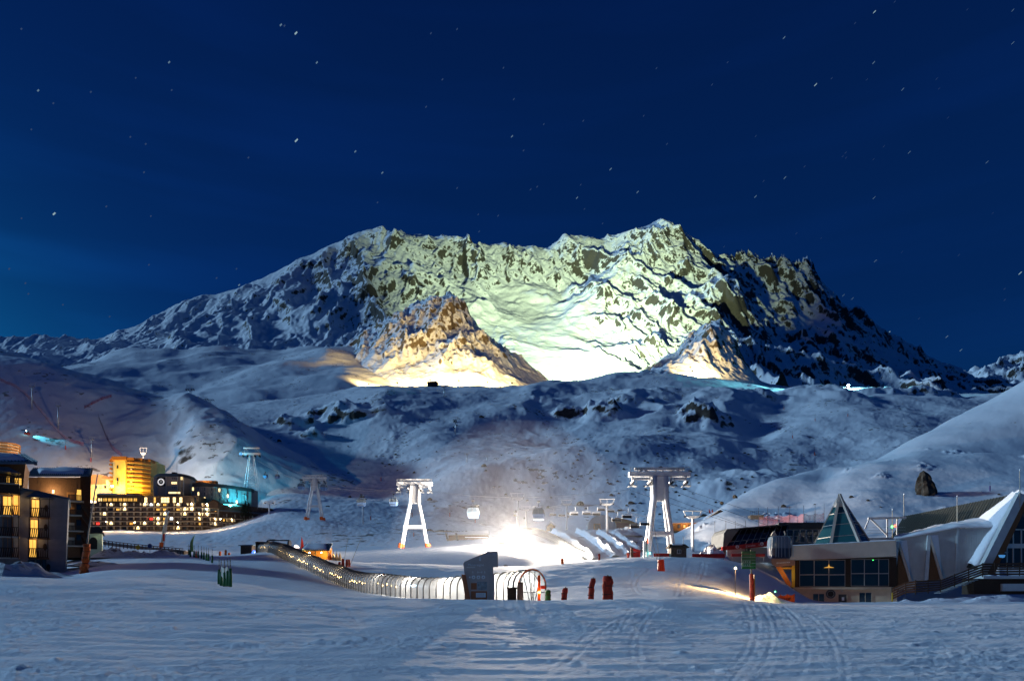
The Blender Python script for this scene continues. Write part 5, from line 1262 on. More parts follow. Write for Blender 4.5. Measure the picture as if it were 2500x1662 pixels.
# ------------------------------------------------------------------ cabins and chairs
M_CABIN = mat('cabin_shell_grey', (0.24, 0.26, 0.29), .35, .2, var=.1); M_CABIN_B = mat('cabin_shell_blue', (0.16, 0.28, 0.52), .35, spec=.6)
M_CGLASS = mat('cabin_glass', (0.14, 0.19, 0.24), .08, spec=.8)
def cabin_proto():
    r_ = link('gondola_cabin', None)
    b = MB(); b.hexa([(-.85, -.8, 0), (.85, -.8, 0), (.85, .8, 0), (-.85, .8, 0), (-1.05, -.95, .95), (1.05, -.95, .95), (1.05, .95, .95), (-1.05, .95, .95)]); b.build('lower_shell', M_CABIN_B, r_)
    g = MB(); g.hexa([(-1.02, -.92, .96), (1.02, -.92, .96), (1.02, .92, .96), (-1.02, .92, .96), (-.86, -.78, 1.85), (.86, -.78, 1.85), (.86, .78, 1.85), (-.86, .78, 1.85)]); g.build('window_band', M_CGLASS, r_)
    fr_ = MB()
    for a_, b_ in ((-1, -1), (1, -1), (-1, 1), (1, 1), (0, -1)): fr_.bar((a_ * 1.04, b_ * .94, .96), (a_ * .88, b_ * .80, 1.86), .10)
    fr_.build('mullion', M_CABIN, r_)
    MB().hexa([(-.9, -.82, 1.86), (.9, -.82, 1.86), (.9, .82, 1.86), (-.9, .82, 1.86), (-.6, -.5, 2.08), (.6, -.5, 2.08), (.6, .5, 2.08), (-.6, .5, 2.08)]).build('roof', M_CABIN, r_)
    MB().box(-.95, .95, -1.0, -.86, .12, .22).box(-1.12, 1.12, -.06, .06, 2.36, 2.44).build('ski_rack', M_STEEL, r_)
    hg = MB(); hg.bar((-.62, 0, 2.05), (-.62, 0, 2.4), .09); hg.bar((.62, 0, 2.05), (.62, 0, 2.4), .09); hg.bar((0, 0, 2.4), (0, 0, 3.3), .10); hg.box(-.25, .25, -.2, .2, 3.2, 3.42); hg.build('hanger', M_DARK, r_)
    return r_
CP = cabin_proto(); first = True
for px_, py_, w_, d_, lab in [(735, 1194, 14, 310, 'dark gondola cabin left of the middle-distance pale pylon'), (791, 1196, 14, 310, 'dark gondola cabin right of the middle-distance pale pylon'), (882, 1235, 18, 240, 'dark gondola cabin in front of the lift tower left of the white pylon'), (961, 1234, 18, 212, 'gondola cabin hanging just left of the white pylon'), (1155, 1263, 26, 197, 'blue-bottomed gondola cabin left of the bright lamp'), (1315, 1268, 28, 186, 'pale blue gondola cabin right of the bright lamp'), (648, 1166, 9, 410, 'left of two small cabins over the blue slope'), (677, 1167, 9, 385, 'right of two small cabins over the blue slope'), (589, 1110, 8, 450, 'small cabin by the slender lattice pylon'), (572, 1068, 6, 560, 'tiny cabin high on the blue slope'), (548, 1064, 6, 600, 'second tiny cabin high on the blue slope')]:
    o = CP if first else copy_tree(CP); first = False
    k_ = w_ * d_ / F / 2.1; o.scale = (k_, k_, k_)
    o.location = W(px_, py_, d_); o.rotation_euler = (0, 0, R(-8)); tag(o, lab, 'gondola', 'gondola cabins on the ropeway')

M_CHAIR = mat('chair_frame_steel', (0.55, 0.56, 0.58), .4, .5)
def chair_proto():
    r_ = link('chairlift_chair', None)
    fr_ = MB(); z0 = 0
    for s_ in (-1, 1): fr_.tube([(s_ * 1.15, -.45, z0), (s_ * 1.2, .1, z0 + .05), (s_ * 1.2, .12, z0 + .75), (s_ * 1.0, 0, z0 + .95)], .045, 6)
    fr_.tube([(-1.0, 0, .95), (1.0, 0, .95)], .05, 6); fr_.build('frame', M_CHAIR, r_)
    MB().box(-1.1, 1.1, -.5, .05, -.03, .05).build('seat', M_DARK, r_)
    MB().box(-1.08, 1.08, .06, .14, .12, .62).build('backrest', M_DARK, r_)
    MB().tube([(0, 0, .95), (.05, 0, 1.25), (.35, 0, 1.45), (.30, 0, 2.3)], .05, 6).build('hanger', M_CHAIR, r_)
    MB().tube([(-1.1, -.5, .55), (1.1, -.5, .55)], .03, 6).tube([(-1.1, -.5, .55), (-1.15, .05, .75)], .03, 5).tube([(1.1, -.5, .55), (1.15, .05, .75)], .03, 5).build('safety_bar', M_CHAIR, r_)
    return r_
CH = chair_proto(); first = True
for px_, py_, w_, lab in [(1402, 1257, 20, 'leftmost near hanging chair beside the pale lift tower'), (1432, 1256, 20, 'hanging chair second from the pale lift tower'), (1456, 1257, 20, 'hanging chair just left of the white lift tower'), (1468, 1246, 19, 'upper hanging chair close left of the white lift tower'), (1492, 1250, 18, 'upper hanging chair close right of the white lift tower'), (1505, 1272, 23, 'lower hanging chair right of the white lift tower'), (1531, 1264, 24, 'hanging chair above the brown hut'), (1550, 1288, 24, 'lowest hanging chair near the largest pylon'), (1575, 1282, 25, 'hanging chair behind the crossed bamboo poles'), (1350, 1258, 17, 'faint hanging chair near the glare'), (1372, 1260, 17, 'faint hanging chair left of the pale lift tower'), (634, 1242, 11, 'white hanging chair left of the small lift tower'), (658, 1246, 9, 'hanging chair behind the small lift tower'), (775, 1222, 9, 'hanging chair seen between the pylon legs'), (800, 1237, 10, 'hanging chair right of the pylon legs')]:
    o = CH if first else copy_tree(CH); first = False
    o.location = W(px_, py_, F * 2.35 / w_); o.rotation_euler = (0, 0, R(6)); tag(o, lab, 'chairlift chair', 'hanging chairs of the lifts')

# ropes
def rope(label, pts, r_, sag=0.0):
    P = [W(*p) for p in pts]; Q = []
    for a_, b_ in zip(P[:-1], P[1:]):
        for i in range(10):
            u = i / 10; q = a_.lerp(b_, u); q.z -= sag * (b_ - a_).length * 4 * u * (1 - u); Q.append(q)
    Q.append(P[-1]); mb = MB().tube([q - P[0] for q in Q], r_, 4)
    tag(mb.build('ropeway_cable', M_DARK, None, P[0]), label, 'cable', 'ropeway cables')
rope('upper left cable from the largest pylon down to the station', [(1538, 1196, 172), (1880, 1305, 168)], .045, .004)
rope('second cable from the largest pylon down to the station', [(1588, 1196, 172), (1890, 1310, 168)], .045, .004)
rope('third cable from the largest pylon down to the station', [(1640, 1196, 172), (1960, 1312, 168)], .045, .004)
rope('rightmost cable from the largest pylon down to the station', [(1676, 1196, 172), (1995, 1298, 168)], .045, .004)
rope('long cable from the largest pylon back to the white pylon', [(1540, 1194, 172), (1052, 1199, 205)], .04, .03)
rope('chairlift rope sagging between the white and pale lift towers', [(1600, 1266, 175), (1498, 1231, 232), (1394, 1232, 262), (1293, 1244, 290)], .05, .01)
rope('second chairlift rope running to the pale lift towers', [(1560, 1262, 180), (1467, 1231, 232), (1372, 1232, 262), (1275, 1244, 290)], .05, .01)
rope('cable from the white pylon back to the middle-distance pylon', [(975, 1200, 205), (742, 1178, 312), (600, 1104, 445), (505, 985, 880)], .05, .008)
rope('second cable from the white pylon up to the saddle pylons', [(1048, 1200, 205), (796, 1178, 312), (630, 1104, 445), (515, 985, 890)], .05, .008)
# ------------------------------------------------------------------ padded marker posts, flags and poles
def marker(label, px, d, H, pad_h, m, group, sheet='snow_field', r_=.10, lean=0.0, pole=.035):
    p = on(sheet, px, d); t_ = thing('marker_post', label, 'marker post', p, 0, group)
    rng = random.Random(int(px * 7))
    MB().tube([(0, 0, -.3), (lean * .5, 0, H * .5), (lean, 0, H)], [pole, pole, pole * .8], 6).build('pole', M_BAMBOO, t_)
    MB().tube([(0, 0, -.2), (lean * pad_h / H * .5 + rng.uniform(-.03, .03), 0, pad_h * .5), (lean * pad_h / H, 0, pad_h)], [r_ * 1.1, r_, r_ * .9], 10).build('padding', m, t_, smooth=True)
    ri = MB()
    for q in (.55, .72, .88): ri.lathe([(pole * 1.4, H * q), (pole * 1.5, H * q + .03), (pole * 1.4, H * q + .06)], 6)
    ri.build('pole_joint', M_WOOD_D, t_)
    return t_
G1 = 'green padded posts of the left piste edge'
for (px_, d_, H_, ph, lab) in [(535, 66, 2.4, 1.35, 'rearmost tall green padded post of the near group'), (540, 64, 2.35, 1.25, 'green padded post second from the rear of the near group'), (548, 61, 2.4, 1.3, 'middle green padded post of the near group'), (556, 59.5, 2.4, 1.35, 'green padded post next to the front one'), (562, 58, 2.35, 1.5, 'foremost and widest green padded post of the near group')]:
    marker(lab, px_, d_, H_, ph, M_GREEN, G1, r_=.135)
net = MB(); pa, pb = on('snow_field', 540, 64), on('snow_field', 556, 59.5)
for i in range(6):
    u, v = i / 6, (i + 1) / 6; a_, b_ = pa.lerp(pb, u) - pa, pa.lerp(pb, v) - pa; s1, s2 = .25 * math.sin(math.pi * u), .25 * math.sin(math.pi * v)
    net.hexa([a_ + Vector((0, 0, .9 - s1)), b_ + Vector((0, 0, .9 - s2)), b_ + Vector((0, .02, .9 - s2)), a_ + Vector((0, .02, .9 - s1)), a_ + Vector((0, 0, 1.8 - s1)), b_ + Vector((0, 0, 1.8 - s2)), b_ + Vector((0, .02, 1.8 - s2)), a_ + Vector((0, .02, 1.8 - s1))])
tag(net.build('net_banner', mat('grubby_netting', (.42, .38, .32), .9, var=.3), None, pa), 'sagging beige net between the near green padded posts', 'net')
for i, (px_, d_, m_) in enumerate([(461, 133, 'G'), (465, 128, 'G'), (474, 128, 'G'), (479, 127, 'O'), (484, 124, 'G'), (492, 122, 'G'), (498, 120, 'G'), (504, 118, 'G'), (509, 116, 'G'), (518, 110, 'G')]):
    marker(['leftmost green post of the far group by the feather flag', 'second green post of the far group', 'third green post of the far group', 'orange post standing within the far green group', 'tall green post behind the orange one', 'sixth post of the far green group', 'seventh post of the far green group', 'eighth post of the far green group', 'ninth post of the far green group', 'rightmost post of the far green group where the slope drops'][i], px_, d_, 2.2 if m_ == 'G' else 1.4, 1.15, M_GREEN if m_ == 'G' else M_ORANGE, G1 if m_ == 'G' else None, r_=.15)
def feather(label, px, d, H, m, lean, sheet, w_=.55):
    p = on(sheet, px, d); t_ = thing('feather_flag', label, 'flag', p)
    MB().tube([(0, 0, -.2), (0, 0, H * .5), (lean * .4, 0, H * .8), (lean, 0, H)], .035, 6).build('pole', M_BAMBOO, t_)
    mb = MB(); n = 10
    for i in range(n + 1):
        u = i / n; z = H * (.22 + .78 * u); x0 = 0 if u < .45 else lean * ((u - .45) / .55) ** 1.6; w2 = w_ * (1 - u ** 3) + .03
        for yy in (-.015, .015): mb.v += [(x0, yy, z), (x0 + w2, yy + .08 * math.sin(5 * u), z - .1)]
    for i in range(n):
        k = i * 4; mb.f += [(k, k + 1, k + 5, k + 4), (k + 2, k + 6, k + 7, k + 3), (k + 1, k + 3, k + 7, k + 5), (k, k + 4, k + 6, k + 2)]
    mb.build('sail', m, t_); return t_
feather('pale green feather flag beside the far green posts', 464, 135, 4.0, mat('flag_green', (.28, .5, .14), .8, var=.15), .9, 'snow_field')
feather('red feather flag glowing beside the lit shelter', 734, 168, 5.2, mat('flag_red', (.75, .05, .03), .8, var=.15), .25, 'snow_field', .75)

# tall pole at left with orange padding
p = on('snow_field', 205, 92); t_ = thing('leaning_flagpole', 'tall leaning flagpole wrapped in orange padding near the apartment house', 'flagpole', p)
MB().tube([(0, 0, -.4), (.55, 0, 5), (1.75, 0, 12.7)], [.11, .10, .07], 8).build('pole', mat('weathered_pole', (.32, .27, .22), .6, var=.25), t_)
rng = random.Random(2); mb = MB(); seg, n = 14, 16
for i in range(n + 1):
    z = -.2 + 3.9 * i / n; w_ = .52 if z < 1.1 else (.42 if z > 1.4 else .36); w_ *= 1 + rng.uniform(-.09, .09); cx = z * .11
    for j in range(seg):
        a_ = 2 * math.pi * j / seg; q = 1 + .12 * math.sin(3 * a_ + i) + rng.uniform(-.05, .05); mb.v.append((cx + w_ * q * math.cos(a_), w_ * q * math.sin(a_), z))
for i in range(n):
    for j in range(seg): mb.f.append((i * seg + j, i * seg + (j + 1) % seg, (i + 1) * seg + (j + 1) % seg, (i + 1) * seg + j))
mb.f.append(tuple(range(n * seg, (n + 1) * seg)))
mb.build('padding', M_ORANGE, t_)
st = MB()
for z in (1.15, 1.9, 2.7, 3.4): st.lathe([(.40, z), (.44, z + .05), (.40, z + .1)], 14, (z * .11, 0, 0))
st.build('strap', M_WOOD_D, t_)
marker('green post just behind the leaning flagpole', 218, 118, 2.6, 1.5, M_GREEN, None, r_=.12)

# snow-gun mast below the hotel
p = on('valley_slopes', 393, 222); t_ = thing('snow_gun_mast', 'thick leaning snow-gun mast with orange foot below the hotel', 'snow gun', p)
MB().tube([(0, 0, -1), (.9, 0, 5), (1.9, 0, 10)], [.45, .42, .36], 10).build('mast', M_CREAM, t_, smooth=True); MB().tube([(0, -.1, -.4), (.25, -.1, 1.6)], .65, 10).build('foot_padding', M_ORANGE, t_)
MB().tube([(1.0, -.3, 2.0), (1.0, -.3, 4.2)], .30, 8).build('control_padding', M_RED, t_); MB().tube([(1.8, 0, 9.8), (2.8, -.6, 11.2)], .22, 8).tube([(1.9, 0, 10), (1.4, .2, 11.8)], .12, 8).build('nozzle_head', M_STEEL, t_)
MB().tube([(1.0, -.3, -.5), (2.2, 0, 10)], .10, 6).build('stay_pipe', M_STEEL, t_)

# walkway barrier below the hotel
f = Fac(205., 350, 1345)
t_ = thing('walkway_barrier', 'long dark sloping walkway barrier below the hotel bank', 'barrier', f.org())
for i in range(22):
    u, v = i / 22, (i + 1) / 22; a_, b_ = 248 + 200 * u, 248 + 200 * v - .7
    ya, yb = 1317 + 22 * u ** .8, 1317 + 22 * v ** .8
    MB().hexa([f.p(a_, ya + 11, 0), f.p(b_, yb + 11, 0), f.p(b_, yb + 11, .1), f.p(a_, ya + 11, .1), f.p(a_, ya + 3, 0), f.p(b_, yb + 3, 0), f.p(b_, yb + 3, .1), f.p(a_, ya + 3, .1)]).build('panel', M_PANEL, t_)
    MB().bar(f.p(a_ - .3, ya, -.1), f.p(a_ - .3, ya + 16, -.1), .16).build('post', M_WOOD_D, t_)
tr = MB()
for i in range(22):
    u, v = i / 22, (i + 1) / 22; tr.bar(f.p(248 + 200 * u, 1317 + 22 * u ** .8, -.1), f.p(248 + 200 * v, 1317 + 22 * v ** .8, -.1), .2)
tr.build('top_rail', M_WOOD_D, t_)
f = Fac(170., 430, 1350)
t_ = thing('low_shed', 'low dark open shed at the end of the walkway barrier', 'shed', on('snow_field', 432, 152))
MB().hexa([(-1.6, 0, -.3), (1.4, 0, -.3), (1.4, 2, -.3), (-1.6, 2, -.3), (-1.6, 0, .9), (1.5, 0, .9), (1.5, 2, .9), (-1.6, 2, .9)]).build('wall', M_WOOD_D, t_); MB().box(-1.8, 1.8, -.4, 2.3, .9, 1.05).build('roof', M_PANEL, t_)
for k in range(5): MB().box(-1.4 + k * .55, -1.0 + k * .55, -.05, -.003, .1, .8).build('panel', M_PANEL, t_)
# dirty snow heaps pushed up before the shed
def heap(label, px, d, rx, ry, h, seed, sheet='snow_field', m=None, cat='snow heap', name='snow_heap'):
    n, k = 30, 16; p = on(sheet, px, d); mb = MB(); rs = np.random.RandomState(seed); ph = rs.rand(6) * 6
    for i in range(k + 1):
        r_ = i / k
        for j in range(n):
            a_ = 2 * math.pi * j / n; x_, y_ = rx * r_ * math.cos(a_), ry * r_ * math.sin(a_)
            nz = .5 * math.sin(x_ * 2.1 / rx * 3 + ph[0]) * math.sin(y_ * 2 / ry * 3 + ph[1]) + .3 * math.sin(x_ * 9 / rx + ph[2]) + .22 * math.sin(x_ * 15 / rx + y_ * 11 / ry + ph[3]) + rs.uniform(-.2, .2)
            z = h * ((1 - r_ * r_) ** 1.2) * (1 + .45 * nz) - .25
            mb.v.append((x_, y_, z))
    for i in range(k):
        for j in range(n): mb.f.append((i * n + j, (i + 1) * n + j, (i + 1) * n + (j + 1) % n, i * n + (j + 1) % n))
    return tag(mb.build(name, m or M_DIRTY, None, p, smooth=False), label, cat, None)
M_DIRTY = snow_rock('dirty_snow', (0.20, 0.13, 0.08), snow=(.68, .66, .64), lo=0.34, hi=0.55, nscale=1.2, namt=0.6, bscale=3.0, bstr=0.6, bdist=0.2, fine=.8)
heap('largest dirty snow heap beside the arched porch house', 275, 128, 4.2, 3, 1.6, 3); heap('dirty snow heap in the middle of the row', 322, 130, 4.0, 3, 1.25, 5); heap('small rounded snow heap between the dirty ones', 357, 126, 2.2, 2, .9, 7); heap('rightmost dirty snow heap before the low shed', 396, 132, 4.4, 3, 1.25, 9); heap('broken snow lumps below the leaning flagpole', 235, 108, 5, 2.5, .7, 11); heap('snow ridge at the left foot of the apartment house', 25, 76, 5.5, 4, 1.7, 13)
heap('snow bank heaped before the apartment house', 95, 84, 6, 3, .7, 15)
for px_, d_, lab, m_ in [(337, 131, 'yellow warning disc on a post by the snow heaps', mat('yellow_sign', (.5, .36, .03), .6)), (366, 134, 'blue round sign on a post by the snow heaps', mat('blue_sign', (.03, .09, .3), .6))]:
    p = on('snow_field', px_, d_); t_ = thing('round_sign', lab, 'sign', p); MB().tube([(0, 0, -.3), (0, 0, 2.0)], .05, 6).build('post', M_STEEL, t_)
    mb = MB(); disc(disc(mb, 0, 1.7, .42, -.06), 0, 1.7, .42, -.02); mb.build('disc', m_, t_)

# ------------------------------------------------------------------ lift base huts behind the tunnel top
f = Fac(172., 600, 1356)
t_ = thing('ticket_shed', 'dark shed with a glowing blue mountain emblem at its corner', 'shed', on('snow_field', 601, 166, -.2))
MB().box(-1.3, 1.3, 0, 3, -.2, 2.6).build('wall', M_WOOD_D, t_); MB().hexa([(-1.7, -.5, 2.6), (1.7, -.5, 2.6), (1.7, 3.4, 2.6), (-1.7, 3.4, 2.6), (-1.7, -.5, 2.72), (1.7, -.5, 2.72), (1.7, 3.4, 3.1), (-1.7, 3.4, 3.1)]).build('roof', M_TILE, t_)
eb = MB(); eb.prism([(1.35, .1), (1.35, 1.1), (1.75, 1.6), (2.05, 1.35), (2.4, 1.9), (2.75, 1.2), (3.1, 1.3), (3.2, .2)], -.12, 0); em_ = eb.build('mountain_emblem', lit('blue_emblem', (.04, .16, 1.0), 2.6), t_)
ln = MB()
for a_, b_ in (((1.5, .5), (2.2, 1.2)), ((2.2, 1.2), (2.9, .4)), ((1.8, .3), (2.5, .9)), ((2.4, 1.8), (2.1, 1.0)), ((2.6, .3), (3.0, 1.0))): ln.bar((a_[0], -.15, a_[1]), (b_[0], -.15, b_[1]), .07)
ln.build('emblem_line', lit('emblem_white_line', (.75, .85, 1), 3), em_)
lamp('emblem_light', 'POINT', (2.3, -.8, 1.0), 14, (.25, .35, 1), t_, .2)
f = Fac(190., 690, 1352)
t_ = thing('lift_base_station', 'dark drag-lift base station with bullwheels and snowy roofs', 'lift station', on('snow_field', 690, 178, -.6))
q = 178 / F
MB().box(-9.5, -.2, 1, 7, -.5, 2.7).build('left_wall', M_WOOD_O, t_); MB().box(-10, .1, .2, 7.6, 2.7, 2.95).build('left_roof', M_TILE, t_)
MB().box(-4.6, 2.0, 2.2, 7, -.5, 3.4).build('middle_wall', M_WOOD_D, t_); MB().hexa([(-4.8, 1.6, 3.4), (2.2, 1.6, 3.4), (2.2, 7.4, 3.4), (-4.8, 7.4, 3.4), (-4.6, 3.5, 4.3), (2.0, 3.5, 4.3), (2.0, 6.4, 4.3), (-4.6, 6.4, 4.3)]).build('middle_roof_snow', M_CAP, t_)
MB().box(2.0, 7.3, 2.6, 7, -.5, 2.9).build('right_wall', M_WOOD_D, t_); MB().hexa([(1.9, 2.0, 2.9), (7.5, 2.0, 2.9), (7.5, 7.3, 2.9), (1.9, 7.3, 2.9), (2.2, 3, 3.5), (7.0, 3, 3.5), (7.0, 6.4, 3.5), (2.2, 6.4, 3.5)]).build('right_roof_snow', M_CAP, t_)
for x_ in (-4.0, 1.3):
    mb = MB(); mb.tube([(x_ - .18, 1.3, 4.2), (x_ + .18, 1.3, 4.2)], 1.15, 18); mb.build('bullwheel', M_DARK, t_); MB().box(x_ - .2, x_ + .2, 1.1, 1.5, -.5, 4.0).build('wheel_post', M_STEEL, t_)
MB().tube([(-4.0, 1.3, 5.25), (1.3, 1.3, 5.25)], .16, 8).build('upper_beam', M_DARK, t_); MB().bar((-4.4, 1.3, 3.5), (1.7, 1.3, 3.5), .28).build('lower_beam', M_DARK, t_)
for x_, m_ in ((-8.5, M_LIT_O), (-7.0, M_LIT_O), (-5.6, M_LIT_O), (3.2, M_CURTAIN), (5.2, M_CURTAIN)):
    o_ = MB().box(x_ - .5, x_ + .5, (.9 if x_ < 0 else 2.5), (.997 if x_ < 0 else 2.597), .8, 1.9).build('window', m_, t_)
MB().hexa([(-4.5, -1.2, 2.1), (1.5, -1.2, 1.6), (1.5, 1.4, 1.6), (-4.5, 1.4, 2.1), (-4.4, -.6, 3.0), (1.3, -.6, 2.5), (1.3, .9, 2.5), (-4.4, .9, 3.0)]).build('hut_roof', M_TILE, t_); MB().box(-4.0, 1.1, -.7, 1.0, -.5, 1.7).build('hut_wall', mat('pale_blue_render', (.42, .48, .55), .85), t_)
lamp('hut_light', 'POINT', (-4.2, -1.8, 2.4), 30, (1, .75, .35), t_, .15)

# lit snow-roofed shelter
t_ = thing('lit_shelter', 'open wooden shelter with snow-loaded roof, lit yellow from inside', 'shelter', on('snow_field', 773, 146, -.3))
ea, eb2, rb2, ra2 = Vector((-2.9, -1.3, 1.75)), Vector((3.0, -1.3, 1.75)), Vector((2.6, 2.6, 3.4)), Vector((-2.7, 2.6, 3.4)); up = Vector((0, 0, .12))
rf = MB(); rf.hexa([ea, eb2, rb2, ra2, ea + up, eb2 + up, rb2 + up, ra2 + up])
for i in range(15): rf.bar(ea.lerp(eb2, i / 14) + up * 1.6, ra2.lerp(rb2, i / 14) + up * 1.6, .09)
rf_ = rf.build('roof', M_TILE, t_); snow_cap(rf_, None, [ea + up + Vector((.1, .1, .1)), ea.lerp(eb2, .9) + up + Vector((0, .1, .1)), ra2.lerp(rb2, .75) + up, ra2 + up], 0, 0, .3)
MB().box(-2.6, 2.6, 2.0, 2.2, -.3, 2.6).build('back_wall', M_WOOD_O, t_); MB().box(-2.6, -2.4, -1.0, 2.0, -.3, 1.8).build('side_wall', M_WOOD_O, t_)
for x_ in (-2.4, 0, 2.6): MB().box(x_ - .09, x_ + .09, -1.0, -.82, -.3, 1.8).build('post', M_WOOD_D, t_)
MB().box(-1.8, .8, -.9, .2, -.3, .6).build('counter', M_WOOD_D, t_); MB().box(-2.2, -1.4, -1.05, -.95, .2, 1.5).build('lit_board', M_LIT_Y, t_)
for x_ in (-1.5, .9): MB().lathe([(.0, -.1), (.12, 0), (.0, .1)], 8).build('lamp_globe', M_BULB, t_, (x_, .2, 1.5))
lamp('shelter_lamp', 'POINT', (-2.9, -1.6, 1.0), 1100, (1, .6, .12), t_, .15); lamp('shelter_lamp', 'POINT', (1.2, .3, 1.4), 420, (1, .6, .12), t_, .15); lamp('shelter_lamp', 'POINT', (4.4, -.4, .9), 420, (1, .62, .18), t_, .15)
for i in range(4):
    p = on('snow_field', 806 + i * 8, 145); t_ = thing('tripod_cone', ['orange fabric cone nearest the lit shelter', 'second glowing fabric cone from the shelter', 'third glowing fabric cone from the shelter', 'fabric cone next to the padded posts'][i], 'cone', p, 0, 'glowing fabric cones by the shelter')
    MB().lathe([(.42, -.2), (.3, .7), (.10, 1.5), (.0, 1.7)], 10).build('fabric', M_ORANGE if i == 0 else mat('cream_fabric', (.6, .45, .25), .8), t_); MB().tube([(0, 0, 1.5), (0, 0, 2.0)], .03, 5).build('tip', M_WOOD_D, t_)
for i, (px_, ln_, h_) in enumerate([(829, 0, 1.0), (837, .9, 1.5), (847, 0, 1.35), (852, 2.2, 1.3)]):
    p = on('snow_field', px_, 122 + i); t_ = thing('bamboo_marker', ['short red padded post at the left of the bamboo cluster', 'red padded post with an upright bamboo pole', 'plain red padded post in the bamboo cluster', 'red padded post with a leaning bamboo pole'][i], 'marker post', p, 0, 'red padded posts by the shelter')
    MB().tube([(0, 0, -.2), (0, 0, h_ * .5), (0, 0, h_)], [.28, .27, .2], 10).build('padding', M_RED, t_); MB().lathe([(.25, .45), (.3, .5), (.25, .55)], 10).build('strap', M_WOOD_D, t_)
    if ln_: MB().tube([(0, 0, -.2), (ln_, 0, 5.2)], .035, 5).build('pole', M_BAMBOO, t_)
for i, (px_, d_, sh) in enumerate([(537, 170, 'snow_field'), (551, 165, 'snow_field'), (559, 172, 'snow_field')]):
    sack('padded_post', ['white and orange padded post left of the ticket shed', 'orange padded post nearest the ticket shed', 'small orange padded post behind the others'][i], px_, d_, .55, 1.7 if i < 2 else 1.3, M_ORANGE, 30 + i)

# ------------------------------------------------------------------ floodlight mast and the tubing lanes
p = W(1262, 1368, 196); p.z = ground('valley_slopes', 1262, 196)
t_ = thing('floodlight_mast', 'blazing white floodlight mast on the snow behind the signboard', 'floodlight', p)
zl = (HY - 1326) * 196 / F - p.z
MB().tube([(0, 0, -.5), (0, 0, zl)], .10, 8).build('mast', M_STEEL, t_); MB().box(-.7, .7, -.25, .25, zl - .2, zl + .45).build('housing', M_DARK, t_)
for s_ in (-.36, .36): MB().box(s_ - .28, s_ + .28, -.34, -.26, zl - .1, zl + .38).build('lens', mat('flood_lens', (.8, .8, .8), .3, emit=(1, .97, .9), estr=400), t_)
lamp('flood', 'POINT', (0, -.8, zl), 460000, (1, .84, .66), t_, .35)
p = W(1192, 1345, 190); p.z = ground('valley_slopes', 1200, 190)
t_ = thing('second_floodlight', 'low white floodlight left of the brightest mast', 'floodlight', p)
zl = (HY - 1330) * 190 / F - p.z
MB().tube([(0, 0, -.5), (0, 0, zl)], .08, 8).build('mast', M_STEEL, t_); MB().box(-.4, .4, -.2, .2, zl, zl + .4).build('housing', M_DARK, t_); MB().box(-.3, .3, -.28, -.21, zl + .05, zl + .35).build('lens', mat('flood_lens_b', (.8, .8, .8), .3, emit=(1, .95, .85), estr=250), t_)
lamp('flood', 'POINT', (0, -.7, zl + .2), 60000, (1, .86, .72), t_, .3)
mv, nt_, b_ = mat_nodes('glow_haze_air'); nt_.nodes.remove(b_); pv = nt_.nodes.new('ShaderNodeVolumePrincipled'); pv.inputs['Color'].default_value = (.95, .96, 1, 1); pv.inputs['Density'].default_value = 0.0007; pv.inputs['Anisotropy'].default_value = 0.3
nt_.links.new(pv.outputs[0], nt_.nodes['Material Output'].inputs['Volume'])
mi = MB().lathe([(.01, -34), (14, -31), (28, -20), (34, -6), (36, 0), (34, 6), (28, 20), (14, 31), (.01, 34)], 24).build('glow_haze', mv, None, W(1262, 1330, 196)); mi['kind'] = 'stuff'; mi['label'] = 'added haze volume imitating the lens glow around the floodlight mast'  # haze added to imitate the lens glow round the lamp
TUN2, fr2, prof2, _o = tunnel('short steep covered conveyor beside the tubing lanes, washed white by floodlight', [(1282, 246), (1305, 238), (1330, 226), (1355, 214), (1380, 203), (1405, 193), (1430, 186)], 'valley_slopes', 1.1, 2.2, 1.6, glints=False)

def lane_wall(label, top, bot, h, w_, seed):
    """a long snow wall running down between two lanes"""
    n = 40; a_, b_ = top, bot; mb = MB(); rs = random.Random(seed); base = on('valley_slopes', *a_)
    prof_ = [(-1.0, -.4), (-.75, .35), (-.35, .85), (0, 1.0), (.35, .85), (.75, .35), (1.0, -.4)]
    for i in range(n + 1):
        u = i / n; px_ = a_[0] + (b_[0] - a_[0]) * u; d_ = a_[1] + (b_[1] - a_[1]) * u; p = on('valley_slopes', px_, d_)
        hh = h * (1 + .15 * math.sin(u * 23 + seed)) * min(1, (1 - u) * 6 + .4)
        for q, z in prof_: mb.v.append((p.x - base.x + q * w_ * (1 + rs.uniform(-.12, .12)), p.y - base.y, p.z - base.z + z * hh + rs.uniform(-.14, .14) * hh))
    k = len(prof_)
    for i in range(n):
        for j in range(k - 1): mb.f.append((i * k + j, (i + 1) * k + j, (i + 1) * k + j + 1, i * k + j + 1))
    return tag(mb.build('snow_wall', M_CAP, None, base, smooth=False), label, 'snow wall', 'snow walls between the tubing lanes')
lane_wall('leftmost snow wall of the tubing lanes', (1352, 240), (1452, 185), 1.5, 1.3, 1)
lane_wall('second snow wall of the tubing lanes', (1412, 242), (1502, 187), 1.6, 1.3, 2)
lane_wall('third snow wall of the tubing lanes', (1462, 240), (1535, 190), 1.5, 1.2, 3)
lane_wall('rightmost snow wall of the tubing lanes', (1500, 236), (1560, 198), 1.3, 1.6, 4)
heap('rough snow mound right of the tubing lanes', 1520, 238, 7, 4, 2.6, 21, 'valley_slopes', M_SNOW)
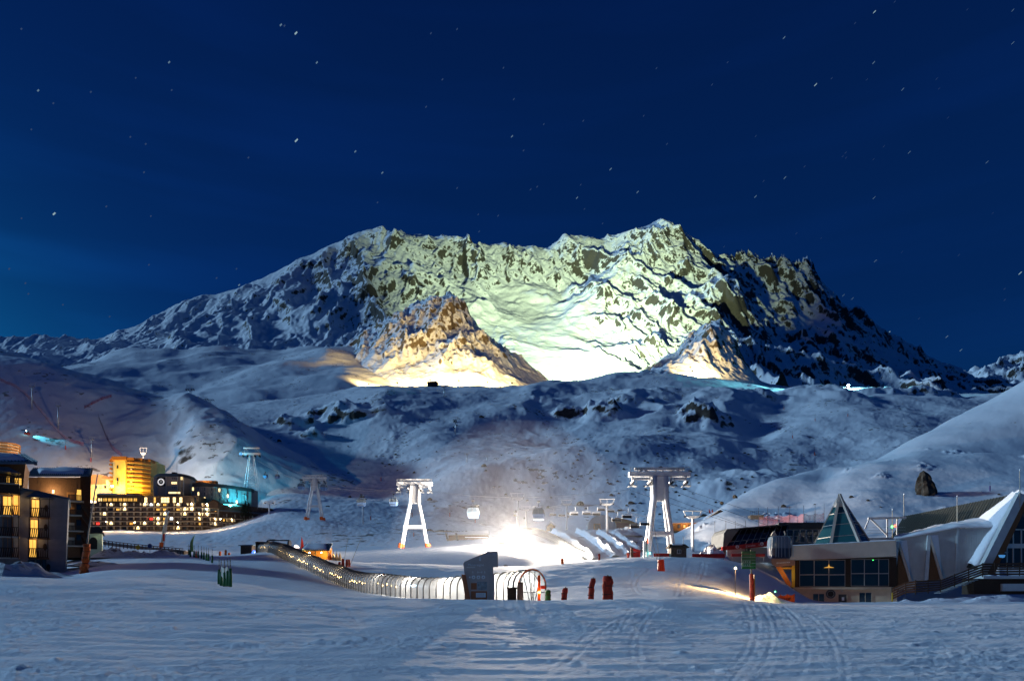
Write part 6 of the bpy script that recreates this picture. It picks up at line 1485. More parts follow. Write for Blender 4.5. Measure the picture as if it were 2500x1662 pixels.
# hut at the top of the lanes
t_ = thing('start_hut', 'tiny wooden hut with snowy gable roof at the top of the tubing lanes', 'hut', on('valley_slopes', 1345, 252, -.3))
MB().prism([(-1.5, 0), (1.5, 0), (1.5, 2.0), (0, 3.1), (-1.5, 2.0)], 0, 2.4).build('wall', M_WOOD_O, t_); MB().prism([(-1.95, 1.9), (0, 3.3), (1.95, 1.9), (1.85, 2.6), (0, 3.95), (-1.85, 2.6)], -.4, 2.8).build('roof_snow', M_CAP, t_); MB().box(-.4, .4, -.06, -.003, 0, 1.6).build('door', M_WOOD_D, t_)
# domed tent, notice cabinet and low buildings
p = on('valley_slopes', 1470, 292, -.3); t_ = thing('domed_tent', 'pale domed tent hall behind the tubing lanes', 'tent', p)
mb = MB(); n, k = 12, 8; M_TENT = mat('tent_fabric', (.55, .55, .54), .7, var=.06)
for i in range(k + 1):
    y_ = 9 * i / k
    for j in range(n + 1):
        a_ = math.pi * j / n; mb.v.append((-5.8 * math.cos(a_), y_, 6.2 * (math.sin(a_) ** .8)))
for i in range(k):
    for j in range(n): mb.f.append((i * (n + 1) + j, i * (n + 1) + j + 1, (i + 1) * (n + 1) + j + 1, (i + 1) * (n + 1) + j))
mb.f.append(tuple(range(n + 1))); mb.build('canopy', M_TENT, t_)
fr_ = MB()
for y_ in (-.05, 4.5, 9): fr_.tube([(-5.85 * math.cos(math.pi * j / n), y_, 6.25 * (max(0, math.sin(math.pi * j / n)) ** .8)) for j in range(n + 1)], .12, 5)
fr_.build('hoop', M_STEEL, t_); MB().box(5.2, 11, 1, 8, 0, 3.2).build('annexe', mat('dull_red_cladding', (.22, .05, .06), .7, var=.2), t_)
p = on('valley_slopes', 1458, 270, -.2); t_ = thing('notice_cabinet', 'small glazed wooden cabinet standing before the domed tent', 'cabinet', p)
MB().box(-1.3, 1.3, 0, 1.0, 0, 2.6).build('case', M_WOOD_O, t_); MB().box(-1.0, 1.0, -.05, -.003, .4, 2.4).build('glass_door', M_GLASS, t_)
p = on('valley_slopes', 1530, 300, -.5); t_ = thing('brown_hut', 'brown sloping-roofed hut beside the domed tent', 'hut', p)
MB().box(-4.5, 4.5, 0, 6, 0, 2.6).build('wall', M_WOOD_D, t_); MB().hexa([(-5, -.8, 2.6), (5.2, -.8, 2.2), (5.2, 7, 2.2), (-5, 7, 2.6), (-4.4, 2.5, 5.4), (1.5, 2.5, 4.2), (1.5, 3.5, 4.2), (-4.4, 3.5, 5.4)]).build('roof', M_WOOD_O, t_)
for i, x_ in enumerate((-2.6, -.2, 2.2)): MB().box(x_, x_ + 1.2, -.06, -.003, .7, 1.9).build('window', M_CURTAIN, t_)
# stone terrace wall and timber shelter on the left of the glare
p = on('valley_slopes', 1110, 300); t_ = thing('boulder_row', 'row of dark boulders edging the snowy terrace left of the glare', 'boulder row', p)
rng = random.Random(8)
for i in range(34):
    px_ = 1046 + i * 4.4; q = on('valley_slopes', px_, 296 + rng.uniform(-1, 1)) - p; r_ = rng.uniform(.45, .85); mb = MB()
    mb.lathe([(0, -.6 * r_), (r_ * rng.uniform(.7, 1), -.2 * r_), (r_ * rng.uniform(.7, 1.1), .35 * r_), (r_ * .4, .8 * r_), (0, .9 * r_)], 6); mb.build('boulder', M_BOULDER, t_, q, rz=rng.uniform(0, 6))
p = on('valley_slopes', 1140, 238, -.4); t_ = thing('log_shelter', 'low snow-topped log shelter left of the floodlight', 'shelter', p)
MB().box(-6.2, 7, 0, 5, 0, 1.9).build('wall', M_WOOD, t_)
MB().hexa([(-6.8, -.8, 1.8), (7.4, -.8, 2.2), (7.4, 5.4, 2.2), (-6.8, 5.4, 1.8), (-5.6, .8, 2.9), (7.0, .8, 3.6), (7.0, 4.4, 3.6), (-5.6, 4.4, 2.9)]).build('roof_snow', M_CAP, t_)
for x_ in (-6.2, -2.9): MB().hexa([(x_ - .3, -1.6, -.4), (x_ + .3, -1.6, -.4), (x_ + .3, -1.0, -.4), (x_ - .3, -1.0, -.4), (x_ - 1.0, -.9, 2.5), (x_ - .4, -.9, 2.5), (x_ - .4, -.3, 2.5), (x_ - 1.0, -.3, 2.5)]).build('buttress', M_WOOD_D, t_)
for i in range(12): MB().box(-2.0 + i * .75, -1.4 + i * .75, -.09, -.003, .1, 1.8).build('plank', M_WOOD, t_)
MB().box(-.6, 7.0, -1.2, -1.0, .9, 1.2).build('rail', M_CAP, t_)
# ------------------------------------------------------------------ stone ticket hut and gate boards
t_ = thing('stone_hut', 'small stone ticket hut with dark gabled roof before the largest pylon', 'hut', on('snow_field', 1657, 158, -.3))
MB().box(-1.7, 1.7, 0, 3, -.3, 2.5).build('wall', M_STONE, t_)
rng = random.Random(3)
for r_ in range(5):
    for c in range(6):
        x0 = -1.66 + c * .56 + (r_ % 2) * .12; z0 = -.1 + r_ * .5
        if x0 + .5 > 1.7 or (-.5 < x0 + .25 < .65 and 1.0 < z0 + .25 < 2.1): continue
        MB().box(x0, x0 + .5, -.05 - rng.uniform(0, .05), -.003, z0, z0 + .44).build('stone', M_STONE, t_)
MB().hexa([(-2.3, -.7, 2.4), (2.3, -.7, 2.4), (2.3, 3.6, 2.4), (-2.3, 3.6, 2.4), (-1.7, 1.2, 3.3), (1.7, 1.2, 3.3), (1.7, 1.6, 3.3), (-1.7, 1.6, 3.3)]).build('roof', M_WOOD_D, t_)
MB().hexa([(-1.2, .4, 3.0), (1.0, .4, 3.0), (1.0, 1.1, 3.3), (-1.2, 1.1, 3.3), (-1.1, .45, 3.1), (.9, .45, 3.1), (.9, 1.1, 3.4), (-1.1, 1.1, 3.4)]).build('roof_snow', M_CAP, t_)
w_ = MB().box(-.35, .5, -.09, -.003, 1.1, 2.0).build('window', M_WHITE, t_); MB().box(-.28, .03, -.11, -.092, 1.17, 1.93).box(.12, .43, -.11, -.092, 1.17, 1.93).build('pane', M_GLASS, w_)
MB().tube([(1.4, 1.5, 3), (1.4, 1.5, 5.0)], .05, 6).build('aerial', M_DARK, t_)
M_REDBOARD = mat('red_board', (.34, .012, .015), .5, var=.08)
for i, (l_, r_, t0, b0, d_) in enumerate([(1596, 1640, 1350, 1358, 160), (1690, 1770, 1351, 1361, 163), (1786, 1868, 1351, 1358, 166)]):
    f = Fac(d_, (l_ + r_) / 2, b0); t_ = thing('red_barrier', ['red barrier board left of the stone hut', 'red barrier board right of the stone hut', 'red barrier board under the station sign'][i], 'barrier', f.org(), 0, 'red boards of the lift entrance')
    mb = MB(); f.box(mb, l_, r_, t0, b0, 0, .12); mb.build('board', M_REDBOARD, t_)
    for q in (l_ + 3, r_ - 3): MB().box(f.x(q) - .06, f.x(q) + .06, .13, .25, -1.2, f.z(t0)).build('post', M_STEEL, t_)
f = Fac(158., 1577, 1360); t_ = thing('lift_info_totem', 'pair of white information totems with a lit panel left of the stone hut', 'totem', f.org())
for l_, r_, tp in ((1571, 1575, 1320), (1578, 1583, 1313)): MB().box(f.x(l_), f.x(r_), 0, .5, -.8, f.z(tp)).build('totem', M_WHITE, t_)
MB().box(f.x(1576), f.x(1580), -.05, .4, f.z(1347), f.z(1318)).build('screen', M_PRINT2, t_); MB().box(f.x(1580.5), f.x(1582.5), -.06, -.003, f.z(1325), f.z(1317)).build('red_light_panel', lit('red_panel', (1, .12, .03), 3), t_)
MB().lathe([(.0, -.2), (.22, 0), (.0, .2)], 8).build('cyan_globe', lit('cyan_globe', (.15, .9, .8), 12), t_, f.p(1586, 1350, -.3)); lamp('cyan_globe_light', 'POINT', f.p(1586, 1350, -1), 12, (.3, 1, .9), t_, .2)
f = Fac(162., 1548, 1362); t_ = thing('race_board', 'dark red slatted race board beside the tubing lane ends', 'board', f.org())
MB().box(f.x(1540), f.x(1546), 0, .4, -.8, f.z(1336)).build('post', M_WOOD_D, t_); MB().hexa([f.p(1546, 1345, 0), f.p(1564, 1349, 0), f.p(1564, 1349, .2), f.p(1546, 1345, .2), f.p(1546, 1337, 0), f.p(1564, 1343, 0), f.p(1564, 1343, .2), f.p(1546, 1337, .2)]).build('header', M_REDBOARD, t_)
for k in range(5): MB().box(f.x(1547 + k * 3.4), f.x(1549.4 + k * 3.4), 0, .15, f.z(1361), f.z(1348)).build('slat', M_REDBOARD, t_)
MB().box(f.x(1546), f.x(1564), .16, .3, f.z(1362), f.z(1347)).build('backing', M_WOOD_D, t_)
lamp('pink_light', 'POINT', f.p(1532, 1352, -2), 60, (1, .12, .25), t_, .2)
sack('padded_post', 'red padded post by the race board', 1533, 160, .55, 1.2, M_RED, 41); sack('padded_post', 'thin red post at the foot of the tubing lanes', 1463, 148, .45, 1.3, M_RED, 43); sack('padded_post', 'small orange padded post at the foot of the short conveyor', 1373, 140, .55, 1.1, M_ORANGE, 45)
p = on('snow_field', 1614, 122); t_ = thing('crossed_pole_marker', 'red padded block with two tall crossed bamboo poles on the right plateau', 'marker post', p)
rng = random.Random(5); mb = MB()
mb.hexa([(-.62, -.3, -.3), (.62, -.3, -.3), (.62, .3, -.3), (-.62, .3, -.3), (-.52, -.3, 1.9), (.42, -.3, 2.0), (.42, .3, 2.0), (-.52, .3, 1.9)]); mb.build('padding', M_RED, t_)
for x_ in (-.35, -.05, .25): MB().tube([(x_, -.34, -.2), (x_ + .05, -.34, 1.9)], .12, 8).build('pad_roll', M_RED, t_)
MB().tube([(-.2, 0, 0), (-2.6, 0, 9.5)], .035, 5).tube([(.1, 0, 0), (-1.6, 0, 9.9)], .035, 5).build('pole', M_BAMBOO, t_)

# ------------------------------------------------------------------ lift station with the red sign
f = Fac(178., 1870, 1362)
C = thing('gondola_station', 'dark lift station with slanted glazing and a red sign fascia', 'lift station', f.org())
M_STN = mat('station_cladding', (.075, .08, .08), .55, .3, var=.15, scale=.6); M_STN_G = mat('station_grey', (.13, .135, .135), .6, var=.12, scale=.6)
mb = MB(); f.poly(mb, [(1759, 1335), (1762, 1303), (1770, 1292), (1800, 1292), (1766, 1335)], -2, 9); mb.build('end_wall', M_STN_G, C)
g = MB(); g.hexa([f.p(1766, 1336, -2.2), f.p(1905, 1320, -2.2), f.p(1905, 1320, 8), f.p(1766, 1336, 8), f.p(1797, 1294, .6), f.p(1925, 1282, .6), f.p(1925, 1282, 8), f.p(1797, 1294, 8)]); g.build('slanted_glazing', mat('station_glass', (.01, .012, .015), .1, spec=.9), C)
for i in range(10):
    u = i / 9; a_ = f.p(1766, 1336, -2.25).lerp(f.p(1905, 1320, -2.25), u); b_ = f.p(1797, 1294, .5).lerp(f.p(1925, 1282, .5), u); MB().bar(a_, b_, .12).build('mullion', M_STEEL, C)
MB().bar(f.p(1776, 1323, -1.4), f.p(1912, 1309, -1.4), .07).build('transom', M_STEEL, C)
r_ = MB(); r_.hexa([f.p(1768, 1294, -.6), f.p(1925, 1282, -.6), f.p(1925, 1282, 9), f.p(1768, 1294, 9), f.p(1770, 1291.5, -.6), f.p(1925, 1278, -.6), f.p(1925, 1278, 9), f.p(1770, 1291.5, 9)]); r_.build('roof', M_STN, C)
mb = MB(); f.box(mb, 1905, 2020, 1276.5, 1370, 1.2, 9); mb.build('rear_hall', M_STN_G, C)
mb = MB(); f.box(mb, 1904, 2022, 1274, 1288, .8, 1.198); mb.build('hall_fascia', M_STN, C)
for i in range(7):
    window_part(C, f, 1912 + i * 15.5, 1925 + i * 15.5, 1292, 1322, 1.196, M_GLASS, M_STEEL, 1, 2, .1)
fa = MB(); fa.hexa([f.p(1754, 1345, -3.2), f.p(1890, 1333, -3.2), f.p(1890, 1333, -2.6), f.p(1754, 1345, -2.6), f.p(1754, 1336, -3.2), f.p(1890, 1320, -3.2), f.p(1890, 1320, -2.6), f.p(1754, 1336, -2.6)]); fas = fa.build('sign_fascia', mat('sign_red', (.36, .015, .012), .5, var=.06), C)
tilt = math.atan2(1336 - 1320, 1890 - 1754) * .9
o = link('sign_lettering', text_mesh('Cascades', .62, M_WHITE), fas, f.p(1822, 1333.5, -3.23)); o.rotation_euler = (R(90), -tilt, 0)
for px_, py_ in ((1790, 1336), (1849, 1329)):
    ic = disc(MB(), f.x(px_), f.z(py_), 4.2 * f.s, -3.22).build('arrow_disc', M_WHITE, fas)
    am = MB(); am.box(f.x(px_) - .05, f.x(px_) + .05, -3.245, -3.235, f.z(py_ + 1), f.z(py_ - 3)); am.tri((f.x(px_ - 2.4), -3.24, f.z(py_)), (f.x(px_), -3.24, f.z(py_ + 2.8)), (f.x(px_ + 2.4), -3.24, f.z(py_))); am.build('arrow', M_REDBOARD, ic)
sp = MB()
for a_, b_, w2 in ((1797, 1339.5, 3), (1810, 1336, 3), (1841, 1331, 4), (1862, 1327, 1.2), (1866, 1326, 4), (1866, 1328, 5)): sp.box(f.x(a_), f.x(a_ + w2), -3.23, -3.202, f.z(b_ + 1), f.z(b_))
sp.build('small_print', M_WHITE, fas)
mb = MB(); f.box(mb, 1772, 1905, 1336, 1372, -1.0, 1.0); mb.build('lower_wall', mat('pale_station_wall', (.45, .47, .46), .8, var=.08), C)
mb = MB(); f.box(mb, 1816, 1824, 1338, 1350, -2.6, -1.004); mb.build('sign_bracket', M_STN, C)
mb = MB(); f.poly(mb, [(1720, 1362), (1765, 1330), (1772, 1340), (1772, 1366), (1700, 1366)], 0, 6); mb.build('stone_bank', M_STONE, C)
heap('snow bank spilling beside the red-signed station', 1738, 172, 4.5, 3, 3.0, 51, 'snow_field', M_SNOW)
# display cabin at the station
f = Fac(150., 1903, 1363)
t_ = thing('funitel_cabin', 'large dark rounded ropeway cabin hanging at the station beside the beige building', 'gondola', f.org())
n, seg = 8, 14; mb = MB(); prof_ = [(.78, 0), (.95, .12), (1.0, .45), (1.0, .62), (.97, .8), (.86, .95), (.62, 1.0)]
hh = f.z(1308)
def shell(z0, z1, m, nm, k=1.0):
    mb = MB(); rr = [q for q in prof_ if z0 <= q[1] <= z1]
    for r_, z in rr:
        for j in range(seg * 2):
            a_ = 2 * math.pi * j / (seg * 2); cx = math.copysign(abs(math.cos(a_)) ** .55, math.cos(a_)); cy = math.copysign(abs(math.sin(a_)) ** .55, math.sin(a_)); mb.v.append((cx * 2.42 * r_ * k, cy * 1.5 * r_ * k, z * hh))
    N_ = seg * 2
    for i in range(len(rr) - 1):
        for j in range(N_): mb.f.append((i * N_ + j, i * N_ + (j + 1) % N_, (i + 1) * N_ + (j + 1) % N_, (i + 1) * N_ + j))
    mb.f.append(tuple(range(N_ - 1, -1, -1))); mb.f.append(tuple(range((len(rr) - 1) * N_, len(rr) * N_)))
    return mb.build(nm, m, t_, smooth=False)
shell(0, .45, mat('cabin_navy', (.012, .022, .06), .3, spec=.6), 'lower_shell'); shell(.45, .95, M_CGLASS, 'window_band', .985); shell(.95, 1.0, M_CABIN, 'roof')
fm = MB()
for x_ in (-2.2, -1.3, -.75, -.1, .6, 1.5, 2.3): fm.bar((x_, -1.5, hh * .05), (x_ * .92, -1.42, hh * .93), .09)
fm.build('door_frame', M_STEEL, t_)
hg = MB(); hg.bar((-1.2, 0, hh), (-1.0, 0, hh + 1.1), .16); hg.bar((1.2, 0, hh), (1.0, 0, hh + 1.1), .16); hg.hexa([(-1.8, -.3, hh + .1), (-.6, -.3, hh + .1), (-.6, .3, hh + .1), (-1.8, .3, hh + .1), (-1.3, -.1, hh + 1.0), (-1.1, -.1, hh + 1.0), (-1.1, .1, hh + 1.0), (-1.3, .1, hh + 1.0)]); hg.build('hanger', M_CREAM, t_)
lamp('cabin_interior', 'POINT', (-1.4, -1.8, hh * .6), 2, (1, .75, .4), t_, .2)

# ------------------------------------------------------------------ brown chalet on the bank
f = Fac(252., 1730, 1290)
t_ = thing('brown_chalet', 'brown wooden chalet with snowy gable roof on the bank above the station', 'chalet', f.org())
mb = MB(); f.poly(mb, [(1722, 1296), (1722, 1272), (1757, 1250), (1792, 1268), (1792, 1296)], 0, 10); mb.build('wall', M_WOOD, t_)
rf = MB(); f.poly(rf, [(1718, 1275), (1757, 1248), (1798, 1270), (1798, 1267), (1757, 1244.5), (1716, 1271.5)], -1, 11); rf.build('roof', M_WOOD_D, t_)
f.poly(MB(), [(1722, 1268.5), (1752, 1247.6), (1752, 1245.5), (1720, 1266.5)], -.6, 10.5).build('roof_snow', M_CAP, t_)
mb = MB(); f.poly(mb, [(1792, 1292), (1792, 1266), (1816, 1268), (1811, 1282), (1811, 1292)], 1, 9); mb.build('side_wing', M_WOOD_D, t_)
for l_, r_, tp, b0 in ((1739, 1752, 1266, 1273), (1762, 1768, 1268, 1274), (1772, 1778, 1264, 1270)): window_part(t_, f, l_, r_, tp, b0, -.003, M_CURTAIN, M_WOOD_D, 2, 1, .1)
mb = MB(); f.box(mb, 1640, 1721.5, 1277, 1296, -2, 6); mb.build('low_wing', M_WOOD_O, t_)
mb = MB(); mb.hexa([f.p(1636, 1278, -2.8), f.p(1724, 1276, -2.8), f.p(1724, 1276, 7), f.p(1636, 1278, 7), f.p(1642, 1270, 1.5), f.p(1722, 1266, 1.5), f.p(1722, 1266, 3), f.p(1642, 1270, 3)]); mb.build('low_roof_snow', M_CAP, t_)
for i in range(5): window_part(t_, f, 1652 + i * 13, 1657 + i * 13, 1282, 1289, -2.003, M_LIT_O if i in (1,) else M_CURTAIN, M_WOOD_D, 1, 1, .12)
lamp('eaves_light', 'POINT', f.p(1670, 1286, -4.5), 220, (1, .6, .25), t_, .2); lamp('eaves_light', 'POINT', f.p(1712, 1285, -4.5), 160, (1, .6, .25), t_, .2)
for i, q in enumerate((1731, 1738)):
    p = on('right_bank', q, 285); t2 = thing('red_wing_flag', ['left of two small red flags behind the chalet roof', 'right of two small red flags behind the chalet roof'][i], 'flag', W(q, 1252, 268)); MB().tube([(0, 0, -4), (.3, 0, 1.6)], .06, 5).build('pole', M_DARK, t2); MB().hexa([(0, -.03, 0), (.7, -.03, 0), (.7, .03, 0), (0, .03, 0), (-.1, -.03, 1.2), (.15, -.03, 1.4), (.15, .03, 1.4), (-.1, .03, 1.2)]).build('cloth', M_RED, t2)

# ------------------------------------------------------------------ beige building with the glass pyramid
f = Fac(150., 2050, 1474, -20)
Bd = thing('pyramid_building', 'beige lift building with long parapet, window band and glass pyramid on top', 'building', f.org(), f.rot)
M_BEIGE = mat('beige_render', (.66, .48, .32), .85, var=.10, scale=.9, bump=.15); M_PARA = mat('parapet_taupe', (.58, .48, .39), .8, var=.07, scale=.6)
mb = MB(); f.box(mb, 1936, 2190, 1438, 1486, 0, 13); mb.build('ground_floor_wall', M_BEIGE, Bd)
mb = MB(); f.box(mb, 1917, 2176, 1432.5, 1438, -.7, 0.6); mb.build('ledge', M_BEIGE, Bd)
mb = MB(); f.box(mb, 1940, 2190, 1362, 1432.5, .6, 13); mb.build('upper_wall', M_WOOD_D, Bd)
pa = MB(); pa.hexa([f.p(1920, 1368, -1.4), f.p(2186, 1358, -1.4), f.p(2186, 1358, 13), f.p(1920, 1368, 13), f.p(1904, 1334, -1.7), f.p(2184, 1320, -1.7), f.p(2184, 1320, 13), f.p(1904, 1334, 13)]); pa.build('parapet', M_PARA, Bd)
sn = MB(); n = 40; rng = random.Random(6)
for i in range(n + 1):
    u = i / n; a_ = f.p(1905, 1334, -1.5).lerp(f.p(2183, 1320, -1.5), u); h_ = .10 + .10 * rng.random()
    sn.v += [tuple(a_ + Vector((0, -.12, 0))), tuple(a_ + Vector((0, .1, h_))), tuple(a_ + Vector((0, 10, h_ + .2)))]
for i in range(n):
    for j in range(2): sn.f.append((i * 3 + j, (i + 1) * 3 + j, (i + 1) * 3 + j + 1, i * 3 + j + 1))
sn.build('parapet_snow', M_CAP, Bd, smooth=True)
M_ALU = mat('window_aluminium', (.42, .38, .34), .5, .2, var=.06)
def win_grid(cols, rows_, y):
    """each light of the window band a window of its own"""
    for a_, b_ in zip(cols[:-1], cols[1:]):
        for c_, d_ in zip(rows_[:-1], rows_[1:]):
            window_part(Bd, f, a_ + 1.0, b_ - 1.0, c_ + 1.0, d_ - 1.0, .596, M_GLASS, M_ALU, 1, 1, 1.0 * f.s, .14)
win_grid([1952, 1988, 2024, 2064], [1366, 1402, 1431], 0); win_grid([2078, 2111, 2146, 2171], [1364, 1399, 1430], 0)
MB().box(f.x(2065.5), f.x(2076.5), .42, .597, f.z(1431), f.z(1362)).build('timber_post', M_WOOD_D, Bd); MB().box(f.x(1941), f.x(1949.5), .42, .597, f.z(1432), f.z(1364)).build('timber_post', M_WOOD, Bd)
hl = MB(); hl.lathe([(1.0, 0), (.9, .06), (.15, .28), (.06, .7)], 14); hl.build('pendant_lamp', lit('pendant_amber', (1, .5, .08), .7), Bd, f.p(2024, 1385, .35)); MB().box(f.x(2131), f.x(2133), .36, .40, f.z(1368.5), f.z(1366.5)).build('green_exit_light', lit('green_dot', (.05, 1, .15), 4), Bd)
window_part(Bd, f, 1985, 2012, 1449, 1473, -.003, M_GLASS, M_BEIGE, 2, 1, 1.6 * f.s, .12); window_part(Bd, f, 2098, 2127, 1446, 1472, -.003, M_GLASS, M_BEIGE, 2, 1, 1.6 * f.s, .12)
dr = window_part(Bd, f, 2047, 2067, 1450, 1474, -.003, mat('door_grey', (.07, .07, .07), .5), M_BEIGE, 1, 1, 2.0 * f.s, .12, name='door'); MB().box(f.x(2055), f.x(2061), -.10, -.05, f.z(1465), f.z(1457)).build('door_notice', M_PRINT, dr)
em = disc(MB(), f.x(2028), f.z(1449), 11.5 * f.s, -.05, 28).build('round_emblem', M_BLACK, Bd); ring(MB(), f.x(2028), f.z(1449), 7.0 * f.s, 8.0 * f.s, -.06).build('emblem_ring', M_PRINT2, em); ring(MB(), f.x(2028), f.z(1449), 10.6 * f.s, 11.4 * f.s, -.06).build('emblem_ring', M_PRINT2, em)
tk = MB()
for k in range(24):
    a_ = 2 * math.pi * k / 24; c_, s_ = math.cos(a_), math.sin(a_); x_, z_ = f.x(2028), f.z(1449); tk.bar((x_ + 8.6 * f.s * c_, -.06, z_ + 8.6 * f.s * s_), (x_ + 10.1 * f.s * c_, -.06, z_ + 10.1 * f.s * s_), .045, .02)
tk.build('emblem_mark', M_PRINT2, em)
ring(disc(MB(), f.x(2055), f.z(1441), 2.4 * f.s, -.05), f.x(2055), f.z(1441), 2.4 * f.s, 3.4 * f.s, -.04).build('bulkhead_lamp', M_PARA, Bd)
# left end: sign fascia, orange brace, yellow pillar
M_SIGN_BR = mat('sign_brown', (.26, .13, .085), .6, var=.08); M_BR_O = mat('orange_paint', (.62, .20, .03), .5, var=.15); M_BR_Y = mat('yellow_paint', (.70, .40, .03), .5, var=.1)
sg = MB(); f.poly(sg, [(1881, 1351), (1905, 1345), (1921, 1367), (1941, 1367), (1941, 1380), (1896, 1384), (1884, 1376)], -1.6, 2); sgo = sg.build('sign_fascia', M_SIGN_BR, Bd)
o = link('sign_lettering', text_mesh('Funitel', .78, M_PRINT, align='LEFT'), sgo, f.p(1890.5, 1357, -1.63)); o.rotation_euler = (R(90), R(-2), 0); o.scale = (.82, 1, 1)
o = link('sign_small_lettering', text_mesh('Information domaine skiable', .36, M_PRINT, align='LEFT'), sgo, f.p(1895.5, 1374.5, -1.63)); o.rotation_euler = (R(90), R(-3), 0); o.scale = (.66, 1, 1)
MB().hexa([f.p(1894, 1384, -1.4), f.p(1907, 1382, -1.4), f.p(1907, 1382, -.4), f.p(1894, 1384, -.4), f.p(1919, 1424, -1.0), f.p(1929, 1420, -1.0), f.p(1929, 1420, -.2), f.p(1919, 1424, -.2)]).build('raking_brace', M_BR_O, Bd)
MB().box(f.x(1920), f.x(1930), -1.0, .2, f.z(1434), f.z(1419)).build('brace_foot', M_BR_O, Bd)
MB().box(f.x(1932.5), f.x(1940.5), -1.3, .6, f.z(1432.5), f.z(1368)).build('yellow_pillar', M_BR_Y, Bd); MB().box(f.x(1900), f.x(1933), -1.2, 0, f.z(1387), f.z(1383)).build('lintel', M_BR_Y, Bd)
lamp('brace_light', 'POINT', f.p(1916, 1398, -3.2), 55, (1, .55, .14), Bd, .15)
MB().box(f.x(1906), f.x(1936), -1.0, 1.0, f.z(1465), f.z(1430)).build('dark_box', M_STN, Bd)
# pyramid
py = lambda a_, b_, c_: (f.x(a_), c_, f.z(b_))
apex = Vector(py(2054, 1199, 4.5)); base = [Vector(py(2028, 1330, 0.5)), Vector(py(2100, 1326, 0.5)), Vector(py(2137, 1328, 5.0)), Vector(py(2118, 1330, 10)), Vector(py(1998, 1334, 10)), Vector(py(1986, 1332, 5.0))]
M_PGLASS = mat('pyramid_glass', (.012, .05, .062), .08, spec=1.0); M_PGLASS2 = mat('pyramid_glass_teal', (.03, .13, .14), .08, spec=1.0)
for i in range(6):
    a_, b_ = base[i], base[(i + 1) % 6]
    cuts = [0, .17, .40, .62, .83]
    for k, (u, v) in enumerate(zip(cuts[:-1], cuts[1:])):
        q = [a_.lerp(apex, u + .008), b_.lerp(apex, u + .008), b_.lerp(apex, v - .008), a_.lerp(apex, v - .008)]; c_ = sum(q, Vector()) / 4; inn = (Vector((c_.x * 0 + apex.x, apex.y + .8, c_.z)) - c_).normalized() * .12
        MB().hexa([p_ + inn for p_ in q] + q).build('pyramid_pane', M_PGLASS2 if (i == 0 and k in (0, 1, 2)) else M_PGLASS, Bd)
        MB().bar(a_.lerp(apex, v), b_.lerp(apex, v), .10).build('pyramid_transom', M_ALU, Bd)
    MB().tube([a_, a_.lerp(apex, 1.0)], [.42 if i < 2 else .2, .36 if i < 2 else .14], 4).build('pyramid_hip', M_PARA if i < 2 else M_ALU, Bd)
MB().lathe([(.0, 2.1), (1.15, -.05), (1.2, -.9)][::-1], 6, apex - Vector((0, 0, 1.9))).build('pyramid_cap', M_ALU, Bd)
op = MB(); q0 = base[1].lerp(apex, .45); q1 = base[2].lerp(apex, .45); q2 = base[2].lerp(apex, .2); q3 = base[1].lerp(apex, .2)
for a_, b_ in ((q0, q1), (q1, q2), (q2, q3), (q3, q0)): op.bar(a_ + Vector((.1, -.35, .0)), b_ + Vector((.1, -.35, 0)), .09)
op.build('open_vent', M_ALU, Bd)

# ------------------------------------------------------------------ ribbed dormer wing and A-frame hall
f = Fac(146., 2290, 1440, -20)
Wg = thing('ribbed_dormer_wing', 'pale ribbed metal wing with two triangular dormers between pyramid building and A-frame', 'building', f.org(), f.rot)
M_RIBM = mat('ribbed_metal_pale', (.60, .63, .62), .5, .25, var=.08, scale=.8)
mb = MB(); f.poly(mb, [(2166, 1436), (2184, 1318), (2336, 1289), (2425, 1288), (2412, 1345), (2400, 1376), (2335, 1400), (2296, 1418), (2240, 1420), (2225, 1440)], 0, 8); mb.build('wall', M_RIBM, Wg)
def ribs(px0, px1, top0, top1, bot0, bot1, n, nm='rib', w2=.10):
    mb = MB()
    for i in range(n):
        u = (i + .5) / n; px_ = px0 + (px1 - px0) * u; mb.bar(f.p(px_ + (0), top0 + (top1 - top0) * u, -.05), f.p(px_ - 5 if nm == 'rib' else px_, bot0 + (bot1 - bot0) * u, -.05), w2)
    return mb.build(nm, M_RIBM, Wg)
ribs(2212, 2262, 1315, 1306, 1412, 1414, 16); ribs(2290, 2334, 1301, 1292, 1405, 1400, 14); ribs(2342, 2420, 1290, 1290, 1396, 1350, 13, 'seam', .07)
MB().bar(f.p(2337, 1288, -.15), f.p(2333, 1400, -.15), .35).build('corner_post', M_RIBM, Wg)
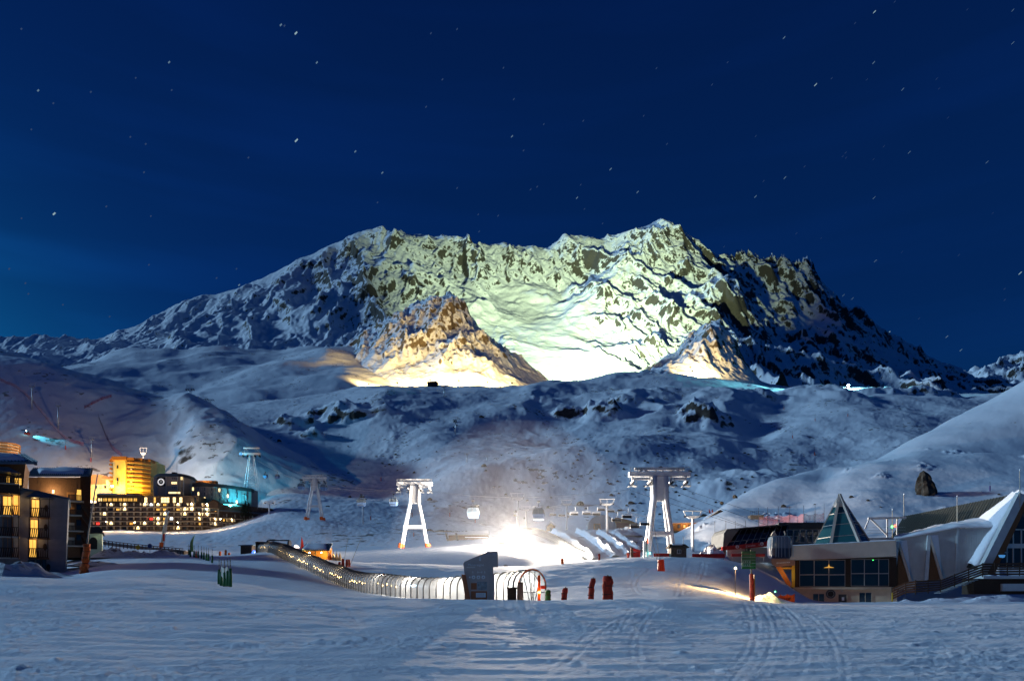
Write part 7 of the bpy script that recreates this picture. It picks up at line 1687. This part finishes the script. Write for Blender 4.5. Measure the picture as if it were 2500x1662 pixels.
for apx, apy, l1, l2, rr1 in (((2190), 1320, (2166, 1436), (2180, 1436), (2222, 1418)), ((2266), 1307, (2254, 1418), (2263, 1418), (2298, 1414))):
    wd = MB(); f.poly(wd, [(apx + 1, apy + 22), (l2[0], l2[1]), (rr1[0] - 4, rr1[1])], -.9, -.004); wd.build('dormer_infill', M_WOOD, Wg)
    MB().hexa([f.p(l1[0], l1[1], -1.3), f.p(l2[0], l2[1], -1.3), f.p(l2[0], l2[1], 0), f.p(l1[0], l1[1], 0), f.p(apx - 4, apy, -1.3), f.p(apx + 4, apy, -1.3), f.p(apx + 4, apy, 0), f.p(apx - 4, apy, 0)]).build('dormer_left_leg', M_RIBM, Wg)
    MB().hexa([f.p(rr1[0] - 5, rr1[1], -1.3), f.p(rr1[0] + 2, rr1[1], -1.3), f.p(rr1[0] + 2, rr1[1], 0), f.p(rr1[0] - 5, rr1[1], 0), f.p(apx - 2, apy + 2, -1.29), f.p(apx + 3, apy, -1.29), f.p(apx + 3, apy, 0), f.p(apx - 2, apy + 2, 0)]).build('dormer_right_leg', M_PARA, Wg)
    MB().hexa([f.p(rr1[0] + 2, rr1[1], -.5), f.p(rr1[0] + 3, rr1[1] - 2, -.1), f.p(rr1[0] + 3, rr1[1] - 2, 0), f.p(rr1[0] + 2, rr1[1], 0), f.p(apx + 4, apy, -.9), f.p(apx + 24, apy - 2, -.1), f.p(apx + 24, apy - 2, 0), f.p(apx + 4, apy, 0)]).build('dormer_snow', M_CAP, Wg)
# roof snow of the wing, lumpy
def snow_sheet(parent, pts_lo, pts_hi, thick, seed, n=36, k=8):
    """snow blanket between a lower and an upper edge line"""
    mb = MB(); rs = np.random.RandomState(seed)
    def along(P, u):
        s = u * (len(P) - 1); i = min(int(s), len(P) - 2); return P[i].lerp(P[i + 1], s - i)
    for j in range(k + 1):
        v = j / k
        for i in range(n + 1):
            u = i / n; p_ = along(pts_lo, u).lerp(along(pts_hi, u), v)
            nz = .5 * math.sin(u * 17 + seed) * math.sin(v * 6 + 1) + .3 * math.sin(u * 31 + v * 9) + rs.uniform(-.25, .25)
            e_ = (min(1, v * 5 + .35) if v < .9 else .6)
            p_ = p_ + Vector((0, -.3 * thick * (1 - v), thick * e_ * (1 + .5 * nz))); mb.v.append(tuple(p_))
    for j in range(k):
        for i in range(n): q = j * (n + 1) + i; mb.f.append((q, q + 1, q + n + 2, q + n + 1))
    # closed front lip down to the eave
    b_ = len(mb.v)
    for i in range(n + 1): mb.v.append(tuple(along(pts_lo, i / n) + Vector((0, 0, -.05))))
    for i in range(n): mb.f.append((b_ + i, b_ + i + 1, i + 1, i))
    return mb.build('roof_snow', M_CAP, parent, smooth=True)
snow_sheet(Wg, [f.p(2181, 1318, -.5), f.p(2235, 1308, -.5), f.p(2290, 1297, -.5), f.p(2336, 1288, -.5), f.p(2380, 1288, -.4), f.p(2424, 1287, -.3)], [f.p(2200, 1306, 7), f.p(2250, 1293, 8), f.p(2300, 1278, 8), f.p(2340, 1272, 8), f.p(2390, 1262, 8), f.p(2450, 1248, 7)], .55, 3)
f = Fac(140., 2440, 1440)
AF = thing('a_frame_hall', 'large A-frame hall with glazed gable, pale snow-edged verge and dark ribbed roof', 'building', f.org())
Nr = f.p(2490, 1206, 0); Fr = W(2208, 1262, 178) - f.org(); Nb = f.p(2392, 1392, 0); Fb = W(2160, 1340, 178) - f.org()
up = Vector((0, 0, .25))
MB().hexa([Nb, Nr, Fr, Fb, Nb + up, Nr + up, Fr + up, Fb + up]).build('left_roof', mat('ribbed_roof_dark', (.055, .06, .055), .5, .3, var=.2), AF)
rb = MB()
for i in range(44):
    u = i / 43; rb.bar(Nr.lerp(Fr, u) + up * 1.2, Nb.lerp(Fb, u) + up * 1.2, .12)
rb.build('roof_rib', mat('ribbed_roof_rib', (.075, .08, .07), .5, .3, var=.2), AF)
Rb2 = f.p(2610, 1392, 0); Rf2 = W(2300, 1340, 178) - f.org()
MB().hexa([Nr, Rb2, Rf2 + Vector((9, 0, 0)), Fr, Nr + up, Rb2 + up, Rf2 + Vector((9, 0, 0)) + up, Fr + up]).build('right_roof', M_STN, AF)
vb = MB(); vb.hexa([Nb + Vector((-.7, -1.0, -.3)), Nb + Vector((.7, -1.0, -.9)), Nb + Vector((.7, .2, -.9)), Nb + Vector((-.7, .2, -.3)), Nr + Vector((-.75, -1.0, .3)), Nr + Vector((.5, -1.0, -.6)), Nr + Vector((.5, .2, -.6)), Nr + Vector((-.75, .2, .3))]); vb.build('left_verge', M_RIBM, AF)
vb = MB(); vb.hexa([Nb + Vector((.72, -.95, -.6)), Nb + Vector((2.3, -.95, -.6)), Nb + Vector((2.3, .2, -.6)), Nb + Vector((.72, .2, -.6)), Nr + Vector((.52, -.95, -.6)), Nr + Vector((1.0, -.95, -1.6)), Nr + Vector((1.0, .2, -1.6)), Nr + Vector((.52, .2, -.6))]); vb.build('verge_soffit', M_WOOD, AF)
vb = MB(); vb.hexa([Rb2 + Vector((-.7, -1.0, -.9)), Rb2 + Vector((.7, -1.0, -.3)), Rb2 + Vector((.7, .2, -.3)), Rb2 + Vector((-.7, .2, -.9)), Nr + Vector((.0, -1.02, -.9)), Nr + Vector((.7, -1.02, .1)), Nr + Vector((.7, .2, .1)), Nr + Vector((.0, .2, -.9))]); vb.build('right_verge', M_RIBM, AF)
snow_sheet(AF, [Nb.lerp(Fb, .02) + up, Nb.lerp(Fb, .02).lerp(Nr.lerp(Fr, .02), .5) + up, Nr + up], [Nb.lerp(Fb, .45) + up, Nb.lerp(Fb, .30).lerp(Nr.lerp(Fr, .3), .5) + up, Nr.lerp(Fr, .06) + up], .55, 9)
gl = MB(); f.poly(gl, [(2405, 1385), (2490, 1240), (2590, 1385)], .5, .7); gl.build('gable_glass', M_GLASS, AF)
ml = MB()
for px_, t0, b0 in ((2441, 1325, 1385), (2462, 1290, 1385), (2477, 1290, 1385), (2497, 1290, 1385), (2520, 1290, 1385)): f.box(ml, px_ - 1.1, px_ + 1.1, t0, b0, .3, .497)
f.box(ml, 2436, 2545, 1290, 1293, .3, .498); f.box(ml, 2461, 2545, 1326, 1337, .28, .496); f.box(ml, 2448, 2464, 1346, 1349, .3, .498); ml.build('gable_mullion', M_RIBM, AF)
bw = MB().lathe([(.25, 0), (.75, .12), (.9, .55), (.88, .6)], 16); bw.build('blue_bowl_lamp', mat('blue_bowl', (.08, .25, .5), .3, emit=(.1, .4, .9), estr=.5), AF, f.p(2438, 1362, -.4))
for px_, tp, bt, d_, lab in ((2207, 1205, 1262, 172, 'pale mast behind the dark ribbed roof ridge'), (2337, 1209, 1277, 150, 'pale mast rising from the snowy wing roof'), (2490, 1145, 1232, 139, 'tall mast at the tip of the A-frame'), (2179, 1242, 1312, 160, 'mast with signal lights by the white truss')):
    p = W(px_, bt, d_); t_ = thing('pale_mast', lab, 'mast', p, 0, 'pale masts over the right-hand roofs'); H_ = (bt - tp) * d_ / F; MB().tube([(0, 0, -.6), (-.05, 0, H_)], [.11, .07], 6).build('pole', M_CREAM, t_); MB().lathe([(.13, H_ * .96), (.13, H_), (.02, H_ + .08)], 6).build('tip', M_STEEL, t_)
    if px_ == 2179:
        MB().box(-.25, .0, -.2, .1, H_ * .35, H_ * .42).build('green_signal', lit('green_signal', (.1, 1, .15), 6), t_); MB().box(.4, .6, -.2, .1, H_ * .38, H_ * .45).build('red_signal', lit('red_signal', (1, .1, .03), 6), t_)

# stairs and terrace with plank balustrades
f = Fac(137., 2300, 1455)
St = thing('terrace_stair', 'dark plank balustrade of the stairs climbing to the A-frame terrace', 'stairs', f.org())
run = [(2178, 1434, 1464, -.8), (2212, 1420, 1448, -.8), (2236, 1416, 1447, -.8), (2297, 1414, 1441, -.8), (2400, 1374, 1404, -.8), (2520, 1372, 1404, -.8)]
M_PLK = [M_WOOD_O, M_WOOD_O, M_WOOD, M_WOOD, M_WOOD_D]
M_PLANK_T = mat('stair_plank', (.085, .05, .03), .75, var=.35, scale=3, stretch=(6, 1, 1)); M_PLANK_L = mat('stair_plank_fresh', (.26, .12, .05), .75, var=.3, scale=3, stretch=(6, 1, 1))
for k, (a_, b_) in enumerate(zip(run[:-1], run[1:])):
    for j in range(5):
        u, v = (j + .08) / 5, (j + .80) / 5
        ta = a_[1] + (a_[2] - a_[1]) * u; tb = b_[1] + (b_[2] - b_[1]) * u; ba = a_[1] + (a_[2] - a_[1]) * v; bb = b_[1] + (b_[2] - b_[1]) * v
        MB().hexa([f.p(a_[0] + .3, ba, -.06), f.p(b_[0] - .3, bb, -.06), f.p(b_[0] - .3, bb, 0), f.p(a_[0] + .3, ba, 0), f.p(a_[0] + .3, ta, -.06), f.p(b_[0] - .3, tb, -.06), f.p(b_[0] - .3, tb, 0), f.p(a_[0] + .3, ta, 0)]).build('plank', M_PLANK_L if k < 2 else M_PLANK_T, St)
    n = max(1, int((b_[0] - a_[0]) / 28))
    for i in range(n):
        u = i / n; px_ = a_[0] + (b_[0] - a_[0]) * u; tp = a_[1] + (b_[1] - a_[1]) * u; bt = a_[2] + (b_[2] - a_[2]) * u; MB().bar(f.p(px_, bt + 4, .09), f.p(px_, tp - 1, .09), .15).build('post', M_WOOD_D, St)
for i in range(12):
    u = i / 12; MB().box(f.x(2300 + 96 * u), f.x(2311 + 96 * u), .3, 2.6, f.z(1446 - 38 * u) - .1, f.z(1446 - 38 * u) + .02).build('step', M_STEEL, St)
MB().bar(f.p(2178, 1468, -.1), f.p(2178, 1446, -.1), .18).build('yellow_end_post', M_BR_Y, St)
MB().box(f.x(2400), f.x(2600), -.4, 4, f.z(1412), f.z(1405)).build('deck_edge', M_RIBM, St); MB().box(f.x(2380), f.x(2600), .4, 4, f.z(1450), f.z(1412)).build('under_deck', M_WOOD_D, St); MB().box(f.x(2446), f.x(2600), -.2, .38, f.z(1442), f.z(1424)).build('pale_plinth', M_RIBM, St)
heap('rough snow bank along the foot of the terrace stair', 2330, 131, 8, 2.2, 1.0, 61, 'snow_field', M_SNOW); heap('bluish snow bank below the terrace at the right edge', 2440, 129, 8, 2.2, 1.3, 63, 'snow_field', M_SNOW); heap('reddish trodden snow at the stair foot', 2215, 133, 4, 2, .6, 65, 'snow_field', M_SNOW)
# white truss gantry
f = Fac(160., 2160, 1322)
t_ = thing('truss_gantry', 'white steel truss gantry on the roof beside the glass pyramid', 'gantry', f.org())
for a_, b_, w2 in (((2119, 1265), (2212, 1263), .42), ((2112, 1290), (2122, 1266), .25), ((2127, 1267), (2166, 1306), .28), ((2166, 1266), (2166, 1318), .26), ((2190, 1266), (2190, 1318), .26), ((2095, 1316), (2212, 1313), .5)): MB().bar(f.p(*a_, 0), f.p(*b_, 0), w2).build('beam', M_WHITE, t_)
hr = MB()
for q in (1287, 1294, 1301, 1307): hr.bar(f.p(2118, q, .2), f.p(2212, q - 1, .2), .05)
hr.build('handrail', M_STEEL, t_)

# ------------------------------------------------------------------ direction sign, banner, green-lit heap
p = on('snow_field', 1836, 92); t_ = thing('piste_direction_sign', 'stack of green direction boards on a pole with red-orange padding', 'signpost', p); q = 92 / F
z_of = lambda py_: (HY - py_) * q - p.z
MB().tube([(0, 0, -.3), (-.15, 0, z_of(1342))], .10, 8).build('pole', M_BAMBOO, t_)
M_SGN = mat('sign_green', (.05, .14, .045), .55, var=.12); M_SGN2 = mat('sign_green_bright', (.035, .20, .05), .55, var=.12)
for i in range(6):
    a_ = MB().box((1810 - 1836) * q, (1844 - 1836) * q, -.16, -.11, z_of(1351.5 + i * 7.4), z_of(1345 + i * 7.4)).build('direction_board', M_SGN if i < 4 else M_SGN2, t_)
    tm = MB(); rng = random.Random(i)
    for k in range(4): tm.box((1812 + k * 5.2 - 1836) * q, (1812 + k * 5.2 + rng.uniform(2, 4.6) - 1836) * q, -.175, -.162, z_of(1349.3 + i * 7.4), z_of(1347.8 + i * 7.4))
    if i in (3, 4): tm.build('board_print', M_PRINT, a_)
MB().tube([(.02, 0, -.3), (.0, 0, 1.4), (-.08, 0, z_of(1400))], [.30, .30, .26], 12).build('padding', mat('red_orange_padding', (.55, .05, .015), .55, var=.2, bump=.4), t_)
MB().box(.24, .29, -.26, .26, .2, z_of(1402)).build('yellow_strip', M_BR_Y, t_)
heap('snow heap tinted green by a lamp beside the direction sign', 1872, 100, 2.6, 1.6, 1.25, 71, 'snow_field', M_SNOW)
p = on('snow_field', 1885, 100); t_ = thing('green_marker_lamp', 'green lamp half buried in the snow heap by the beige building', 'lamp', p + Vector((.1, -.9, 1.5)))
MB().lathe([(.0, -.12), (.12, 0), (.0, .12)], 8).build('globe', lit('green_globe', (.05, 1, .25), 10), t_); lamp('green_light', 'POINT', (0, -.2, .5), 20, (.04, 1, .25), t_, .12)
p = on('snow_field', 1795, 100); t_ = thing('snow_spotlight', 'warm spotlight on a short mast left of the direction sign', 'lamp', p)
MB().box(-.15, .15, -.1, .1, 3.5, 3.8).build('housing', M_DARK, t_); MB().box(-.1, .1, -.13, -.102, 3.55, 3.75).build('lens', M_BULB, t_); MB().tube([(0, 0, -.3), (0, 0, 3.5)], .05, 6).build('mast', M_DARK, t_); lamp('orange_light', 'POINT', (.2, -.3, 3.9), 6500, (1, .60, .24), t_, .1)
f = Fac(120., 1915, 1476); t_ = thing('orange_net_banner', 'orange safety net banner with a dark slogan at the corner of the beige building', 'banner', f.org())
nb = MB(); n = 12
for i in range(n + 1):
    u = i / n; px_ = 1889 + 51 * u; s_ = 3.5 * abs(math.sin(u * math.pi * 3)); yy = -.15 * math.sin(u * 9)
    nb.v += [tuple(f.p(px_, 1474 - 3 * u, yy)), tuple(f.p(px_, 1453 - 5 * u + s_, yy + .05))]
for i in range(n): nb.f.append((2 * i, 2 * i + 2, 2 * i + 3, 2 * i + 1))
nb.build('net', M_ORANGE, t_)
o = link('slogan', text_mesh('STOP', .62, M_BLACK), t_, f.p(1918, 1462, -.22)); o.rotation_euler = (R(90), R(-4), 0)
for px_ in (1889, 1905, 1922, 1940): MB().bar(f.p(px_, 1478, .05), f.p(px_, 1449, .05), .07).build('stake', M_RED, t_)
yt = MB(); yt.tri(f.p(1893, 1470, -.22), f.p(1899, 1470, -.22), f.p(1896, 1462, -.22)); yt.build('warning_triangle', M_BR_Y, t_)

# ------------------------------------------------------------------ right bank: boulder, nets, fence poles, drill hut
def rock(name, label, px, py_, d, w_, dep, h, seed, cat='boulder', m=None, group=None, loc=None):
    rs = np.random.RandomState(seed); mb = MB(); n, k = 18, 12
    prof_ = rs.rand(n) * .35 + .8
    for i in range(k + 1):
        v = i / k; r0 = (1 - v ** 2.2) ** .6 if v < 1 else 0.02
        for j in range(n):
            a_ = 2 * math.pi * j / n; q = r0 * prof_[j] * (1 + rs.uniform(-.16, .16)); mb.v.append((w_ / 2 * q * math.cos(a_) - w_ * .15 * v, dep / 2 * q * math.sin(a_), h * (v * 1.2 - .2)))
    for i in range(k):
        for j in range(n): mb.f.append((i * n + j, i * n + (j + 1) % n, (i + 1) * n + (j + 1) % n, (i + 1) * n + j))
    mb.f.append(tuple(range(k * n, (k + 1) * n)))
    return tag(mb.build(name, m or M_BOULDER, None, loc if loc is not None else W(px, py_, d)), label, cat, group)
def row_to(sheet, px, py_):
    """distance at which a sheet shows at that column and row, nearest first"""
    g = GRIDS[sheet]; c = int(np.argmin(np.abs(g.px - px))); rowpy = HY - g.Z[:, c] * F / g.Y[:, c]
    run_ = np.minimum.accumulate(rowpy); i = int(np.argmax(run_ <= py_)); return float(g.Y[max(i, 1), c])
d_ = row_to('right_bank', 2262, 1205); rock('boulder', 'tall dark boulder standing out of the pinkish right slope', 2262, 1212, d_, 52 * d_ / F, 5, 64 * d_ / F, 4)
for i, (px_, py_, w2) in enumerate([(1915, 1238, 16), (2080, 1215, 14), (2120, 1222, 10), (2440, 1208, 10), (2416, 1222, 8), (2395, 1200, 6), (1990, 1232, 8), (2150, 1238, 8), (1795, 1212, 12), (1762, 1226, 8)]):
    d_ = row_to('right_bank', px_, py_); rock('boulder', 'small dark rock poking through the snow of the right slope', px_, py_ + 2, d_, w2 * d_ / F, 1.4, w2 * .6 * d_ / F, 40 + i, group='small rocks on the right slope')
def net_mat(name, col, clear):
    m, nt, b = mat_nodes(name); b.inputs['Base Color'].default_value = (*col, 1); b.inputs['Roughness'].default_value = .9
    tp = nt.nodes.new('ShaderNodeBsdfTransparent'); mx = nt.nodes.new('ShaderNodeMixShader'); nz = nt.nodes.new('ShaderNodeTexNoise'); nz.inputs['Scale'].default_value = 1.5
    mr = nt.nodes.new('ShaderNodeMapRange'); mr.inputs[1].default_value = .3; mr.inputs[2].default_value = .7; mr.inputs[3].default_value = clear - .15; mr.inputs[4].default_value = clear + .15
    nt.links.new(nz.outputs['Fac'], mr.inputs[0]); nt.links.new(mr.outputs[0], mx.inputs[0]); nt.links.new(b.outputs[0], mx.inputs[1]); nt.links.new(tp.outputs[0], mx.inputs[2]); nt.links.new(mx.outputs[0], nt.nodes['Material Output'].inputs[0])
    return m
M_NET = net_mat('pink_red_net', (.72, .30, .32), .6)
def net_fence(label, pts, sheet, h, post=True, m=None, ph=None, dz=0.0):
    P = [(px_, d_) for px_, d_ in pts]; b0 = on(sheet, *P[0]); t_ = thing('net_fence', label, 'net fence', b0)
    for i, ((pa_, da), (pb_, db)) in enumerate(zip(P[:-1], P[1:])):
        mb = MB(); n = 5
        for k in range(n + 1):
            u = k / n; q = on(sheet, pa_ + (pb_ - pa_) * u, da + (db - da) * u) - b0; s_ = .12 * h * math.sin(math.pi * u)
            mb.v += [tuple(q + Vector((0, 0, .05))), tuple(q + Vector((0, .02, h - s_)))]
        for k in range(n): mb.f.append((2 * k, 2 * k + 2, 2 * k + 3, 2 * k + 1))
        mb.build('net', m or M_NET, t_)
    if post:
        for px_, d_ in P: MB().tube([(0, 0, -.4), (0, 0, ph or h * 1.3)], .06, 5).build('post', M_DARK, t_, on(sheet, px_, d_) - b0)
    return t_
rb_line = [(q, row_to('right_bank', q, 1290 - (q - 1850) * .06)) for q in (1852, 1874, 1900, 1928, 1962, 1990, 2012)]
net_fence('pink net fence with tall dark poles on the right bank', rb_line, 'right_bank', 3.6, True, None, 6.2)
net_fence('long row of dark poles above the station roof', [(q, row_to('right_bank', q, 1312)) for q in (1745, 1772, 1795, 1820)], 'right_bank', 1.2, True, None, 5.0)
d_ = row_to('right_bank', 1850, 1268); t_ = thing('rock_lookout', 'small railed stone platform on the right bank', 'platform', W(1848, 1272, d_))
MB().box(-2.0, 2.2, 0, 3, -1.5, 2.0).build('stone_base', M_STONE, t_); hr = MB()
for k in range(8): hr.bar((-2.0 + k * .6, 0, 2.0), (-2.0 + k * .6, 0, 3.2), .05)
hr.bar((-2, 0, 3.2), (2.2, 0, 3.2), .06); hr.build('railing', M_DARK, t_)
d_ = row_to('right_bank', 2417, 1200); p = W(2417, 1208, d_); t_ = thing('purple_marker', 'slim purple padded marker among rocks near the right edge', 'marker post', p); MB().tube([(0, 0, -.5), (0, 0, 3.0)], .18, 8).build('padding', mat('purple_pad', (.08, .03, .2), .6), t_); MB().tube([(0, 0, 3.0), (0, 0, 4.6)], .05, 6).build('pole', M_DARK, t_)
# left hill nets
net_fence('long red net fence running down the upper left piste', [(q, row_to('left_hill', q, y_)) for q, y_ in ((0, 930), (40, 950), (80, 985), (110, 1020), (140, 1055), (170, 1080), (205, 1090))], 'left_hill', 2.6, True, net_mat('red_net', (.42, .07, .08), .5))
net_fence('short red net fence at the bend of the upper left piste', [(q, row_to('left_hill', q, y_)) for q, y_ in ((206, 1000), (225, 988), (250, 976), (272, 970))], 'left_hill', 2.4, True, net_mat('red_net_b', (.42, .07, .08), .5))
net_fence('red net fence dropping from the left ridge towards the yellow tower', [(q, row_to('left_hill', q, y_)) for q, y_ in ((241, 1025), (250, 1048), (262, 1075), (276, 1100), (298, 1118))], 'left_hill', 3.2, True, net_mat('red_net_c', (.40, .05, .06), .5))
# groomer lamps on the slopes
for px_, py_, sheet, tgt, col, e_, lab, nm in [(66, 1062, 'left_hill', (150, 1092), (.1, .75, 1), 30000, 'cyan work lamp of a piste machine on the left slope', 'piste_machine_lamp'), (2070, 940, None, (1990, 944), (.25, .85, 1), 700000, 'brilliant cyan lamp of a piste machine under the mountain', 'piste_machine_lamp')]:
    if sheet: d_ = row_to(sheet, px_, py_); p = W(px_, py_, d_) + Vector((0, 0, 2.5))
    else: d_ = 1000.; p = on('valley_slopes', px_, d_, 3.0)
    t_ = thing(nm, lab, 'piste machine', p, 0, 'piste machines at work'); s_ = d_ / 500. * (1 if sheet else 3.0)
    MB().box(-1.6, 1.6, -1.0, 1.0, -2.2, -.8).build('hull', M_RED, t_); MB().box(-.8, .8, -.8, .8, -.8, .5).build('cab', M_GLASS, t_); MB().lathe([(.0, -.3 * s_), (.32 * s_, 0), (.0, .3 * s_)], 8).build('work_lamp', lit('cyan_lamp_%d' % px_, (.35, .9, 1), 60 if sheet else 300), t_, (0, -1.2, .4))
    lamp('beam', 'POINT' if not sheet else 'SPOT', (0, -2.0, 1.5), e_, col, t_, .3, (W(*tgt, d_) - p) if sheet else None, 40)
    if not sheet: lamp('beam', 'SPOT', (-1, -2.0, 3.0), 2500000, col, t_, .3, on('valley_slopes', 1985, 1000) - p, 50)

# knoll hut and rocks strewn over the slopes
p = on('valley_slopes', 1056, 1010, -.5); t_ = thing('knoll_hut', 'small dark hut on the crest silhouetted against the lit knoll', 'hut', p); MB().box(-7, 7, 0, 8, 0, 6).build('wall', M_WOOD_D, t_); MB().hexa([(-8, -1, 6), (8, -1, 6), (8, 9, 6), (-8, 9, 6), (-7, 2, 8.5), (5, 2, 9.5), (5, 6, 9.5), (-7, 6, 8.5)]).build('roof', M_WOOD_D, t_)
for k in range(3): MB().box(-5 + k * 4, -3 + k * 4, -.1, -.01, 2, 4).build('window', M_GLASS, t_)
rng = random.Random(12); proto = []
for s_ in range(5): proto.append(rock('boulder', 'x', 0, 0, 1, 2.0, 1.6, 1.0, 80 + s_, loc=Vector((0, 0, -500))))
cnt = 0
while cnt < 150:
    if rng.random() < .75: px_, py_ = rng.gauss(1560, 190), rng.uniform(1090, 1268)
    else: px_, py_ = rng.uniform(560, 1300), rng.uniform(960, 1240)
    if not (560 < px_ < 2050): continue
    d_ = row_to('valley_slopes', px_, py_)
    if d_ < 340 or d_ > 900: continue
    o = proto[cnt] if cnt < 5 else proto[cnt % 5].copy()
    if cnt >= 5: COL.objects.link(o)
    s_ = rng.uniform(.5, 1.0) * (3.0 if rng.random() < .12 else 1.4); o.location = on('valley_slopes', px_, d_, .05); o.scale = (s_, s_, s_ * rng.uniform(.6, 1.1)); o.rotation_euler = (0, 0, rng.uniform(0, 6.28))
    tag(o, 'dark boulder strewn among many on the snowy hillside', 'boulder', 'boulders strewn over the hillside'); cnt += 1
PPL = ['thin red-footed pole beside the upper right piste', 'thin red-footed pole in the middle of the right piste', 'thin red-footed pole low on the right piste near the shoulder', 'thin pole on the rim where the right piste bends', 'thin pole on the upper right piste under the cyan lamp', 'thin red-footed pole just right of the lift tower foot', 'thin red-footed pole behind the white pylon', 'thin red-footed pole above the boulder row', 'thin red-footed pole below the blue-bottomed cabin', 'thin red-footed pole at the foot of the white pylon', 'tiny pole above the end of the hotel', 'tiny red pole right of the middle-distance pylon', 'tiny pole on the slope left of the white pylon top', 'tiny red pole by the cyan streak on the left slope', 'tiny red pole above the brown block on the left slope']
for i, (px_, py_) in enumerate([(1914, 1000), (1935, 1070), (1989, 1112), (1990, 1028), (2070, 1018), (905, 1270), (1006, 1262), (1098, 1262), (1160, 1276), (1010, 1310), (560, 1165), (800, 1172), (930, 1176), (160, 1098), (222, 1128)]):
    sh = 'left_hill' if px_ < 400 else 'valley_slopes'; d_ = row_to(sh, px_, py_); p = on(sh, px_, d_); t_ = thing('piste_pole', PPL[i], 'piste pole', p, 0, 'thin piste poles'); k = min(1.6, max(.8, d_ / 300)); MB().tube([(0, 0, -.4), (0, 0, 1.7 * k)], .22 * k, 7).build('padding', M_RED, t_); MB().tube([(0, 0, 1.7 * k), (0, 0, 4.6 * k)], .07 * k, 5).build('pole', M_DARK, t_)
# conifers beside the cyan block
for i, (px_, h_) in enumerate([(599, 9), (607, 8), (594, 7)]):
    p = on('valley_slopes', px_, 398); p.z = (HY - 1262) * 398 / F
    t_ = thing('conifer', ['tallest dark conifer at the end of the cyan lit block', 'right-hand dark conifer beside the cyan lit block', 'smallest dark conifer beside the cyan lit block'][i], 'tree', p, 0, 'conifers by the cyan block'); MB().tube([(0, 0, -2), (0, 0, h_)], [.25, .04], 6).build('trunk', M_WOOD_D, t_)
    rs = random.Random(i); mb = MB()
    for k in range(260):
        u = rs.random(); z = h_ * (.08 + .92 * u); r_ = (1 - u) * 2.3 * rs.uniform(.5, 1.05) + .1; a_ = rs.uniform(0, 6.28); c_ = Vector((math.cos(a_) * r_, math.sin(a_) * r_, z)); s_ = rs.uniform(.3, .6); o_ = Vector((math.cos(a_), math.sin(a_), -.4)) * s_; w2 = Vector((-math.sin(a_), math.cos(a_), 0)) * s_ * .5
        mb.tri(c_ - o_ + Vector((0, 0, .1)), c_ + w2 + Vector((0, 0, -.1)), c_ + o_); mb.tri(c_ - o_ + Vector((0, 0, .1)), c_ + o_, c_ - w2 + Vector((0, 0, -.1)))
    mb.build('crown', mat('conifer_green', (.02, .045, .025), .8), t_)

# ------------------------------------------------------------------ stars
rng = random.Random(77); mb = MB(); D0 = 14000.
stars = [(685, 60, 2), (722, 80, 3), (723, 342, 4), (131, 521, 3), (694, 62, 1), (773, 152, 1.5), (412, 151, 1.5), (92, 220, 1.5), (1080, 193, 1), (1040, 260, 1), (2136, 28, 2.5), (2170, 812, 4.5), (2492, 666, 3), (2134, 152, 2), (1915, 91, 2), (1992, 206, 2.5), (2135, 482, 2), (2221, 371, 2), (2411, 395, 2), (2313, 821, 2), (2347, 854, 2), (1491, 412, 2), (1557, 468, 1.5), (1917, 433, 2), (1845, 479, 2), (1409, 482, 1.5), (2205, 217, 2), (2138, 636, 2), (2060, 720, 1.5), (2082, 728, 1.5), (583, 695, 1.5), (933, 421, 1.5), (867, 369, 1.5), (1250, 332, 1.5), (2474, 24, 1.5), (2474, 104, 2)]
for _ in range(110): stars.append((rng.uniform(-200, 2700), rng.uniform(-100, 800), rng.uniform(.2, 1.0)))
bright = []
for px_, py_, b_ in stars:
    c_ = W(px_, py_, D0); l_ = 1.8 + b_ * .7; w2 = .16 + .12 * b_; u = Vector((.72, 0, .69)) * l_ * D0 / F; v = Vector((-.69, 0, .72)) * w2 * D0 / F; bk = Vector((0, 30, 0))
    mb.hexa([c_ - u - v, c_ + u - v, c_ + u + v, c_ - u + v, c_ - u - v + bk, c_ + u - v + bk, c_ + u + v + bk, c_ - u + v + bk]); bright += [2 if b_ >= 2.5 else (1 if b_ > 1.2 else 0)] * 6
o = mb.build('stars', mat('starlight_faint', (0, 0, 0), .5, emit=(.22, .42, 1), estr=.13)); o['kind'] = 'stuff'; o['label'] = 'stars scattered over the deep blue night sky'
o.data.materials.append(mat('starlight', (0, 0, 0), .5, emit=(.4, .7, 1), estr=.26)); o.data.materials.append(mat('starlight_bright', (0, 0, 0), .5, emit=(.6, .9, 1), estr=.45))
o.data.polygons.foreach_set('material_index', bright)
